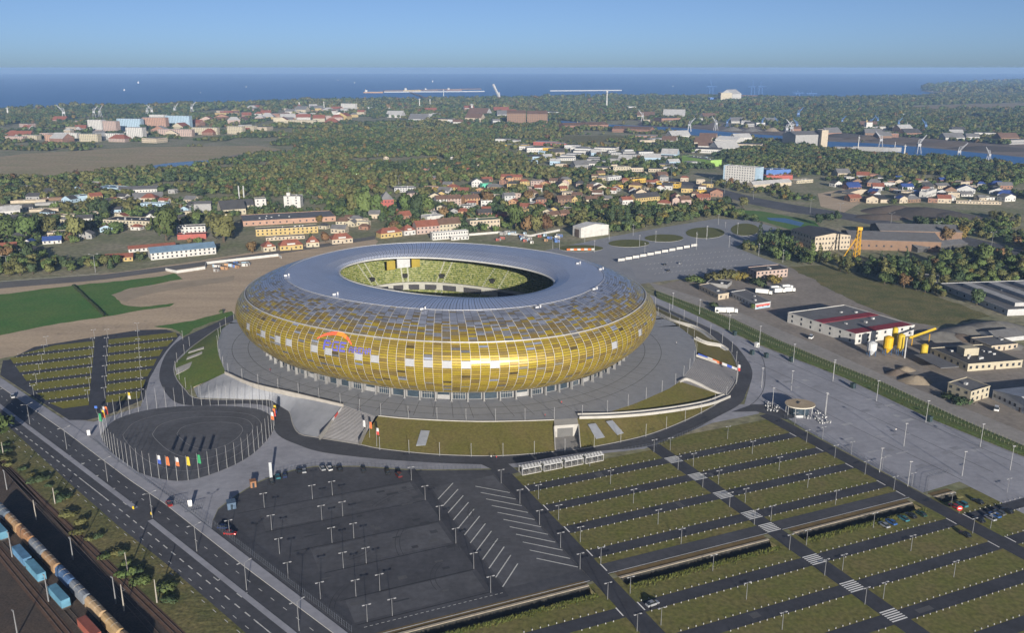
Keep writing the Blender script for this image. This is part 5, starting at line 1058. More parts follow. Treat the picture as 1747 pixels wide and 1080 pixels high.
def bld(p0, p1, depth, h, wall='white', roof='flat', rc_='dark', label='', cat='building', name='building', floors=1, win=True, rh=None, back=None, group=None, hm=None, side='both', far=False, wall2=None, chim=0, wstep=3.4):
    """p0, p1: pixels of the front wall's foot; depth in metres (or back: pixel of the back corner behind p0); h: wall height in photograph pixels"""
    a, b = G(*p0), G(*p1); ux = (b - a); W = ux.length; ux.normalize(); uy = Vector((-ux.y, ux.x, 0))
    if back: g = G(*back) - a; D = max(4.0, g.dot(uy)); sk_ = g.dot(ux)
    else: D = depth; sk_ = 0.0
    Hh = hm if hm else max(2.4, HGT(p0[0], p0[1], p0[1] - h)); rz = math.atan2(ux.y, ux.x)
    FOOT.append((a + ux * (W / 2 + sk_ / 2) + uy * D / 2, (W + abs(sk_)) / 2 + 1.5, D / 2 + 1.5, ux, uy))
    t = thing(name, a, label, cat, group, rz); A, B_, Cc, Dd = (0, 0), (W, 0), (W + sk_, D), (sk_, D)
    mb = MB(); pts = [A, B_, Cc, Dd]; mb.prism(pts, -.3, Hh, 0); 
    if wall2: mb.m[0] = 1
    rise = rh if rh else min(W, D) * .32
    if roof in ('gable', 'gablew'):
        if (W >= D) == (roof == 'gable'): r0, r1 = (sk_ / 2, D / 2), (W + sk_ / 2, D / 2); mb.poly([(*A, Hh), (*Dd, Hh), (*r0, Hh + rise)]); mb.poly([(*Cc, Hh), (*B_, Hh), (*r1, Hh + rise)])
        else: r0, r1 = (W / 2, 0), (W / 2 + sk_, D); mb.poly([(*B_, Hh), (*A, Hh), (*r0, Hh + rise)]); mb.poly([(*Dd, Hh), (*Cc, Hh), (*r1, Hh + rise)])
    mb.build('wall', [wm(wall), wm(wall2 or wall)], t); r = MB(); e = .4; zt = Hh + .02
    def ex(p, dx, dy): return (p[0] + dx, p[1] + dy)
    if roof == 'flat':
        r.prism([ex(A, .02, .02), ex(B_, -.02, .02), ex(Cc, -.02, -.02), ex(Dd, .02, -.02)], Hh - .1, zt, 0)
    elif roof in ('gable', 'gablew'):
        if (W >= D) == (roof == 'gable'):
            q0, q1 = ex(r0, -e, 0), ex(r1, e, 0); zr = Hh + rise + .12; zl = Hh - e * rise / (D / 2) + .12
            r.quad((*ex(A, -e, -e), zl), (*ex(B_, e, -e), zl), (*q1, zr), (*q0, zr)); r.quad((*ex(Cc, e, e), zl), (*ex(Dd, -e, e), zl), (*q0, zr), (*q1, zr))
            r.quad((*ex(A, -e, -e), zl - .2), (*ex(B_, e, -e), zl - .2), (*ex(B_, e, -e), zl), (*ex(A, -e, -e), zl))
        else:
            q0, q1 = ex(r0, 0, -e), ex(r1, 0, e); zr = Hh + rise + .12; zl = Hh - e * rise / (W / 2) + .12
            r.quad((*ex(Dd, -e, e), zl), (*ex(A, -e, -e), zl), (*q0, zr), (*q1, zr)); r.quad((*ex(B_, e, -e), zl), (*ex(Cc, e, e), zl), (*q1, zr), (*q0, zr))
    elif roof == 'hip':
        m_ = min(W, D) / 2; P = [(*ex(A, -e, -e), Hh), (*ex(B_, e, -e), Hh), (*ex(Cc, e, e), Hh), (*ex(Dd, -e, e), Hh)]
        R0, R1 = ((m_ * .75, D / 2, Hh + rise), (W - m_ * .75, D / 2, Hh + rise)) if W >= D else ((W / 2, m_ * .75, Hh + rise), (W / 2, D - m_ * .75, Hh + rise))
        if W >= D: r.quad(P[0], P[1], R1, R0); r.quad(P[2], P[3], R0, R1); r.poly([P[1], P[2], R1]); r.poly([P[3], P[0], R0])
        else: r.quad(P[3], P[0], R0, R1); r.quad(P[1], P[2], R1, R0); r.poly([P[0], P[1], R0]); r.poly([P[2], P[3], R1])
    ro = r.build('roof', rm(rc_), t)
    if roof == 'flat' and not far:
        mb = MB(); q = [A, B_, Cc, Dd]
        for i in range(4): (x0, y0), (x1, y1) = q[i], q[(i + 1) % 4]; mb.box(((x0 + x1) / 2, (y0 + y1) / 2, Hh - .05), (math.hypot(x1 - x0, y1 - y0) + .3, .3, .45), math.atan2(y1 - y0, x1 - x0))
        mb.build('parapet', wm(wall), ro)
        for k in range(min(6, int(W * D / 150))): mb = MB(); mb.box((W * R.uniform(.15, .85) + sk_ * .5, D * R.uniform(.2, .8), zt), (R.uniform(.8, 2), R.uniform(.8, 2), R.uniform(.5, 1.2))); mb.build('roof_unit', wm('pale grey'), ro)
    for k in range(chim): o = put(CHIM, 'chimney', ro, (W * (k + .7) / (chim + .4), D * .5 + sk_ * .5, Hh + rise * (.9 if roof != 'flat' else 0)))
    if win and floors:
        fh = Hh / floors; ww, wh = min(1.5, wstep * .42), min(1.6, fh * .5)
        if far:
            mb = MB()
            for f_ in range(floors):
                n_ = max(2, int(W / wstep))
                for k in range(n_): mb.box((W * (k + .5) / n_, -.02, f_ * fh + fh * .32), (ww * 1.2, .1, wh))
                n_ = max(1, int(D / wstep))
                for k in range(n_):
                    for s_ in (0, 1): f0 = (k + .5) / n_; mb.box((sk_ * f0 + W * s_, D * f0, f_ * fh + fh * .32), (.1, ww, wh))
            mb.build('window', M_win, t, kind='stuff')
        else:
            for f_ in range(floors):
                n_ = max(2, min(14, int(W / wstep)))
                for k in range(n_):
                    if f_ == 0 and k == n_ // 2: put(DOOR, 'door', t, (W * (k + .5) / n_, -.02, .05), sc_=(1.1, .12, min(2.1, fh * .8)))
                    else: put(WIN, 'window', t, (W * (k + .5) / n_, -.02, f_ * fh + fh * .33), sc_=(ww, .12, wh))
                n_ = max(1, min(8, int(D / wstep / 1.2)))
                sx = (0,) if PIX(a + ux * W / 2)[0] > CX else (1,)
                for k in range(n_):
                    for s_ in sx: f0 = (k + .5) / n_; put(WIN, 'window', t, (sk_ * f0 + W * s_, D * f0, f_ * fh + fh * .33), sc_=(.12, ww, wh))
    return t, W, D, Hh
# --- west of the stadium
bld((258, 444), (369, 433), 17, 12, 'white', 'gable', 'blue', 'long white hall with a pale blue metal roof west of the stadium', floors=2, rh=3.5)
bld((220, 431), (300, 424), 9, 6, 'white', 'gable', 'red', 'white shed with a red roof behind the blue-roofed hall', rh=2)
bld((179, 448), (227, 445), 11, 7, 'yellow', 'gable', 'red', 'yellow house with a red roof beside the back road', 'house', 'house', rh=2.5)
bld((302, 399), (351, 397), 12, 11, 'white', 'flat', 'dark', 'white office block above the red-fronted shed', floors=2)
bld((303, 409), (352, 407), 9, 8, 'red', 'flat', 'dark', 'red-fronted low shed before the white office block', win=False)
bld((177, 386), (255, 389), 22, 11, 'cream', 'flat', 'dark', 'cream workshop with a dark flat roof among the western trees', floors=2)
bld((228, 343), (279, 340), 16, 5, 'white', 'gable', 'grey', 'low white workshop with a grey roof, middle of the blue group')
bld((240, 352), (284, 352), 10, 5, 'pale blue', 'flat', 'grey', 'pale blue low workshop at the front of the blue group')
bld((202, 330), (268, 328), 26, 6, 'white', 'gable', 'grey', 'white hall with a broad grey roof at the back of the blue group', rh=3)
bld((166, 324), (202, 326), 20, 5, 'pale blue', 'flat', 'blue', 'pale blue hall at the back of the western works')
bld((155, 344), (176, 342), 11, 9, 'yellow', 'gable', 'red', 'yellow house with a bright red roof beside the blue works', 'house', 'house', floors=2)
bld((134, 344), (153, 342), 14, 9, 'pale blue', 'flat', 'grey', 'blue-grey shed left of the yellow red-roofed house')
bld((332, 363), (361, 362), 16, 15, 'grey', 'gable', 'grey', 'plain grey shed with a grey roof behind the big willow', win=False, rh=2)
bld((-8, 369), (35, 366), 14, 8, 'white', 'gable', 'pale', 'white hall at the far western edge of the town')
bld((40, 419), (53, 419), 9, 6, 'white', 'gable', 'navy', 'small white house with a blue roof among western trees', 'house', 'house')
bld((73, 417), (105, 415), 10, 6, 'white', 'gable', 'navy', 'longer white house with a blue roof among western trees', 'house', 'house')
bld((0, 428), (29, 426), 10, 6, 'white', 'gable', 'red', 'white house with a red roof at the western edge', 'house', 'house')
for i, (x, y, w_) in enumerate(((4, 356, 48), (18, 347, 60), (52, 372, 58), (60, 351, 46), (50, 362, 50), (72, 343, 34), (128, 356, 26), (140, 368, 34))): bld((x, y), (x + w_, y - 2), 8, 4, ('grey', 'beige', 'brown')[i % 3], 'flat', 'dark', f'long dark-roofed garage row in the western yards, {nth(i)} of the rows', 'garage', 'garage_row', group='garage rows', win=False)
bld((238, 385), (276, 384), 9, 5, 'cream', 'flat', 'dark', 'low cream annex beside the cream workshop'); bld((196, 369), (240, 366), 9, 4, 'cream', 'flat', 'grey', 'narrow cream store behind the cream workshop'); bld((247, 376), (268, 375), 30, 5, 'white', 'gable', 'dark', 'dark-roofed shed running back from the cream workshop', win=False)
# --- the factory north-west of the stadium
t, W, D, Hh = bld((485, 354), (513, 354), 14, 19, 'white', 'flat', 'dark', 'white four-storey factory tower with a roof mast', floors=4, wstep=7)
mb = MB(); mb.box((4, 8, Hh), (4, 4, 3.5)); mb.build('roof_house', wm('white'), t); mb = MB(); mb.cone((4, 8, Hh + 3.5), .25, .1, 9, 5); mb.box((4, 8, Hh + 8), (2.2, .2, .3)); mb.build('mast', M_pole, t)
bld((436, 357), (455, 356), 12, 17, 'white', 'flat', 'dark', 'narrow white block beside the factory chimneys', floors=3, wstep=9)
bld((415, 386), (573, 377), 42, 8, 'salmon', 'flat', 'grey', 'wide brick factory hall with a big grey roof', 'factory', 'factory', wstep=5)
bld((378, 368), (420, 365), 26, 10, 'cream', 'gable', 'dark', 'cream factory wing with dark saddle roofs'); bld((405, 359), (434, 357), 18, 8, 'cream', 'gable', 'dark', 'dark-roofed factory wing below two thin chimneys')
for i, x in enumerate((409, 417)): t = thing('chimney_stack', G(x, 346), f'thin pale steel chimney of the factory, {nth(i)} of the pair', 'chimney', 'factory chimneys'); mb = MB(); mb.cone((0, 0, 0), .9, .7, 20, 8); mb.build('shaft', wm('pale grey'), t); mb = MB(); mb.cone((0, 0, 20), .85, .85, .5, 8); mb.build('collar', wm('grey'), t)
bld((437, 403), (543, 397), 12, 11, 'cream', 'flat', 'dark', 'long cream and orange two-storey works office', floors=2, wall2='yellow')
bld((454, 411), (520, 407), 8, 5, 'beige', 'flat', 'dark', 'low beige shed before the works office')
for i, (a, b, w_) in enumerate((((450, 430), (471, 428), 'cream'), ((478, 428), (517, 425), 'yellow'), ((523, 422), (545, 421), 'cream'), ((567, 417), (602, 414), 'beige'), ((650, 407), (686, 403), 'yellow'), ((690, 402), (709, 400), 'white'))):
    t, W, D, Hh = bld(a, b, 11, 8, w_, 'hip', 'red', f'{w_} house under a red hipped roof along the road, {nth(i)} from the west', 'house', 'house', floors=1, rh=4.5, group='red-roofed road houses', chim=1)
    mb = MB(); mb.box((W / 2, 1.6, Hh + .3), (W * .35, 2.6, 1.5)); mb.build('dormer', wm('white'), t)
bld((711, 400), (750, 397), 13, 13, 'pink', 'gable', 'red', 'pinkish tenement with a long red-brown roof', floors=2, rh=5, chim=2); bld((750, 397), (786, 394), 13, 14, 'cream', 'gable', 'brown', 'cream tenement with gables adjoining the pinkish one', floors=2, rh=5, chim=2)
bld((650, 355), (672, 354), 15, 14, 'red', 'hip', 'grey', 'red house with a tall grey pyramid roof', 'house', 'house', floors=2, rh=9); bld((673, 366), (680, 365), 8, 7, 'red', 'gable', 'red', 'small red annex beside the red house')
bld((685, 374), (702, 372), 9, 6, 'brick', 'gable', 'red', 'brick cottage with a steep red roof', 'house', 'house', rh=4)
bld((729, 378), (757, 375), 14, 8, 'white', 'flat', 'white', 'white flat-roofed hall in the town centre', win=False)
for i, (a, b, c) in enumerate((((745, 351), (763, 350), 'white'), ((764, 350), (787, 349), 'pink'), ((794, 350), (819, 348), 'orange'))): bld(a, b, 12, 11, c, 'gable', 'brown', f'{c} three-storey tenement in the row behind the town trees', floors=3, chim=2)
bld((673, 328), (709, 327), 16, 7, 'pale grey', 'flat', 'grey', 'long pale grey school-like block at the wood edge', floors=2)
t, W, D, Hh = bld((738, 410), (799, 405), 6, 12, 'white', 'flat', 'white', 'two-storey stack of white site-office cabins behind the stadium roof', 'site office', 'site_office', floors=2, wstep=2.4); bld((770, 410), (800, 408), 5, 5, 'white', 'flat', 'white', 'single row of white site cabins before the stack', 'site office', 'site_office')
bld((802, 391), (853, 388), 14, 14, 'beige', 'flat', 'green', 'beige two-storey block with a mossy flat roof', floors=2)
# white hangar
t, W, D, Hh = bld((991, 406), (1038, 400), 26, 17, 'white', 'gablew', 'white', 'big white membrane hangar behind the stadium', 'hangar', 'hangar', win=False, rh=2.5, back=(977, 402))
mb = MB(); mb.box((-.05, D * .45, 0), (.1, D * .5, Hh * .8)); mb.build('gate', mat('door_dark', (.08, .06, .05), .7), t)
for a, b, d, h, w_, r, rc_, fl, lab in (((861, 345), (879, 344), 10, 11, 'pale grey', 'gable', 'grey', 2, 'pale grey house with a grey roof amid autumn trees'), ((952, 353), (975, 352), 12, 13, 'brown', 'gable', 'brown', 3, 'brown brick tenement beside a yellow gable'), ((976, 351), (985, 350), 12, 12, 'yellow', 'gable', 'brown', 2, 'narrow yellow house end beside the brown tenement'), ((912, 329), (925, 329), 12, 9, 'white', 'gablew', 'red', 1, 'white gabled house with a red roof mid town'),
        ((854, 306), (889, 307), 10, 5, 'orange', 'gable', 'red', 1, 'long red-roofed bungalow at the wood edge'), ((824, 310), (841, 309), 9, 4, 'brick', 'gable', 'red', 1, 'red-roofed bungalow beside the teal hut'), ((823, 322), (839, 321), 8, 8, 'teal', 'flat', 'green', 1, 'bright teal hut in the town'), ((822, 367), (837, 367), 11, 9, 'white', 'gablew', 'red', 1, 'white gable house with a dark red roof near the beige block'),
        ((1010, 324), (1028, 322), 10, 8, 'white', 'gablew', 'grey', 1, 'white house with a steep grey roof and yellow gable'), ((1046, 297), (1076, 297), 14, 12, 'cream', 'flat', 'grey', 3, 'cream three-storey block rising from trees'), ((1085, 350), (1126, 346), 14, 12, 'yellow', 'gable', 'dark', 2, 'long cream-yellow house with dark roof and chimneys'), ((1147, 351), (1160, 351), 12, 11, 'pink', 'gable', 'brown', 1, 'blank pink gable house, the western of two'), ((1162, 352), (1179, 351), 12, 11, 'pink', 'gable', 'brown', 1, 'blank pink gable house, the eastern of two'), ((1190, 345), (1212, 344), 11, 8, 'brick', 'gable', 'red', 2, 'red brick house with white trim by the railway'),
        ((1079, 313), (1102, 311), 16, 7, 'gold', 'flat', 'dark', 1, 'yellow warehouse, the western of the long yellow pair'), ((1120, 319), (1157, 321), 18, 7, 'gold', 'flat', 'dark', 1, 'yellow warehouse with a bright long front'), ((1050, 322), (1063, 321), 8, 5, 'gold', 'flat', 'grey', 1, 'small yellow store in the town'), ((1189, 329), (1206, 329), 8, 4, 'gold', 'flat', 'grey', 1, 'small yellow shed by the road'), ((1132, 292), (1156, 292), 14, 6, 'white', 'flat', 'grey', 1, 'white flat store near the lime building'), ((1036, 308), (1060, 306), 12, 6, 'pale grey', 'flat', 'grey', 1, 'pale grey store below the cream block'), ((1000, 349), (1020, 348), 10, 9, 'cream', 'gable', 'brown', 1, 'cream house half hidden by poplars'), ((1062, 350), (1080, 349), 10, 9, 'white', 'gable', 'red', 1, 'white house between the poplars and the long yellow house'),
        ((940, 376), (956, 374), 10, 9, 'beige', 'gable', 'brown', 1, 'beige house beside the round autumn trees'), ((957, 372), (972, 371), 9, 8, 'brick', 'gable', 'brown', 1, 'brick house near the parking court'), ((1018, 366), (1040, 365), 12, 5, 'white', 'flat', 'grey', 1, 'low white store before the poplars')):
    bld(a, b, d, h, w_, r, rc_, lab, 'house' if r != 'flat' else 'building', 'house' if r != 'flat' else 'building', fl, chim=1 if r == 'gable' else 0)
# lime building, white-blue block, halls
bld((1163, 276), (1212, 284), 22, 10, 'lime', 'flat', 'grey', 'long lime green hall east of the town', floors=1, win=False)
t, W, D, Hh = bld((1233, 311), (1294, 316), 14, 29, 'white', 'flat', 'pale', 'seven-storey white slab block with pale blue ends', 'office block', 'office_block', floors=7, wstep=3.2)
for x0, x1 in ((-.12, 2.2), (W - 6, W + .12)): mb = MB(); mb.prism([(x0, -.1), (x1, -.1), (x1, D + .1), (x0, D + .1)], 0, Hh + .6); mb.build('end_wall', wm('pale blue'), t)
bld((1307, 298), (1349, 297), 20, 8, 'blue', 'flat', 'grey', 'bright blue warehouse behind the white slab block', win=False); bld((1307, 307), (1352, 306), 12, 7, 'red', 'flat', 'brown', 'red warehouse in front of the blue one', win=False); bld((1285, 321), (1350, 316), 12, 6, 'beige', 'gable', 'pale', 'beige curved-roof store below the white slab block', win=False)
bld((1359, 313), (1387, 311), 12, 5, 'cream', 'flat', 'pale', 'cream low depot east of the slab block'); bld((1424, 319), (1436, 318), 10, 6, 'white', 'gablew', 'dark', 'small white gable at the eastern depot')
for i, (a, b, d, c, rc_) in enumerate((((1449, 321), (1469, 321), 24, 'orange', 'navy'), ((1463, 343), (1476, 342), 45, 'cream', 'grey'), ((1502, 346), (1516, 346), 40, 'beige', 'dark'), ((1480, 333), (1495, 334), 36, 'grey', 'navy'), ((1436, 332), (1450, 334), 40, 'beige', 'grey'), ((1525, 340), (1545, 342), 30, 'grey', 'dark'))): bld(a, b, d, 6, c, 'gablew', rc_, f'{c} ended long shed with a {rc_} roof in the eastern depot, {nth(i)} from the front', 'shed', 'shed', win=False, group='depot sheds', rh=2.5)
for i, (a, b, d, h, c, r, rc_) in enumerate((((1556, 311), (1574, 312), 10, 3, 'brick', 'hip', 'red'), ((1484, 304), (1498, 303), 9, 6, 'brick', 'flat', 'red'), ((1459, 303), (1478, 304), 12, 5, 'pale grey', 'gable', 'green'), ((1579, 339), (1597, 333), 8, 11, 'white', 'flat', 'pale'), ((1611, 343), (1630, 342), 14, 5, 'white', 'gable', 'pale'), ((1714, 344), (1732, 343), 12, 8, 'white', 'gablew', 'grey'), ((1631, 347), (1708, 349), 8, 4, 'beige', 'flat', 'grey'), ((1530, 330), (1550, 330), 12, 4, 'white', 'flat', 'pale'), ((1560, 334), (1577, 333), 14, 6, 'blue', 'flat', 'navy'), ((1600, 322), (1620, 321), 12, 5, 'beige', 'gable', 'grey'), ((1640, 335), (1660, 335), 10, 4, 'white', 'gable', 'grey'), ((1670, 341), (1700, 341), 12, 4, 'white', 'flat', 'grey'))):
    bld(a, b, d, h, c, r, rc_, f'{c} building with a {rc_} roof in the eastern yards, {nth(i)} of them', group='eastern yard buildings', rh=3)
# big industrial hall with crane
bld((1389, 428), (1449, 425), 40, 24, 'beige', 'gable', 'dark', 'tall beige hall end with a grid of dirty glazing', 'factory hall', 'factory_hall', floors=3, rh=2.5, wstep=3)
bld((1450, 425), (1604, 430), 46, 17, 'brown', 'gable', 'grey', 'long dark factory hall with a grey saddle roof', 'factory hall', 'factory_hall', floors=1, rh=4, wstep=6); bld((1500, 409), (1640, 412), 34, 16, 'brown', 'gable', 'grey', 'second bay of the long dark factory hall', 'factory hall', 'factory_hall', win=False, rh=4); bld((1565, 431), (1650, 423), 18, 8, 'dark', 'gable', 'grey', 'low grey-roofed annex at the east end of the dark factory', win=False, rh=2.5)
t = thing('gantry_crane', G(1461, 438), 'bright yellow crane tower beside the tall factory hall', 'crane'); m = mat('crane_yellow', (.52, .29, .015), .5); hC = HGT(1461, 438, 392)
for sx, sy in ((-2, -2), (2, -2), (-2, 2), (2, 2)): mb = MB(); mb.bar((sx, sy, 0), (sx * .6, sy * .6, hC), .4); mb.build('leg', m, t)
mb = MB()
for k in range(6): z = hC * k / 6; f_ = 2 - .8 * k / 6; mb.bar((-f_, -f_, z), (f_, -f_, z + hC / 6), .2); mb.bar((f_, -f_, z), (f_, f_, z + hC / 6), .2); mb.bar((-f_, f_, z), (-f_, -f_, z + hC / 6), .2)
mb.build('bracing', m, t, kind='stuff'); mb = MB(); mb.bar((-11, -1, .5), (-1.2, 0, hC * .75), .45); mb.build('stay', m, t); mb = MB(); mb.box((0, 0, hC), (4, 4, 2.5)); mb.build('cab', m, t)
# halls at the eastern edge
t, W, D, Hh = bld((1603, 493), (1718, 539), 70, 9, 'pale grey', 'flat', 'grey', 'large grey works hall with raised roof lights at the eastern edge', 'factory hall', 'factory_hall', floors=1, wstep=8)
for k in range(3): mb = MB(); mb.box((W * .52, 14 + k * 20, Hh), (W * .75, 7, 2.4)); mb.build('roof_light', rm('pale'), t)
t, W, D, Hh = bld((1458, 588), (1558, 572), 40, 9, 'white', 'flat', 'grey', 'white hall with two wine-red roof stripes', 'hall', 'hall', back=(1343, 550), floors=2, wstep=6, hm=6.2)
sk_ = (G(1343, 550) - G(1458, 588)).dot((G(1558, 572) - G(1458, 588)).normalized())
for f0, f1 in ((.01, .16), (.48, .62)): mb = MB(); mb.prism([(sk_ * f0 + .3, D * f0 + .3), (sk_ * f0 + W - .3, D * f0 + .3), (sk_ * f1 + W - .3, D * f1), (sk_ * f1 + .3, D * f1)], Hh, Hh + .25); mb.build('red_roof_stripe', rm('wine'), t)
bld((1225, 512), (1243, 509), 20, 9, 'beige', 'flat', 'grey', 'small beige workshop on the sandy yard', back=(1192, 495)); t, W, D, Hh = bld((1288, 528), (1314, 524), 20, 9, 'pale grey', 'flat', 'grey', 'long grey workshop with a red and blue painted end', back=(1246, 507))
mb = MB(); mb.box((W * .5, -.08, Hh * .45), (W * .9, .1, Hh * .35)); mb.build('painted_band', mat('band_red', (.4, .08, .07), .7), t); mb = MB(); mb.box((W * .5, -.08, .1), (W * .9, .1, Hh * .3)); mb.build('painted_band', wm('pale blue'), t)
bld((1290, 477), (1343, 472), 14, 13, 'pink', 'flat', 'dark', 'pinkish two-storey office on the edge of the coach park', floors=2, back=(1275, 469))
bld((1205, 488), (1240, 492), 14, 5, 'grey', 'flat', 'dark', 'low dark-roofed store behind the beige workshop', win=False)
t, W, D, Hh = bld((1650, 634), (1743, 627), 40, 12, 'cream', 'flat', 'dark', 'cream flat-roofed works building by the concrete plant', 'works', 'works', back=(1586, 606), floors=1, wstep=3.6)
mb = MB(); mb.box((W * .35, D * .55, Hh), (9, 6, 4.2)); mb.build('stair_house', wm('cream'), t)
for k in range(4): mb = MB(); mb.cone((W * .2 + 3 * k, D * (.3 + .1 * k), Hh), .5, .5, 1.2, 6); mb.build('vent', wm('white'), t)
mb = MB(); mb.box((-12, D * .35, 3.4), (11, D * .8, .3), .0); mb.build('canopy', rm('grey'), t)
bld((1654, 688), (1686, 678), 16, 19, 'cream', 'flat', 'grey', 'cream two-storey office building with big windows', 'office', 'office', back=(1615, 672), floors=2, wstep=3.2); t, W, D, Hh = bld((1692, 681), (1790, 727), 60, 15, 'pale grey', 'gable', 'white', 'large pale hall with a silver roof at the eastern edge', 'hall', 'hall', floors=1, wstep=3, rh=3)
# concrete plant
def silo(p, r, z0, h, col, label, cone_=True, legs=4):
    t = thing('silo', p, label, 'silo', 'plant silos'); m = mat('silo_' + col, {'yellow': (.46, .33, .03), 'white': (.45, .46, .47), 'gold': (.5, .3, .01)}[col], .5, var=.1, scale=.4); mb = MB(); mb.cone((0, 0, z0), r, r, h, 14); mb.build('tank', m, t); mb = MB(); mb.cone((0, 0, z0 + h), r, r * .3, r * .35, 14); mb.build('top', m, t)
    if cone_: mb = MB(); mb.cone((0, 0, z0 - r * 1.2), r * .2, r, r * 1.2, 14); mb.build('hopper', m, t)
    for k in range(legs): a = math.pi / 4 + k * math.pi / 2; mb = MB(); mb.bar((r * .9 * math.cos(a), r * .9 * math.sin(a), 0), (r * .9 * math.cos(a), r * .9 * math.sin(a), z0 + .3), .18); mb.build('leg', mat('steel_blue', (.05, .1, .2), .5), t)
    mb = MB(); mb.bar((r + .15, 0, z0), (r + .15, 0, z0 + h), .12); mb.build('ladder', M_pole, t)
silo(G(1534, 606), 1.9, 4.5, 7.5, 'yellow', 'tall yellow silo next to the plant pole', True); silo(G(1513, 605), 2.6, 4.2, 6, 'gold', 'golden mixing silo in the middle of the concrete plant'); silo(G(1523, 600), 1.5, 5, 9, 'yellow', 'slender yellow silo with a head house'); silo(G(1486, 607), 2.6, 3.6, 4, 'white', 'white hopper silo on blue legs'); silo(G(1575, 609), 1.9, .6, 6.5, 'yellow', 'lone yellow silo beside the cream works', False)
t = thing('plant_pole', G(1543, 611), 'tall pale pole in the concrete plant yard', 'pole'); mb = MB(); mb.cone((0, 0, 0), .45, .3, 12, 8); mb.build('shaft', wm('pale grey'), t)
t = thing('conveyor', G(1560, 590), 'yellow conveyor boom leading from the gravel heaps', 'conveyor'); mb = MB(); mb.bar((-4, -1, 5), (14, 6, 8.5), .8); mb.build('belt', MATS['silo_yellow'], t)
for x in (-2, 10): mb = MB(); mb.bar((x, x * .38, 0), (x, x * .38, 6), .25); mb.build('strut', m, t)
def heap(x, y, r, h, col, label):
    mb = MB(); n_ = 16; rr_ = [r * R.uniform(.85, 1.15) for _ in range(n_)]; lv = [(1, 0), (.72, .35), (.4, .72), (.12, .97)]
    for f_, z in lv: mb.v += [(rr_[k] * f_ * 1.3 * math.cos(2 * math.pi * k / n_), rr_[k] * f_ * math.sin(2 * math.pi * k / n_), h * z * R.uniform(.94, 1.05) - .05) for k in range(n_)]
    mb.v.append((0, 0, h))
    for L_ in range(3):
        for k in range(n_): mb.f.append((L_ * n_ + k, L_ * n_ + (k + 1) % n_, (L_ + 1) * n_ + (k + 1) % n_, (L_ + 1) * n_ + k)); mb.m.append(0)
    for k in range(n_): mb.f.append((3 * n_ + k, 3 * n_ + (k + 1) % n_, 4 * n_)); mb.m.append(0)
    g = G(x, y, .05); FOOT.append((g, r * 1.3, r, Vector((1, 0, 0)), Vector((0, 1, 0)))); mb.build('gravel_heap', mat('heap_' + col, {'grey': (.15, .145, .135), 'brown': (.11, .088, .072), 'sand': (.23, .19, .14), 'black': (.07, .062, .058)}[col], .95, var=.2, scale=.3), None, True, loc=g, label=label, cat='heap', group='heaps')
for i, (x, y, r, h, c) in enumerate(((1605, 575, 13, 3.6, 'grey'), (1652, 567, 13, 4.2, 'grey'), (1697, 561, 16, 5, 'grey'), (1636, 577, 9, 2.8, 'brown'), (1714, 590, 9, 3.4, 'grey'), (1530, 638, 5, 2.6, 'brown'), (1562, 650, 7, 3, 'sand'), (1545, 631, 4, 2, 'sand'))): heap(x, y, r, h, c, f'{c} gravel heap in the concrete plant yard, {nth(i)} of the heaps')
for i, (x, y, r, h) in enumerate(((1530, 361, 30, 7), (1575, 366, 38, 8), (1622, 372, 30, 6), (1508, 371, 22, 4))): heap(x, y, r, h, 'brown' if i in (0, 3) else 'black', f'big dark spoil heap beyond the factory hall, {nth(i)} from the west')
# row of white advertising panels and site clutter
for i in range(11):
    f_ = i / 10.0; g = G(1060 + 124 * f_, 448 - 25 * f_, .1); t = thing('advert_panel', g, f'white panel on posts along the coach park, {nth(i)} from the west', 'billboard', 'white panels by the coach park', math.atan2(.52, 1) * .9); mb = MB(); mb.box((0, 0, 1.4), (6.4, .25, 2.2)); mb.build('board', wm('white'), t)
    for x in (-2.6, 2.6): mb = MB(); mb.box((x, .1, 0), (.2, .2, 1.6)); mb.build('post', M_pole, t)
g = G(991, 427, .3); t = thing('barrier', g, 'orange and white striped barrier on the first traffic island', 'barrier', None, .05)
for k in range(8): mb = MB(); mb.box((-11 + k * 3.1, 0, .1), (3.0, .5, 1.6)); mb.build('barrier_block', wm('white') if k % 2 else mat('barrier_orange', (.5, .12, .03), .6), t)
def wallrun(px, h, label, m):
    P = [G(*p) for p in px]; mb = MB(); o = P[0]
    for a, b in zip(P[:-1], P[1:]): d = b - a; c = (a + b) / 2 - o; mb.box((c.x, c.y, 0), (d.length, .4, h), math.atan2(d.y, d.x))
    mb.build('site_fence', m, None, loc=o, label=label, cat='fence')
wallrun([(283, 462), (302, 466), (350, 459), (352, 451), (475, 437), (480, 441)], 2.2, 'white hoarding round the building site by the sand track', wm('white')); wallrun([(800, 402), (850, 398), (905, 404), (955, 394)], 2.0, 'white hoarding of the site behind the stadium', wm('white'))
SC = ['blue', 'orange', 'white', 'red', 'grey', 'pale blue']
for i in range(46):
    if i < 20: x, y = R.uniform(365, 425), 0; y = 459 - (x - 365) * .12 + R.uniform(-5, 5)
    else: x = R.uniform(845, 960); y = 400 + (x - 845) * .05 + R.uniform(-4, 12)
    c = R.choice(SC); g = G(x, y); t = thing('site_container', g, f'{c} container on the building site {"west of" if i < 20 else "behind"} the stadium, {nth(i if i < 20 else i - 20)} of the lot', 'container', 'site containers', R.uniform(-.4, .4)); L = R.choice((3, 4.5, 6)); mb = MB(); mb.box((0, 0, 0), (L, 2.2, 2.3)); mb.build('wall', wm(c), t); mb = MB(); mb.box((0, 0, 2.3), (L + .1, 2.3, .12)); mb.build('roof', rm('grey'), t); put(DOOR, 'door', t, (L * .2, -1.1, .1), sc_=(.9, .12, 1.9))
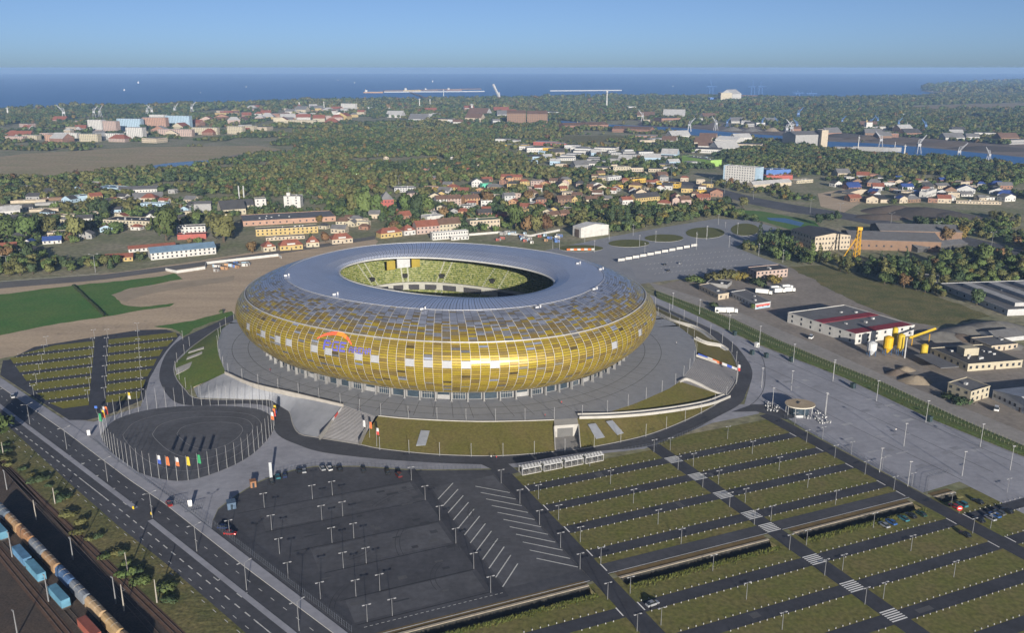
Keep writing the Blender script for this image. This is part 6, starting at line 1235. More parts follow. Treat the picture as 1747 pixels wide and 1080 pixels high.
# --- town filler
def overlap(g, r):
    for c, hx, hy, ux, uy in FOOT:
        d = g - c
        if abs(d.dot(ux)) < hx + r and abs(d.dot(uy)) < hy + r: return True
    return False
def filler(poly, n_, where, wl, rl, size, far=False, hf=(3, 6), kinds=('gable', 'hip', 'gablew', 'flat'), fl=1, nn='house'):
    xs = [p[0] for p in poly]; ys = [p[1] for p in poly]; c = 0; tr = 0
    while c < n_ and tr < n_ * 30:
        tr += 1; x, y = R.uniform(min(xs), max(xs)), R.uniform(min(ys), max(ys))
        if not inside(x, y, poly): continue
        g = G(x, y); W_ = R.uniform(*size); D_ = W_ * R.uniform(.6, .9)
        if overlap(g, W_ * .6): continue
        s = SCL(x, y); a = R.choice((-.35, -.2, .1, .3)); dx = W_ * math.cos(a); p1 = PIX(g + Vector((W_ * math.cos(a), W_ * math.sin(a), 0))); w_, r_, k = R.choice(wl), R.choice(rl), R.choice(kinds)
        bld((x, y), p1, D_, 0, w_, k, r_ if k != 'flat' else R.choice(('dark', 'grey', 'pale')), f'{w_} {nn} with a {r_ if k != "flat" else "flat"} roof {where}, {nth(c)} there', nn, nn.replace(' ', '_'), fl if not isinstance(fl, tuple) else R.randint(*fl), hm=R.uniform(*hf), group=f'{nn}s {where}', far=far, win=True); c += 1
filler([(690, 325), (860, 305), (1000, 315), (1000, 345), (940, 372), (860, 378), (790, 372), (700, 385)], 62, 'in the town north of the stadium', ['white', 'cream', 'beige', 'pink', 'orange', 'yellow', 'brick', 'grey'], ['red', 'brown', 'grey', 'red', 'dark'], (9, 17), hf=(3.5, 7), fl=2)
filler([(1000, 300), (1200, 300), (1240, 335), (1130, 352), (1010, 350)], 34, 'by the yellow warehouses', ['white', 'cream', 'yellow', 'beige', 'brick', 'grey'], ['red', 'brown', 'grey', 'dark'], (9, 16), hf=(3.5, 6))
filler([(1420, 300), (1700, 318), (1740, 345), (1560, 350), (1450, 345)], 46, 'in the eastern yards quarter', ['white', 'grey', 'beige', 'brown', 'brick', 'pale grey'], ['dark', 'grey', 'red', 'navy', 'dark'], (10, 22), hf=(3, 6))
filler([(0, 325), (150, 315), (330, 330), (340, 370), (200, 400), (120, 430), (0, 440)], 40, 'among the western trees', ['white', 'cream', 'grey', 'beige', 'pale blue'], ['dark', 'grey', 'red', 'dark'], (9, 18), hf=(3, 5))
filler([(880, 262), (1080, 258), (1200, 275), (1160, 292), (1000, 296), (900, 280)], 38, 'by the retail sheds', ['white', 'pale grey', 'beige', 'yellow', 'pale blue', 'grey'], ['grey', 'pale', 'dark', 'pale'], (14, 34), far=True, hf=(4, 7), kinds=('flat', 'flat', 'gable'), nn='retail shed')
filler([(840, 243), (980, 245), (1060, 262), (940, 270), (840, 258)], 14, 'in the retail park', ['white', 'pale grey', 'white', 'gold', 'red'], ['pale', 'white', 'grey'], (25, 60), far=True, hf=(5, 9), kinds=('flat',), nn='retail shed')
filler([(330, 200), (420, 186), (600, 180), (620, 200), (545, 214), (420, 215), (330, 212)], 70, 'in the far harbour town', ['white', 'cream', 'pink', 'beige', 'yellow', 'brick', 'salmon'], ['red', 'brown', 'pale', 'grey', 'red'], (16, 48), far=True, hf=(6, 13), fl=(2, 4))
filler([(0, 212), (150, 205), (330, 212), (440, 222), (300, 242), (100, 246), (0, 240)], 34, 'round the far tower blocks', ['white', 'cream', 'pink', 'beige', 'brick'], ['red', 'pale', 'grey'], (16, 40), far=True, hf=(5, 10), fl=(2, 3), nn='low block')
filler([(620, 188), (820, 182), (1000, 190), (1150, 200), (1180, 212), (1000, 203), (800, 215), (640, 205)], 34, 'near the far docks', ['white', 'beige', 'brick', 'grey', 'pale grey'], ['red', 'pale', 'grey', 'brown'], (20, 70), far=True, hf=(5, 12), kinds=('flat', 'gable'), nn='dock store')
filler([(1150, 200), (1420, 212), (1700, 232), (1747, 250), (1500, 240), (1300, 222)], 30, 'on the far quays', ['beige', 'brown', 'grey', 'brick', 'white'], ['brown', 'grey', 'pale', 'dark'], (18, 48), far=True, hf=(5, 10), kinds=('flat', 'gable'), nn='dock store')
filler([(1080, 232), (1240, 238), (1330, 250), (1200, 262), (1080, 250)], 14, 'south of the river', ['white', 'beige', 'salmon', 'grey'], ['pale', 'brown', 'grey'], (25, 60), far=True, hf=(5, 9), kinds=('flat', 'gable'), nn='dock store')
# far tower blocks
for i, (x0, x1, y, h, c, c2) in enumerate(((151, 175, 224, 20, 'white', None), (177, 199, 226, 20, 'pink', None), (201, 241, 222, 20, 'pale blue', None), (216, 244, 236, 19, 'white', None), (244, 284, 221, 21, 'salmon', None), (284, 324, 217, 20, 'pale blue', None), (255, 280, 203, 8, 'white', None))):
    bld((x0, y), (x1, y + .5), 16, h, c, 'flat', 'pale', f'{c} eleven-storey tower slab of the far estate, {nth(i)} from the west', 'apartment block', 'apartment_block', floors=11, far=True, wstep=4.5, group='far tower slabs')
for i, (x0, x1, y, h, c) in enumerate(((270, 328, 232, 12, 'pink'), (328, 371, 229, 12, 'cream'), (388, 414, 228, 13, 'cream'), (414, 433, 225, 11, 'cream'), (77, 112, 241, 12, 'salmon'), (94, 132, 235, 9, 'white'), (136, 167, 241, 13, 'cream'), (180, 206, 238, 11, 'white'), (10, 40, 241, 9, 'pink'), (38, 63, 238, 8, 'cream'), (491, 539, 214, 10, 'cream'), (367, 405, 200, 8, 'yellow'), (582, 606, 187, 11, 'white'), (113, 128, 225, 9, 'beige'))):
    bld((x0, y), (x1, y + .6), 14, h, c, 'flat', 'pale', f'{c} five-storey block of the far estate, {nth(i)} of the lower blocks', 'apartment block', 'apartment_block', floors=5, far=True, wstep=4.5, group='far lower blocks')
bld((865, 212), (897, 212), 40, 19, 'brown', 'gable', 'brown', 'big brown granary by the far river, western half', 'granary', 'granary', floors=6, far=True, rh=8, wstep=6); bld((899, 212), (934, 212), 40, 18, 'brown', 'gable', 'brown', 'big brown granary by the far river, eastern half', 'granary', 'granary', floors=6, far=True, rh=8, wstep=6)
bld((963, 222), (1038, 220), 40, 8, 'brick', 'gable', 'brown', 'long brick dock warehouse by the river', 'warehouse', 'warehouse', far=True, floors=2, rh=6); bld((1044, 225), (1109, 227), 40, 6, 'brick', 'gable', 'brown', 'second brick dock warehouse nearer the basin', 'warehouse', 'warehouse', far=True, floors=2, rh=6)
bld((1229, 175), (1248, 175), 60, 17, 'cream', 'flat', 'pale', 'tall cream silo block on the far shore', 'silo block', 'silo_block', win=False); bld((1249, 175), (1264, 174), 60, 15, 'white', 'gable', 'pale', 'white store beside the cream silo block on the far shore', 'silo block', 'silo_block', win=False); bld((1211, 174), (1229, 174), 50, 8, 'blue', 'flat', 'white', 'blue and white ferry-like shed on the far shore', 'shed', 'shed', win=False)
bld((1356, 250), (1399, 249), 50, 20, 'grey', 'gable', 'grey', 'massive grey store on the river quay', 'warehouse', 'warehouse', win=False, rh=6); bld((1400, 250), (1411, 250), 30, 28, 'beige', 'flat', 'pale', 'beige elevator tower on the river quay', 'tower', 'elevator_tower', win=False); bld((1220, 244), (1257, 246), 40, 7, 'white', 'gable', 'white', 'white tent-roofed hall before the river', 'hall', 'hall', win=False, rh=6); bld((1072, 188), (1086, 188), 40, 6, 'white', 'flat', 'white', 'white tank-like store on the far shore', 'store', 'store', win=False)
for i, (x0, x1, y) in enumerate(((662, 745, 187), (600, 640, 186), (780, 830, 191), (1116, 1175, 189), (1290, 1350, 194), (1505, 1580, 198), (1608, 1628, 203))): bld((x0, y), (x1, y), 30, 3.5, 'pale grey' if i % 2 else 'white', 'flat', 'pale', f'long pale dock shed on the far shore, {nth(i)} from the west', 'shed', 'shed', far=True, win=False, group='far dock sheds')

filler([(520, 372), (650, 372), (640, 395), (560, 408), (545, 395)], 10, 'between the factory and the road houses', ['beige', 'grey', 'cream', 'brick'], ['grey', 'dark', 'brown'], (8, 15), hf=(3, 5))
filler([(520, 262), (700, 250), (830, 270), (820, 300), (640, 315), (520, 300)], 26, 'in the allotment gardens', ['white', 'beige', 'brick', 'grey'], ['red', 'brown', 'grey'], (5, 9), hf=(2.4, 3.2), far=True, nn='garden hut')
bld((1690, 600), (1735, 596), 16, 9, 'beige', 'flat', 'grey', 'beige store at the eastern edge behind the cream works'); bld((1700, 585), (1747, 580), 14, 8, 'pale grey', 'gable', 'grey', 'pale grey shed near the eastern edge beyond the heaps', rh=2.5, win=False); bld((1560, 480), (1600, 484), 14, 7, 'grey', 'flat', 'dark', 'low grey store behind the poplar row', win=False)
# ================================================================== TREES
LEAF = {'green': (.080, .110, .036), 'olive': (.112, .112, .042), 'dark green': (.050, .074, .034), 'autumn brown': (.135, .085, .042), 'golden': (.165, .125, .035)}
def lmat(c): return mat('leaf_' + c.replace(' ', '_'), LEAF[c], .8, var=.3, scale=.35, rnd=.28, spec=.15)
M_bark = mat('bark', (.075, .058, .042), .95, var=.2, scale=1)
def crown(kind, seed, nq, ls):
    """unit crown (radius about 1, standing on z = 0): leaf sprays over the shells of several lobes"""
    r = random.Random(seed); mb = MB()
    if kind == 'poplar': lobes = [((r.uniform(-.12, .12), r.uniform(-.12, .12), .5 + k * .62), .42 * (1 - abs(k - 3) / 7.0) + .08, .55) for k in range(8)]
    elif kind == 'conifer': lobes = [((0, 0, .3 + k * .45), .75 * (1 - k / 7.0) + .06, .3) for k in range(7)]
    elif kind == 'bush': lobes = [((r.uniform(-.55, .55), r.uniform(-.55, .55), r.uniform(.3, .55)), r.uniform(.4, .6), r.uniform(.35, .5)) for _ in range(5)]
    else:
        lobes = [((0, 0, 1.0), .75, .8)]
        for k in range(8): a = k * 2.4 + r.uniform(-.4, .4); d = r.uniform(.35, .68); lobes.append(((d * math.cos(a), d * math.sin(a), r.uniform(.6, 1.6)), r.uniform(.32, .52), r.uniform(.3, .5)))
    tot = sum(l[1] * l[1] for l in lobes); mb.nr = []; mid = Vector((0, 0, max(l[0][2] for l in lobes) * .55))
    for (cx_, cy_, cz_), lr, lz in lobes:
        for _ in range(max(4, int(nq * lr * lr / tot))):
            u = r.uniform(-.75, 1); a = r.uniform(0, 2 * math.pi); s = math.sqrt(max(0, 1 - u * u)); n_ = Vector((s * math.cos(a), s * math.sin(a), u)); rad = r.uniform(.78, 1.1)
            c = Vector((cx_ + n_.x * lr * rad, cy_ + n_.y * lr * rad, cz_ + n_.z * lz * rad)); n_ = (n_ + Vector((r.uniform(-.7, .7), r.uniform(-.7, .7), r.uniform(-.4, .7)))).normalized()
            t = n_.orthogonal().normalized(); t = t * math.cos(a * 3) + n_.cross(t) * math.sin(a * 3); b = n_.cross(t); l1, l2 = ls * r.uniform(.6, 1.3), ls * r.uniform(.5, 1.0)
            mb.quad(c - t * l1 - b * l2 * .3, c - t * l1 * .2 - b * l2, c + t * l1 + b * l2 * .2, c + t * l1 * .1 + b * l2); g_ = ((c - mid).normalized() * .55 + (c - Vector((cx_, cy_, cz_))).normalized() * .55 + n_ * .35).normalized(); mb.nr += [g_] * 4
    return mb
def leafy(mb, name, m):
    me = mb.mesh(name, m, True); me.normals_split_custom_set_from_vertices([tuple(v) for v in mb.nr]); return me
TRUNK = MB(); TRUNK.cone((0, 0, -.1), .10, .06, 1.0, 6); TRUNK.bar((0, 0, .55), (.4, .1, 1.1), .035, 5, 0, .015); TRUNK.bar((0, 0, .6), (-.3, .3, 1.2), .035, 5, 0, .015); TRUNK.bar((0, 0, .5), (-.1, -.4, 1.0), .03, 5, 0, .012); TRUNKM = TRUNK.mesh('trunk', M_bark)
TALL = {'broad': 2.05, 'broadb': 2.05, 'poplar': 5.3, 'conifer': 3.4, 'bush': .95}
CRM = {}
def crown_mesh(kind, col):
    if (kind, col) not in CRM: CRM[(kind, col)] = crown('broad' if kind == 'broadb' else kind, {'broad': 1, 'broadb': 5, 'poplar': 2, 'conifer': 3, 'bush': 4}[kind], 420 if kind != 'bush' else 200, .17 if kind != 'poplar' else .15); CRM[(kind, col)] = leafy(CRM[(kind, col)], 'crown', lmat(col))
    return CRM[(kind, col)]
ntree = [0]
def tree(g, h, kind, col, label, group, wf=1.0):
    s = h / TALL[kind]; t = thing('tree' if kind != 'bush' else 'shrub', g, label, 'tree' if kind != 'bush' else 'shrub', group, R.random() * 6.28, (s * wf, s * wf, s)); put(crown_mesh(kind, col), 'crown', t); ntree[0] += 1
    o = put(TRUNKM, 'trunk', t); 
    if kind == 'poplar': o.scale = (.9, .9, 2.4)
    if kind == 'bush': o.scale = (.5, .5, .4)
XT = [(-14, 752, 52, 'broad', 'green', 1.3, 'leafy tree added by the railway bank for its broad shade on the road'), (284, 411, 60, 'broad', 'green', .75, 'big round tree beside the white office block'), (382, 413, 51, 'broadb', 'olive', 1.0, 'big spreading tree in front of the factory'), (12, 409, 42, 'broad', 'green', .9, 'tall leafy tree at the western edge, first of four'), (46, 411, 46, 'broadb', 'green', .8, 'tall leafy tree by the blue-roofed houses, second of four'), (84, 401, 34, 'broad', 'olive', 1.0, 'olive tree behind the blue-roofed house, third of four'), (130, 411, 46, 'broadb', 'olive', .75, 'tall leafy tree right of the blue-roofed house'), (12, 449, 30, 'broad', 'autumn brown', 1.0, 'reddish brown tree by the back road'), (48, 445, 28, 'broadb', 'dark green', 1.0, 'dark tree by the back road'), (178, 370, 32, 'broad', 'dark green', .8, 'dark tree behind the cream workshop'), (216, 361, 20, 'broadb', 'olive', 1.1, 'low olive tree behind the cream workshop'), (197, 394, 17, 'broad', 'green', 1.4, 'broad low tree before the cream workshop'), (336, 382, 22, 'broad', 'green', .7, 'slim tree before the grey shed'), (330, 372, 26, 'poplar', 'dark green', 1.2, 'dark upright tree left of the grey shed'),  # roadside tree by the railway bank is added and widened to shade the carriageway
      (605, 368, 44, 'broad', 'olive', .75, 'tall olive tree in the factory poplar clump, first'), (622, 370, 47, 'broadb', 'green', .7, 'tall tree in the factory clump, second'), (640, 368, 40, 'broad', 'green', .75, 'tall tree in the factory clump, third'), (694, 363, 34, 'broadb', 'green', .9, 'tree in the clump by the red house, first'), (712, 366, 38, 'broad', 'dark green', .85, 'tree in the clump by the red house, second'), (730, 366, 36, 'broadb', 'green', .8, 'tree in the clump by the red house, third'), (672, 395, 20, 'broad', 'autumn brown', 1.0, 'brown tree beside the red-roofed road houses'), (555, 413, 18, 'broadb', 'autumn brown', 1.0, 'brown tree between two red-roofed road houses'), (530, 411, 18, 'conifer', 'dark green', 1.0, 'dark fir before the works office'), (430, 432, 22, 'broad', 'autumn brown', .9, 'brown tree at the western end of the road houses'), (545, 380, 14, 'broad', 'golden', 1.0, 'yellow tree at the end of the factory hall'),
      (832, 350, 26, 'broad', 'autumn brown', 1.0, 'big russet tree in the town'), (758, 372, 20, 'broadb', 'autumn brown', 1.0, 'russet tree behind the white flat hall'), (902, 342, 18, 'broad', 'autumn brown', 1.1, 'russet tree left of the brown tenement'), (936, 346, 22, 'broadb', 'autumn brown', 1.1, 'second russet tree left of the brown tenement'), (880, 391, 47, 'broad', 'green', .65, 'tall green tree behind the stadium roof'), (900, 396, 30, 'broadb', 'autumn brown', .8, 'rounded brown tree behind the stadium, first of three'), (915, 397, 31, 'broad', 'olive', .8, 'rounded brown-green tree behind the stadium, second of three'), (932, 395, 30, 'broadb', 'autumn brown', .8, 'rounded brown tree behind the stadium, third of three'), (1044, 389, 42, 'poplar', 'dark green', 1.2, 'dark poplar right of the hangar, first of three'), (1057, 391, 45, 'poplar', 'dark green', 1.2, 'dark poplar right of the hangar, second of three'), (1070, 388, 41, 'poplar', 'dark green', 1.2, 'dark poplar right of the hangar, third of three'), (1138, 350, 22, 'poplar', 'golden', 1.6, 'yellowing poplar beside the pink gable houses'), (998, 326, 24, 'poplar', 'dark green', 1.5, 'dark upright tree beside the white steep-roofed house'), (1014, 357, 20, 'broad', 'dark green', 1.0, 'dark tree before the cream house'), (1108, 325, 15, 'broadb', 'autumn brown', 1.0, 'russet tree between the yellow warehouses'),
      (1295, 422, 43, 'poplar', 'dark green', 1.3, 'dark poplar at the corner of the bus forecourt'), (1311, 426, 38, 'poplar', 'dark green', 1.3, 'poplar in the forecourt row, second'), (1323, 430, 40, 'poplar', 'dark green', 1.3, 'poplar in the forecourt row, third'), (1334, 432, 36, 'poplar', 'green', 1.3, 'poplar in the forecourt row, fourth'), (1348, 436, 34, 'poplar', 'green', 1.3, 'poplar in the forecourt row, fifth'), (1361, 440, 27, 'poplar', 'green', 1.4, 'poplar in the forecourt row, last'), (1384, 451, 42, 'poplar', 'green', 1.4, 'tall poplar before the glazed hall end, western'), (1397, 449, 34, 'poplar', 'olive', 1.4, 'poplar before the glazed hall end, eastern'), (1445, 467, 42, 'poplar', 'olive', 1.4, 'slim poplar below the yellow crane'), (1433, 463, 26, 'poplar', 'olive', 1.5, 'small poplar below the yellow crane'), (1507, 481, 42, 'poplar', 'olive', 1.5, 'poplar in the row before the dark factory, first'), (1521, 479, 45, 'poplar', 'green', 1.5, 'poplar in the row before the dark factory, second'), (1538, 483, 36, 'poplar', 'dark green', 1.4, 'poplar in the row before the dark factory, third'), (1556, 487, 38, 'poplar', 'green', 1.4, 'poplar in the row before the dark factory, fourth'), (1569, 494, 43, 'poplar', 'olive', 1.5, 'poplar in the row before the dark factory, fifth'), (1587, 499, 44, 'poplar', 'olive', 1.5, 'poplar in the row before the dark factory, sixth'), (1611, 452, 29, 'broad', 'green', .9, 'round tree east of the dark factory, first'), (1640, 446, 26, 'broadb', 'olive', 1.0, 'round tree east of the dark factory, second'), (1676, 454, 40, 'broad', 'green', .75, 'tall round tree east of the dark factory'), (1720, 456, 22, 'broadb', 'green', 1.1, 'low round tree near the eastern edge'), (1640, 410, 27, 'broad', 'golden', .9, 'golden tree beside the annex roof'), (1614, 412, 26, 'broadb', 'autumn brown', .9, 'brownish tree beside the golden one'), (1551, 399, 20, 'conifer', 'dark green', 1.0, 'dark fir behind the factory roof, first'), (1573, 403, 25, 'conifer', 'dark green', 1.0, 'dark fir behind the factory roof, second'), (1586, 404, 22, 'broad', 'dark green', .9, 'dark tree behind the factory roof'), (1631, 472, 15, 'broad', 'golden', 1.1, 'small orange-gold tree near the works hall, first'), (1653, 472, 15, 'broadb', 'golden', 1.1, 'small orange-gold tree near the works hall, second'), (1666, 521, 30, 'broad', 'dark green', .8, 'dark tree standing before the grey works hall'), (1268, 354, 20, 'broad', 'olive', .9, 'olive tree beside the highway'), (1240, 349, 15, 'broadb', 'dark green', 1.2, 'dark low tree beside the highway'), (1396, 384, 21, 'broad', 'dark green', .7, 'dark tree by the highway cycle track'), (1428, 377, 18, 'broadb', 'dark green', .8, 'dark tree above the glazed hall end'),
      (1187, 482, 12, 'bush', 'green', 1.4, 'green shrub mass at the coach park edge, first'), (1215, 478, 13, 'bush', 'olive', 1.4, 'green shrub mass at the coach park edge, second'), (1240, 475, 14, 'bush', 'olive', 1.5, 'shrub mass left of the pink office'), (1262, 477, 12, 'bush', 'golden', 1.3, 'yellowish shrub left of the pink office'), (1322, 482, 12, 'bush', 'golden', 1.2, 'yellow-green shrub before the pink office'), (1296, 487, 12, 'bush', 'dark green', 1.4, 'dark shrub behind the lorries'), (1284, 528, 11, 'broad', 'green', .8, 'small tree at the workshop corner'), (1219, 524, 8, 'bush', 'dark green', 1.1, 'small dark bush by the green bank'), (1640, 690, 10, 'bush', 'dark green', 1.6, 'dark hedge bush before the cream office, first'), (1622, 681, 9, 'bush', 'dark green', 1.6, 'dark hedge bush before the cream office, second'), (378, 536, 8, 'broad', 'dark green', 1.0, 'small dark tree at the edge of the sand by the ring road')]
for x, y, hp, k, c, wf, lab in XT:
    g = G(x, y); tree(g, HGT(x, y, y - hp), k, c, lab if c.split()[-1] in lab or True else lab, 'notable trees', wf)
# bushes of the railway bank
nb = 0
for i in range(70):
    f_ = R.random(); kx = R.uniform(.45, .92); a = resample(K, 40)[int(f_ * 39)]; b = resample(rl, 40)[int(f_ * 39)]; p = a.lerp(b, kx); p.z = 0
    if seen(p): tree(p, R.uniform(.9, 2.1), 'bush', R.choice(('green', 'olive', 'dark green')), f'low bush on the bank between the road and the railway, {nth(nb)} of the scrub', 'bushes on the railway bank', R.uniform(1.2, 2)); nb += 1
# --- woodland: one scatter over the country; the nearest become single trees
rng = np.random.default_rng(5)
def np_inside(x, y, poly):
    r = np.zeros(len(x), bool); j = len(poly) - 1
    for i in range(len(poly)):
        xi, yi = poly[i]; xj, yj = poly[j]
        c = ((yi > y) != (yj > y)); c &= x < (xj - xi) * (y - yi) / (yj - yi + 1e-12) + xi; r ^= c; j = i
    return r
def np_pix(X, Y): d = Y * math.cos(PIT) + H * math.sin(PIT); up = Y * math.sin(PIT) - H * math.cos(PIT); return CX + F * X / d, CY - F * up / d
_perm = rng.random((64, 64))
def noise(X, Y, s):
    x = X / s; y = Y / s; xi = np.floor(x).astype(int); yi = np.floor(y).astype(int); fx = x - xi; fy = y - yi; fx = fx * fx * (3 - 2 * fx); fy = fy * fy * (3 - 2 * fy); g = lambda a, b: _perm[a % 64, b % 64]
    return (g(xi, yi) * (1 - fx) + g(xi + 1, yi) * fx) * (1 - fy) + (g(xi, yi + 1) * (1 - fx) + g(xi + 1, yi + 1) * fx) * fy
ZERO = [rt + rb[::-1], [(248, 289), (281, 277), (358, 272), (358, 280), (292, 289)], [(-60, 275), (40, 263), (230, 252), (440, 249), (490, 257), (420, 269), (350, 282), (215, 292), (90, 301), (-60, 309)], [(1040, 279), (1120, 295), (1230, 320), (1290, 335), (1450, 362), (1747, 423), (1747, 442), (1560, 399), (1350, 364), (1281, 350), (1120, 308), (1040, 290)],
        [(-200, 470), (0, 474), (170, 461), (330, 443), (400, 434), (640, 402), (735, 410), (860, 395), (960, 388), (1040, 401), (1136, 384), (1220, 370), (1330, 385), (1345, 396), (1300, 412), (1262, 424), (1350, 452), (1425, 450), (1500, 485), (1600, 505), (1747, 560), (1747, 1080), (-200, 1080)],
        [(1262, 357), (1300, 358), (1395, 377), (1400, 390), (1345, 394), (1290, 375)], [(960, 231), (1060, 229), (1070, 238), (1000, 244), (960, 240)], [(1530, 181), (1747, 175), (1900, 176), (1900, 184), (1700, 187), (1560, 188)], [(1395, 328), (1445, 320), (1475, 345), (1440, 363), (1400, 353)], [(1385, 405), (1460, 390), (1640, 400), (1655, 425), (1600, 445), (1470, 448), (1385, 432)], [(1490, 350), (1640, 352), (1660, 375), (1500, 378)]]
DENS = [([(1180, 214), (1330, 224), (1560, 235), (1747, 250), (1900, 262), (1900, 283), (1747, 268), (1576, 251), (1411, 241), (1180, 219)], .12), ([(1150, 238), (1240, 250), (1360, 248), (1440, 258), (1560, 268), (1747, 287), (1747, 318), (1600, 300), (1420, 296), (1240, 292), (1230, 262), (1150, 255)], 1.0), ([(1100, 160), (1747, 140), (1900, 140), (1900, 240), (1747, 234), (1480, 220), (1100, 203)], .8), ([(330, 195), (420, 180), (600, 176), (630, 200), (545, 218), (330, 215)], .4), ([(0, 205), (330, 205), (450, 220), (440, 235), (0, 250)], .5), ([(0, 178), (640, 165), (1100, 160), (1100, 205), (640, 205), (600, 178), (330, 190), (0, 208)], .85),
        ([(500, 215), (860, 212), (960, 235), (840, 262), (880, 285), (870, 312), (640, 325), (480, 300), (500, 262)], .8), ([(0, 296), (200, 292), (480, 285), (620, 325), (600, 345), (330, 330), (150, 322), (0, 330)], .85), ([(0, 322), (340, 330), (400, 370), (390, 420), (150, 470), (0, 474)], .72), ([(400, 340), (640, 345), (700, 330), (1000, 310), (1250, 335), (1230, 372), (1040, 400), (640, 405), (420, 440), (400, 400)], .62), ([(830, 240), (1080, 240), (1230, 270), (1230, 320), (1000, 300), (840, 275)], .45), ([(1230, 292), (1420, 296), (1600, 300), (1747, 318), (1747, 350), (1440, 345), (1300, 322)], .48), ([(1400, 370), (1747, 430), (1747, 500), (1640, 480), (1660, 420), (1560, 385)], .55), ([(1560, 345), (1747, 345), (1747, 425), (1640, 400)], .8)]
allX, allY, allS = [], [], []
for y0, y1, sp_, s0, s1 in ((560, 1200, 9.5, 3.2, 5.2), (1200, 2200, 10.5, 3.4, 5.6), (2200, 3400, 15, 4.5, 7.5), (3400, 5400, 24, 7, 11), (5400, 11000, 55, 14, 24)):
    nx, ny = int(1.30 * y1 / sp_), int((y1 - y0) / sp_); gx, gy = np.meshgrid(np.arange(nx) - nx / 2, np.arange(ny)); X = (gx.ravel() + rng.uniform(-.45, .45, gx.size)) * sp_; Y = y0 + (gy.ravel() + rng.uniform(-.45, .45, gx.size)) * sp_
    px, py = np_pix(X, Y); ok = (px > -40) & (px < 1790); X, Y, px, py = X[ok], Y[ok], px[ok], py[ok]
    land_ = np_inside(px, py, coast + [(2600, 300), (2600, 1400), (-1400, 1400), (-1400, 300)]); dn = np.full(len(X), .5)
    for poly, v in DENS[::-1]: dn[np_inside(px, py, poly)] = v
    for poly in ZERO: dn[np_inside(px, py, poly)] = 0
    nz = noise(X + 900, Y, 110) * .65 + noise(X, Y + 300, 38) * .35
    keep = land_ & (nz < .18 + dn * .62) & (dn > 0)
    for c, hx, hy, ux, uy in FOOT:
        dx, dy = X - c.x, Y - c.y; keep &= ~((np.abs(dx * ux.x + dy * ux.y) < hx + 1.5) & (np.abs(dx * uy.x + dy * uy.y) < hy + 1.5))
        if y0 < 2000: keep &= ~((np.abs(dx * ux.x + dy * ux.y) < hx) & (dx * uy.x + dy * uy.y < -hy) & (dx * uy.x + dy * uy.y > -hy - 9))
    X, Y = X[keep], Y[keep]; allX.append(X); allY.append(Y); allS.append(rng.uniform(s0, s1, len(X)) * (.55 + .75 * noise(X, Y, 45)))
X, Y, S = np.concatenate(allX), np.concatenate(allY), np.concatenate(allS); o_ = np.argsort(Y); X, Y, S = X[o_], Y[o_], S[o_]
CH = ['green', 'olive', 'dark green', 'autumn brown', 'golden']; pr = np.array([.49, .27, .205, .025, .01]); zone = noise(X + 77, Y + 31, 130); KD = np.array([rng.choice(5, p=pr) for _ in range(len(X))]); KD[(zone > .62) & (rng.random(len(X)) < .5)] = 1; KD[(zone < .3) & (rng.random(len(X)) < .5)] = 2
nind = 300 - len([1 for q in XT if q[3] != 'bush']); cnt_ = {}
for i in range(nind):
    x = PIX((X[i], Y[i], 0))[0]; wh = 'in the western gardens' if x < 400 else 'behind the road houses' if x < 720 else 'in the town behind the stadium' if x < 1100 else 'by the eastern railway' if x < 1420 else 'around the eastern factories'
    c = CH[KD[i]]; kd = 'conifer' if KD[i] == 2 and rng.random() < .25 else ('broad', 'broadb')[i % 2]; k = (c, wh); cnt_[k] = cnt_.get(k, 0) + 1
    tree(Vector((float(X[i]), float(Y[i]), 0)), float(S[i]) * TALL['broad'] * (1.2 if kd == 'conifer' else 1), kd, c, f'{c} {"fir" if kd == "conifer" else "leafy tree"} {wh}, {nth(cnt_[k] - 1)} of its colour by distance', f'trees {wh}', R.uniform(.85, 1.15))
pc = bpy.data.collections.new('tree_kinds')
for i, c in enumerate(CH):
    for j in range(2): me = leafy(crown('broad', 20 + i * 2 + j, 170, .26), 'crown', lmat(c)); po = bpy.data.objects.new('leaf_crown_%s%s' % ('abcde'[i], 'ab'[j]), me); pc.objects.link(po)
X, Y, S, KD = X[nind:], Y[nind:], S[nind:], KD[nind:]
me = bpy.data.meshes.new('woodland'); me.from_pydata([(float(a), float(b), -.1) for a, b in zip(X, Y)], [], [])
for n_, ty, dat in (('size', 'FLOAT', S), ('turn', 'FLOAT', rng.uniform(0, 6.28, len(X))), ('pick', 'INT', KD * 2 + rng.integers(0, 2, len(X)))): at_ = me.attributes.new(n_, ty, 'POINT'); at_.data.foreach_set('value', np.asarray(dat, dtype=np.int32 if ty == 'INT' else np.float32))
wd = put(me, 'woodland', None, label='woods and tree belts spreading over the country to the coast', cat='woodland', kind='stuff')
ng = bpy.data.node_groups.new('woodland', 'GeometryNodeTree'); ng.interface.new_socket('Geometry', in_out='INPUT', socket_type='NodeSocketGeometry'); ng.interface.new_socket('Geometry', in_out='OUTPUT', socket_type='NodeSocketGeometry')
N = ng.nodes; gi, go = N.new('NodeGroupInput'), N.new('NodeGroupOutput'); ip = N.new('GeometryNodeInstanceOnPoints'); ci = N.new('GeometryNodeCollectionInfo'); ci.inputs['Collection'].default_value = pc; ci.inputs['Separate Children'].default_value = True; ci.inputs['Reset Children'].default_value = True
def na(name, ty): q = N.new('GeometryNodeInputNamedAttribute'); q.data_type = ty; q.inputs['Name'].default_value = name; return q.outputs['Attribute']
cx_ = N.new('ShaderNodeCombineXYZ'); ng.links.new(na('turn', 'FLOAT'), cx_.inputs['Z']); er = N.new('FunctionNodeEulerToRotation'); ng.links.new(cx_.outputs[0], er.inputs[0])
ip.inputs['Pick Instance'].default_value = True
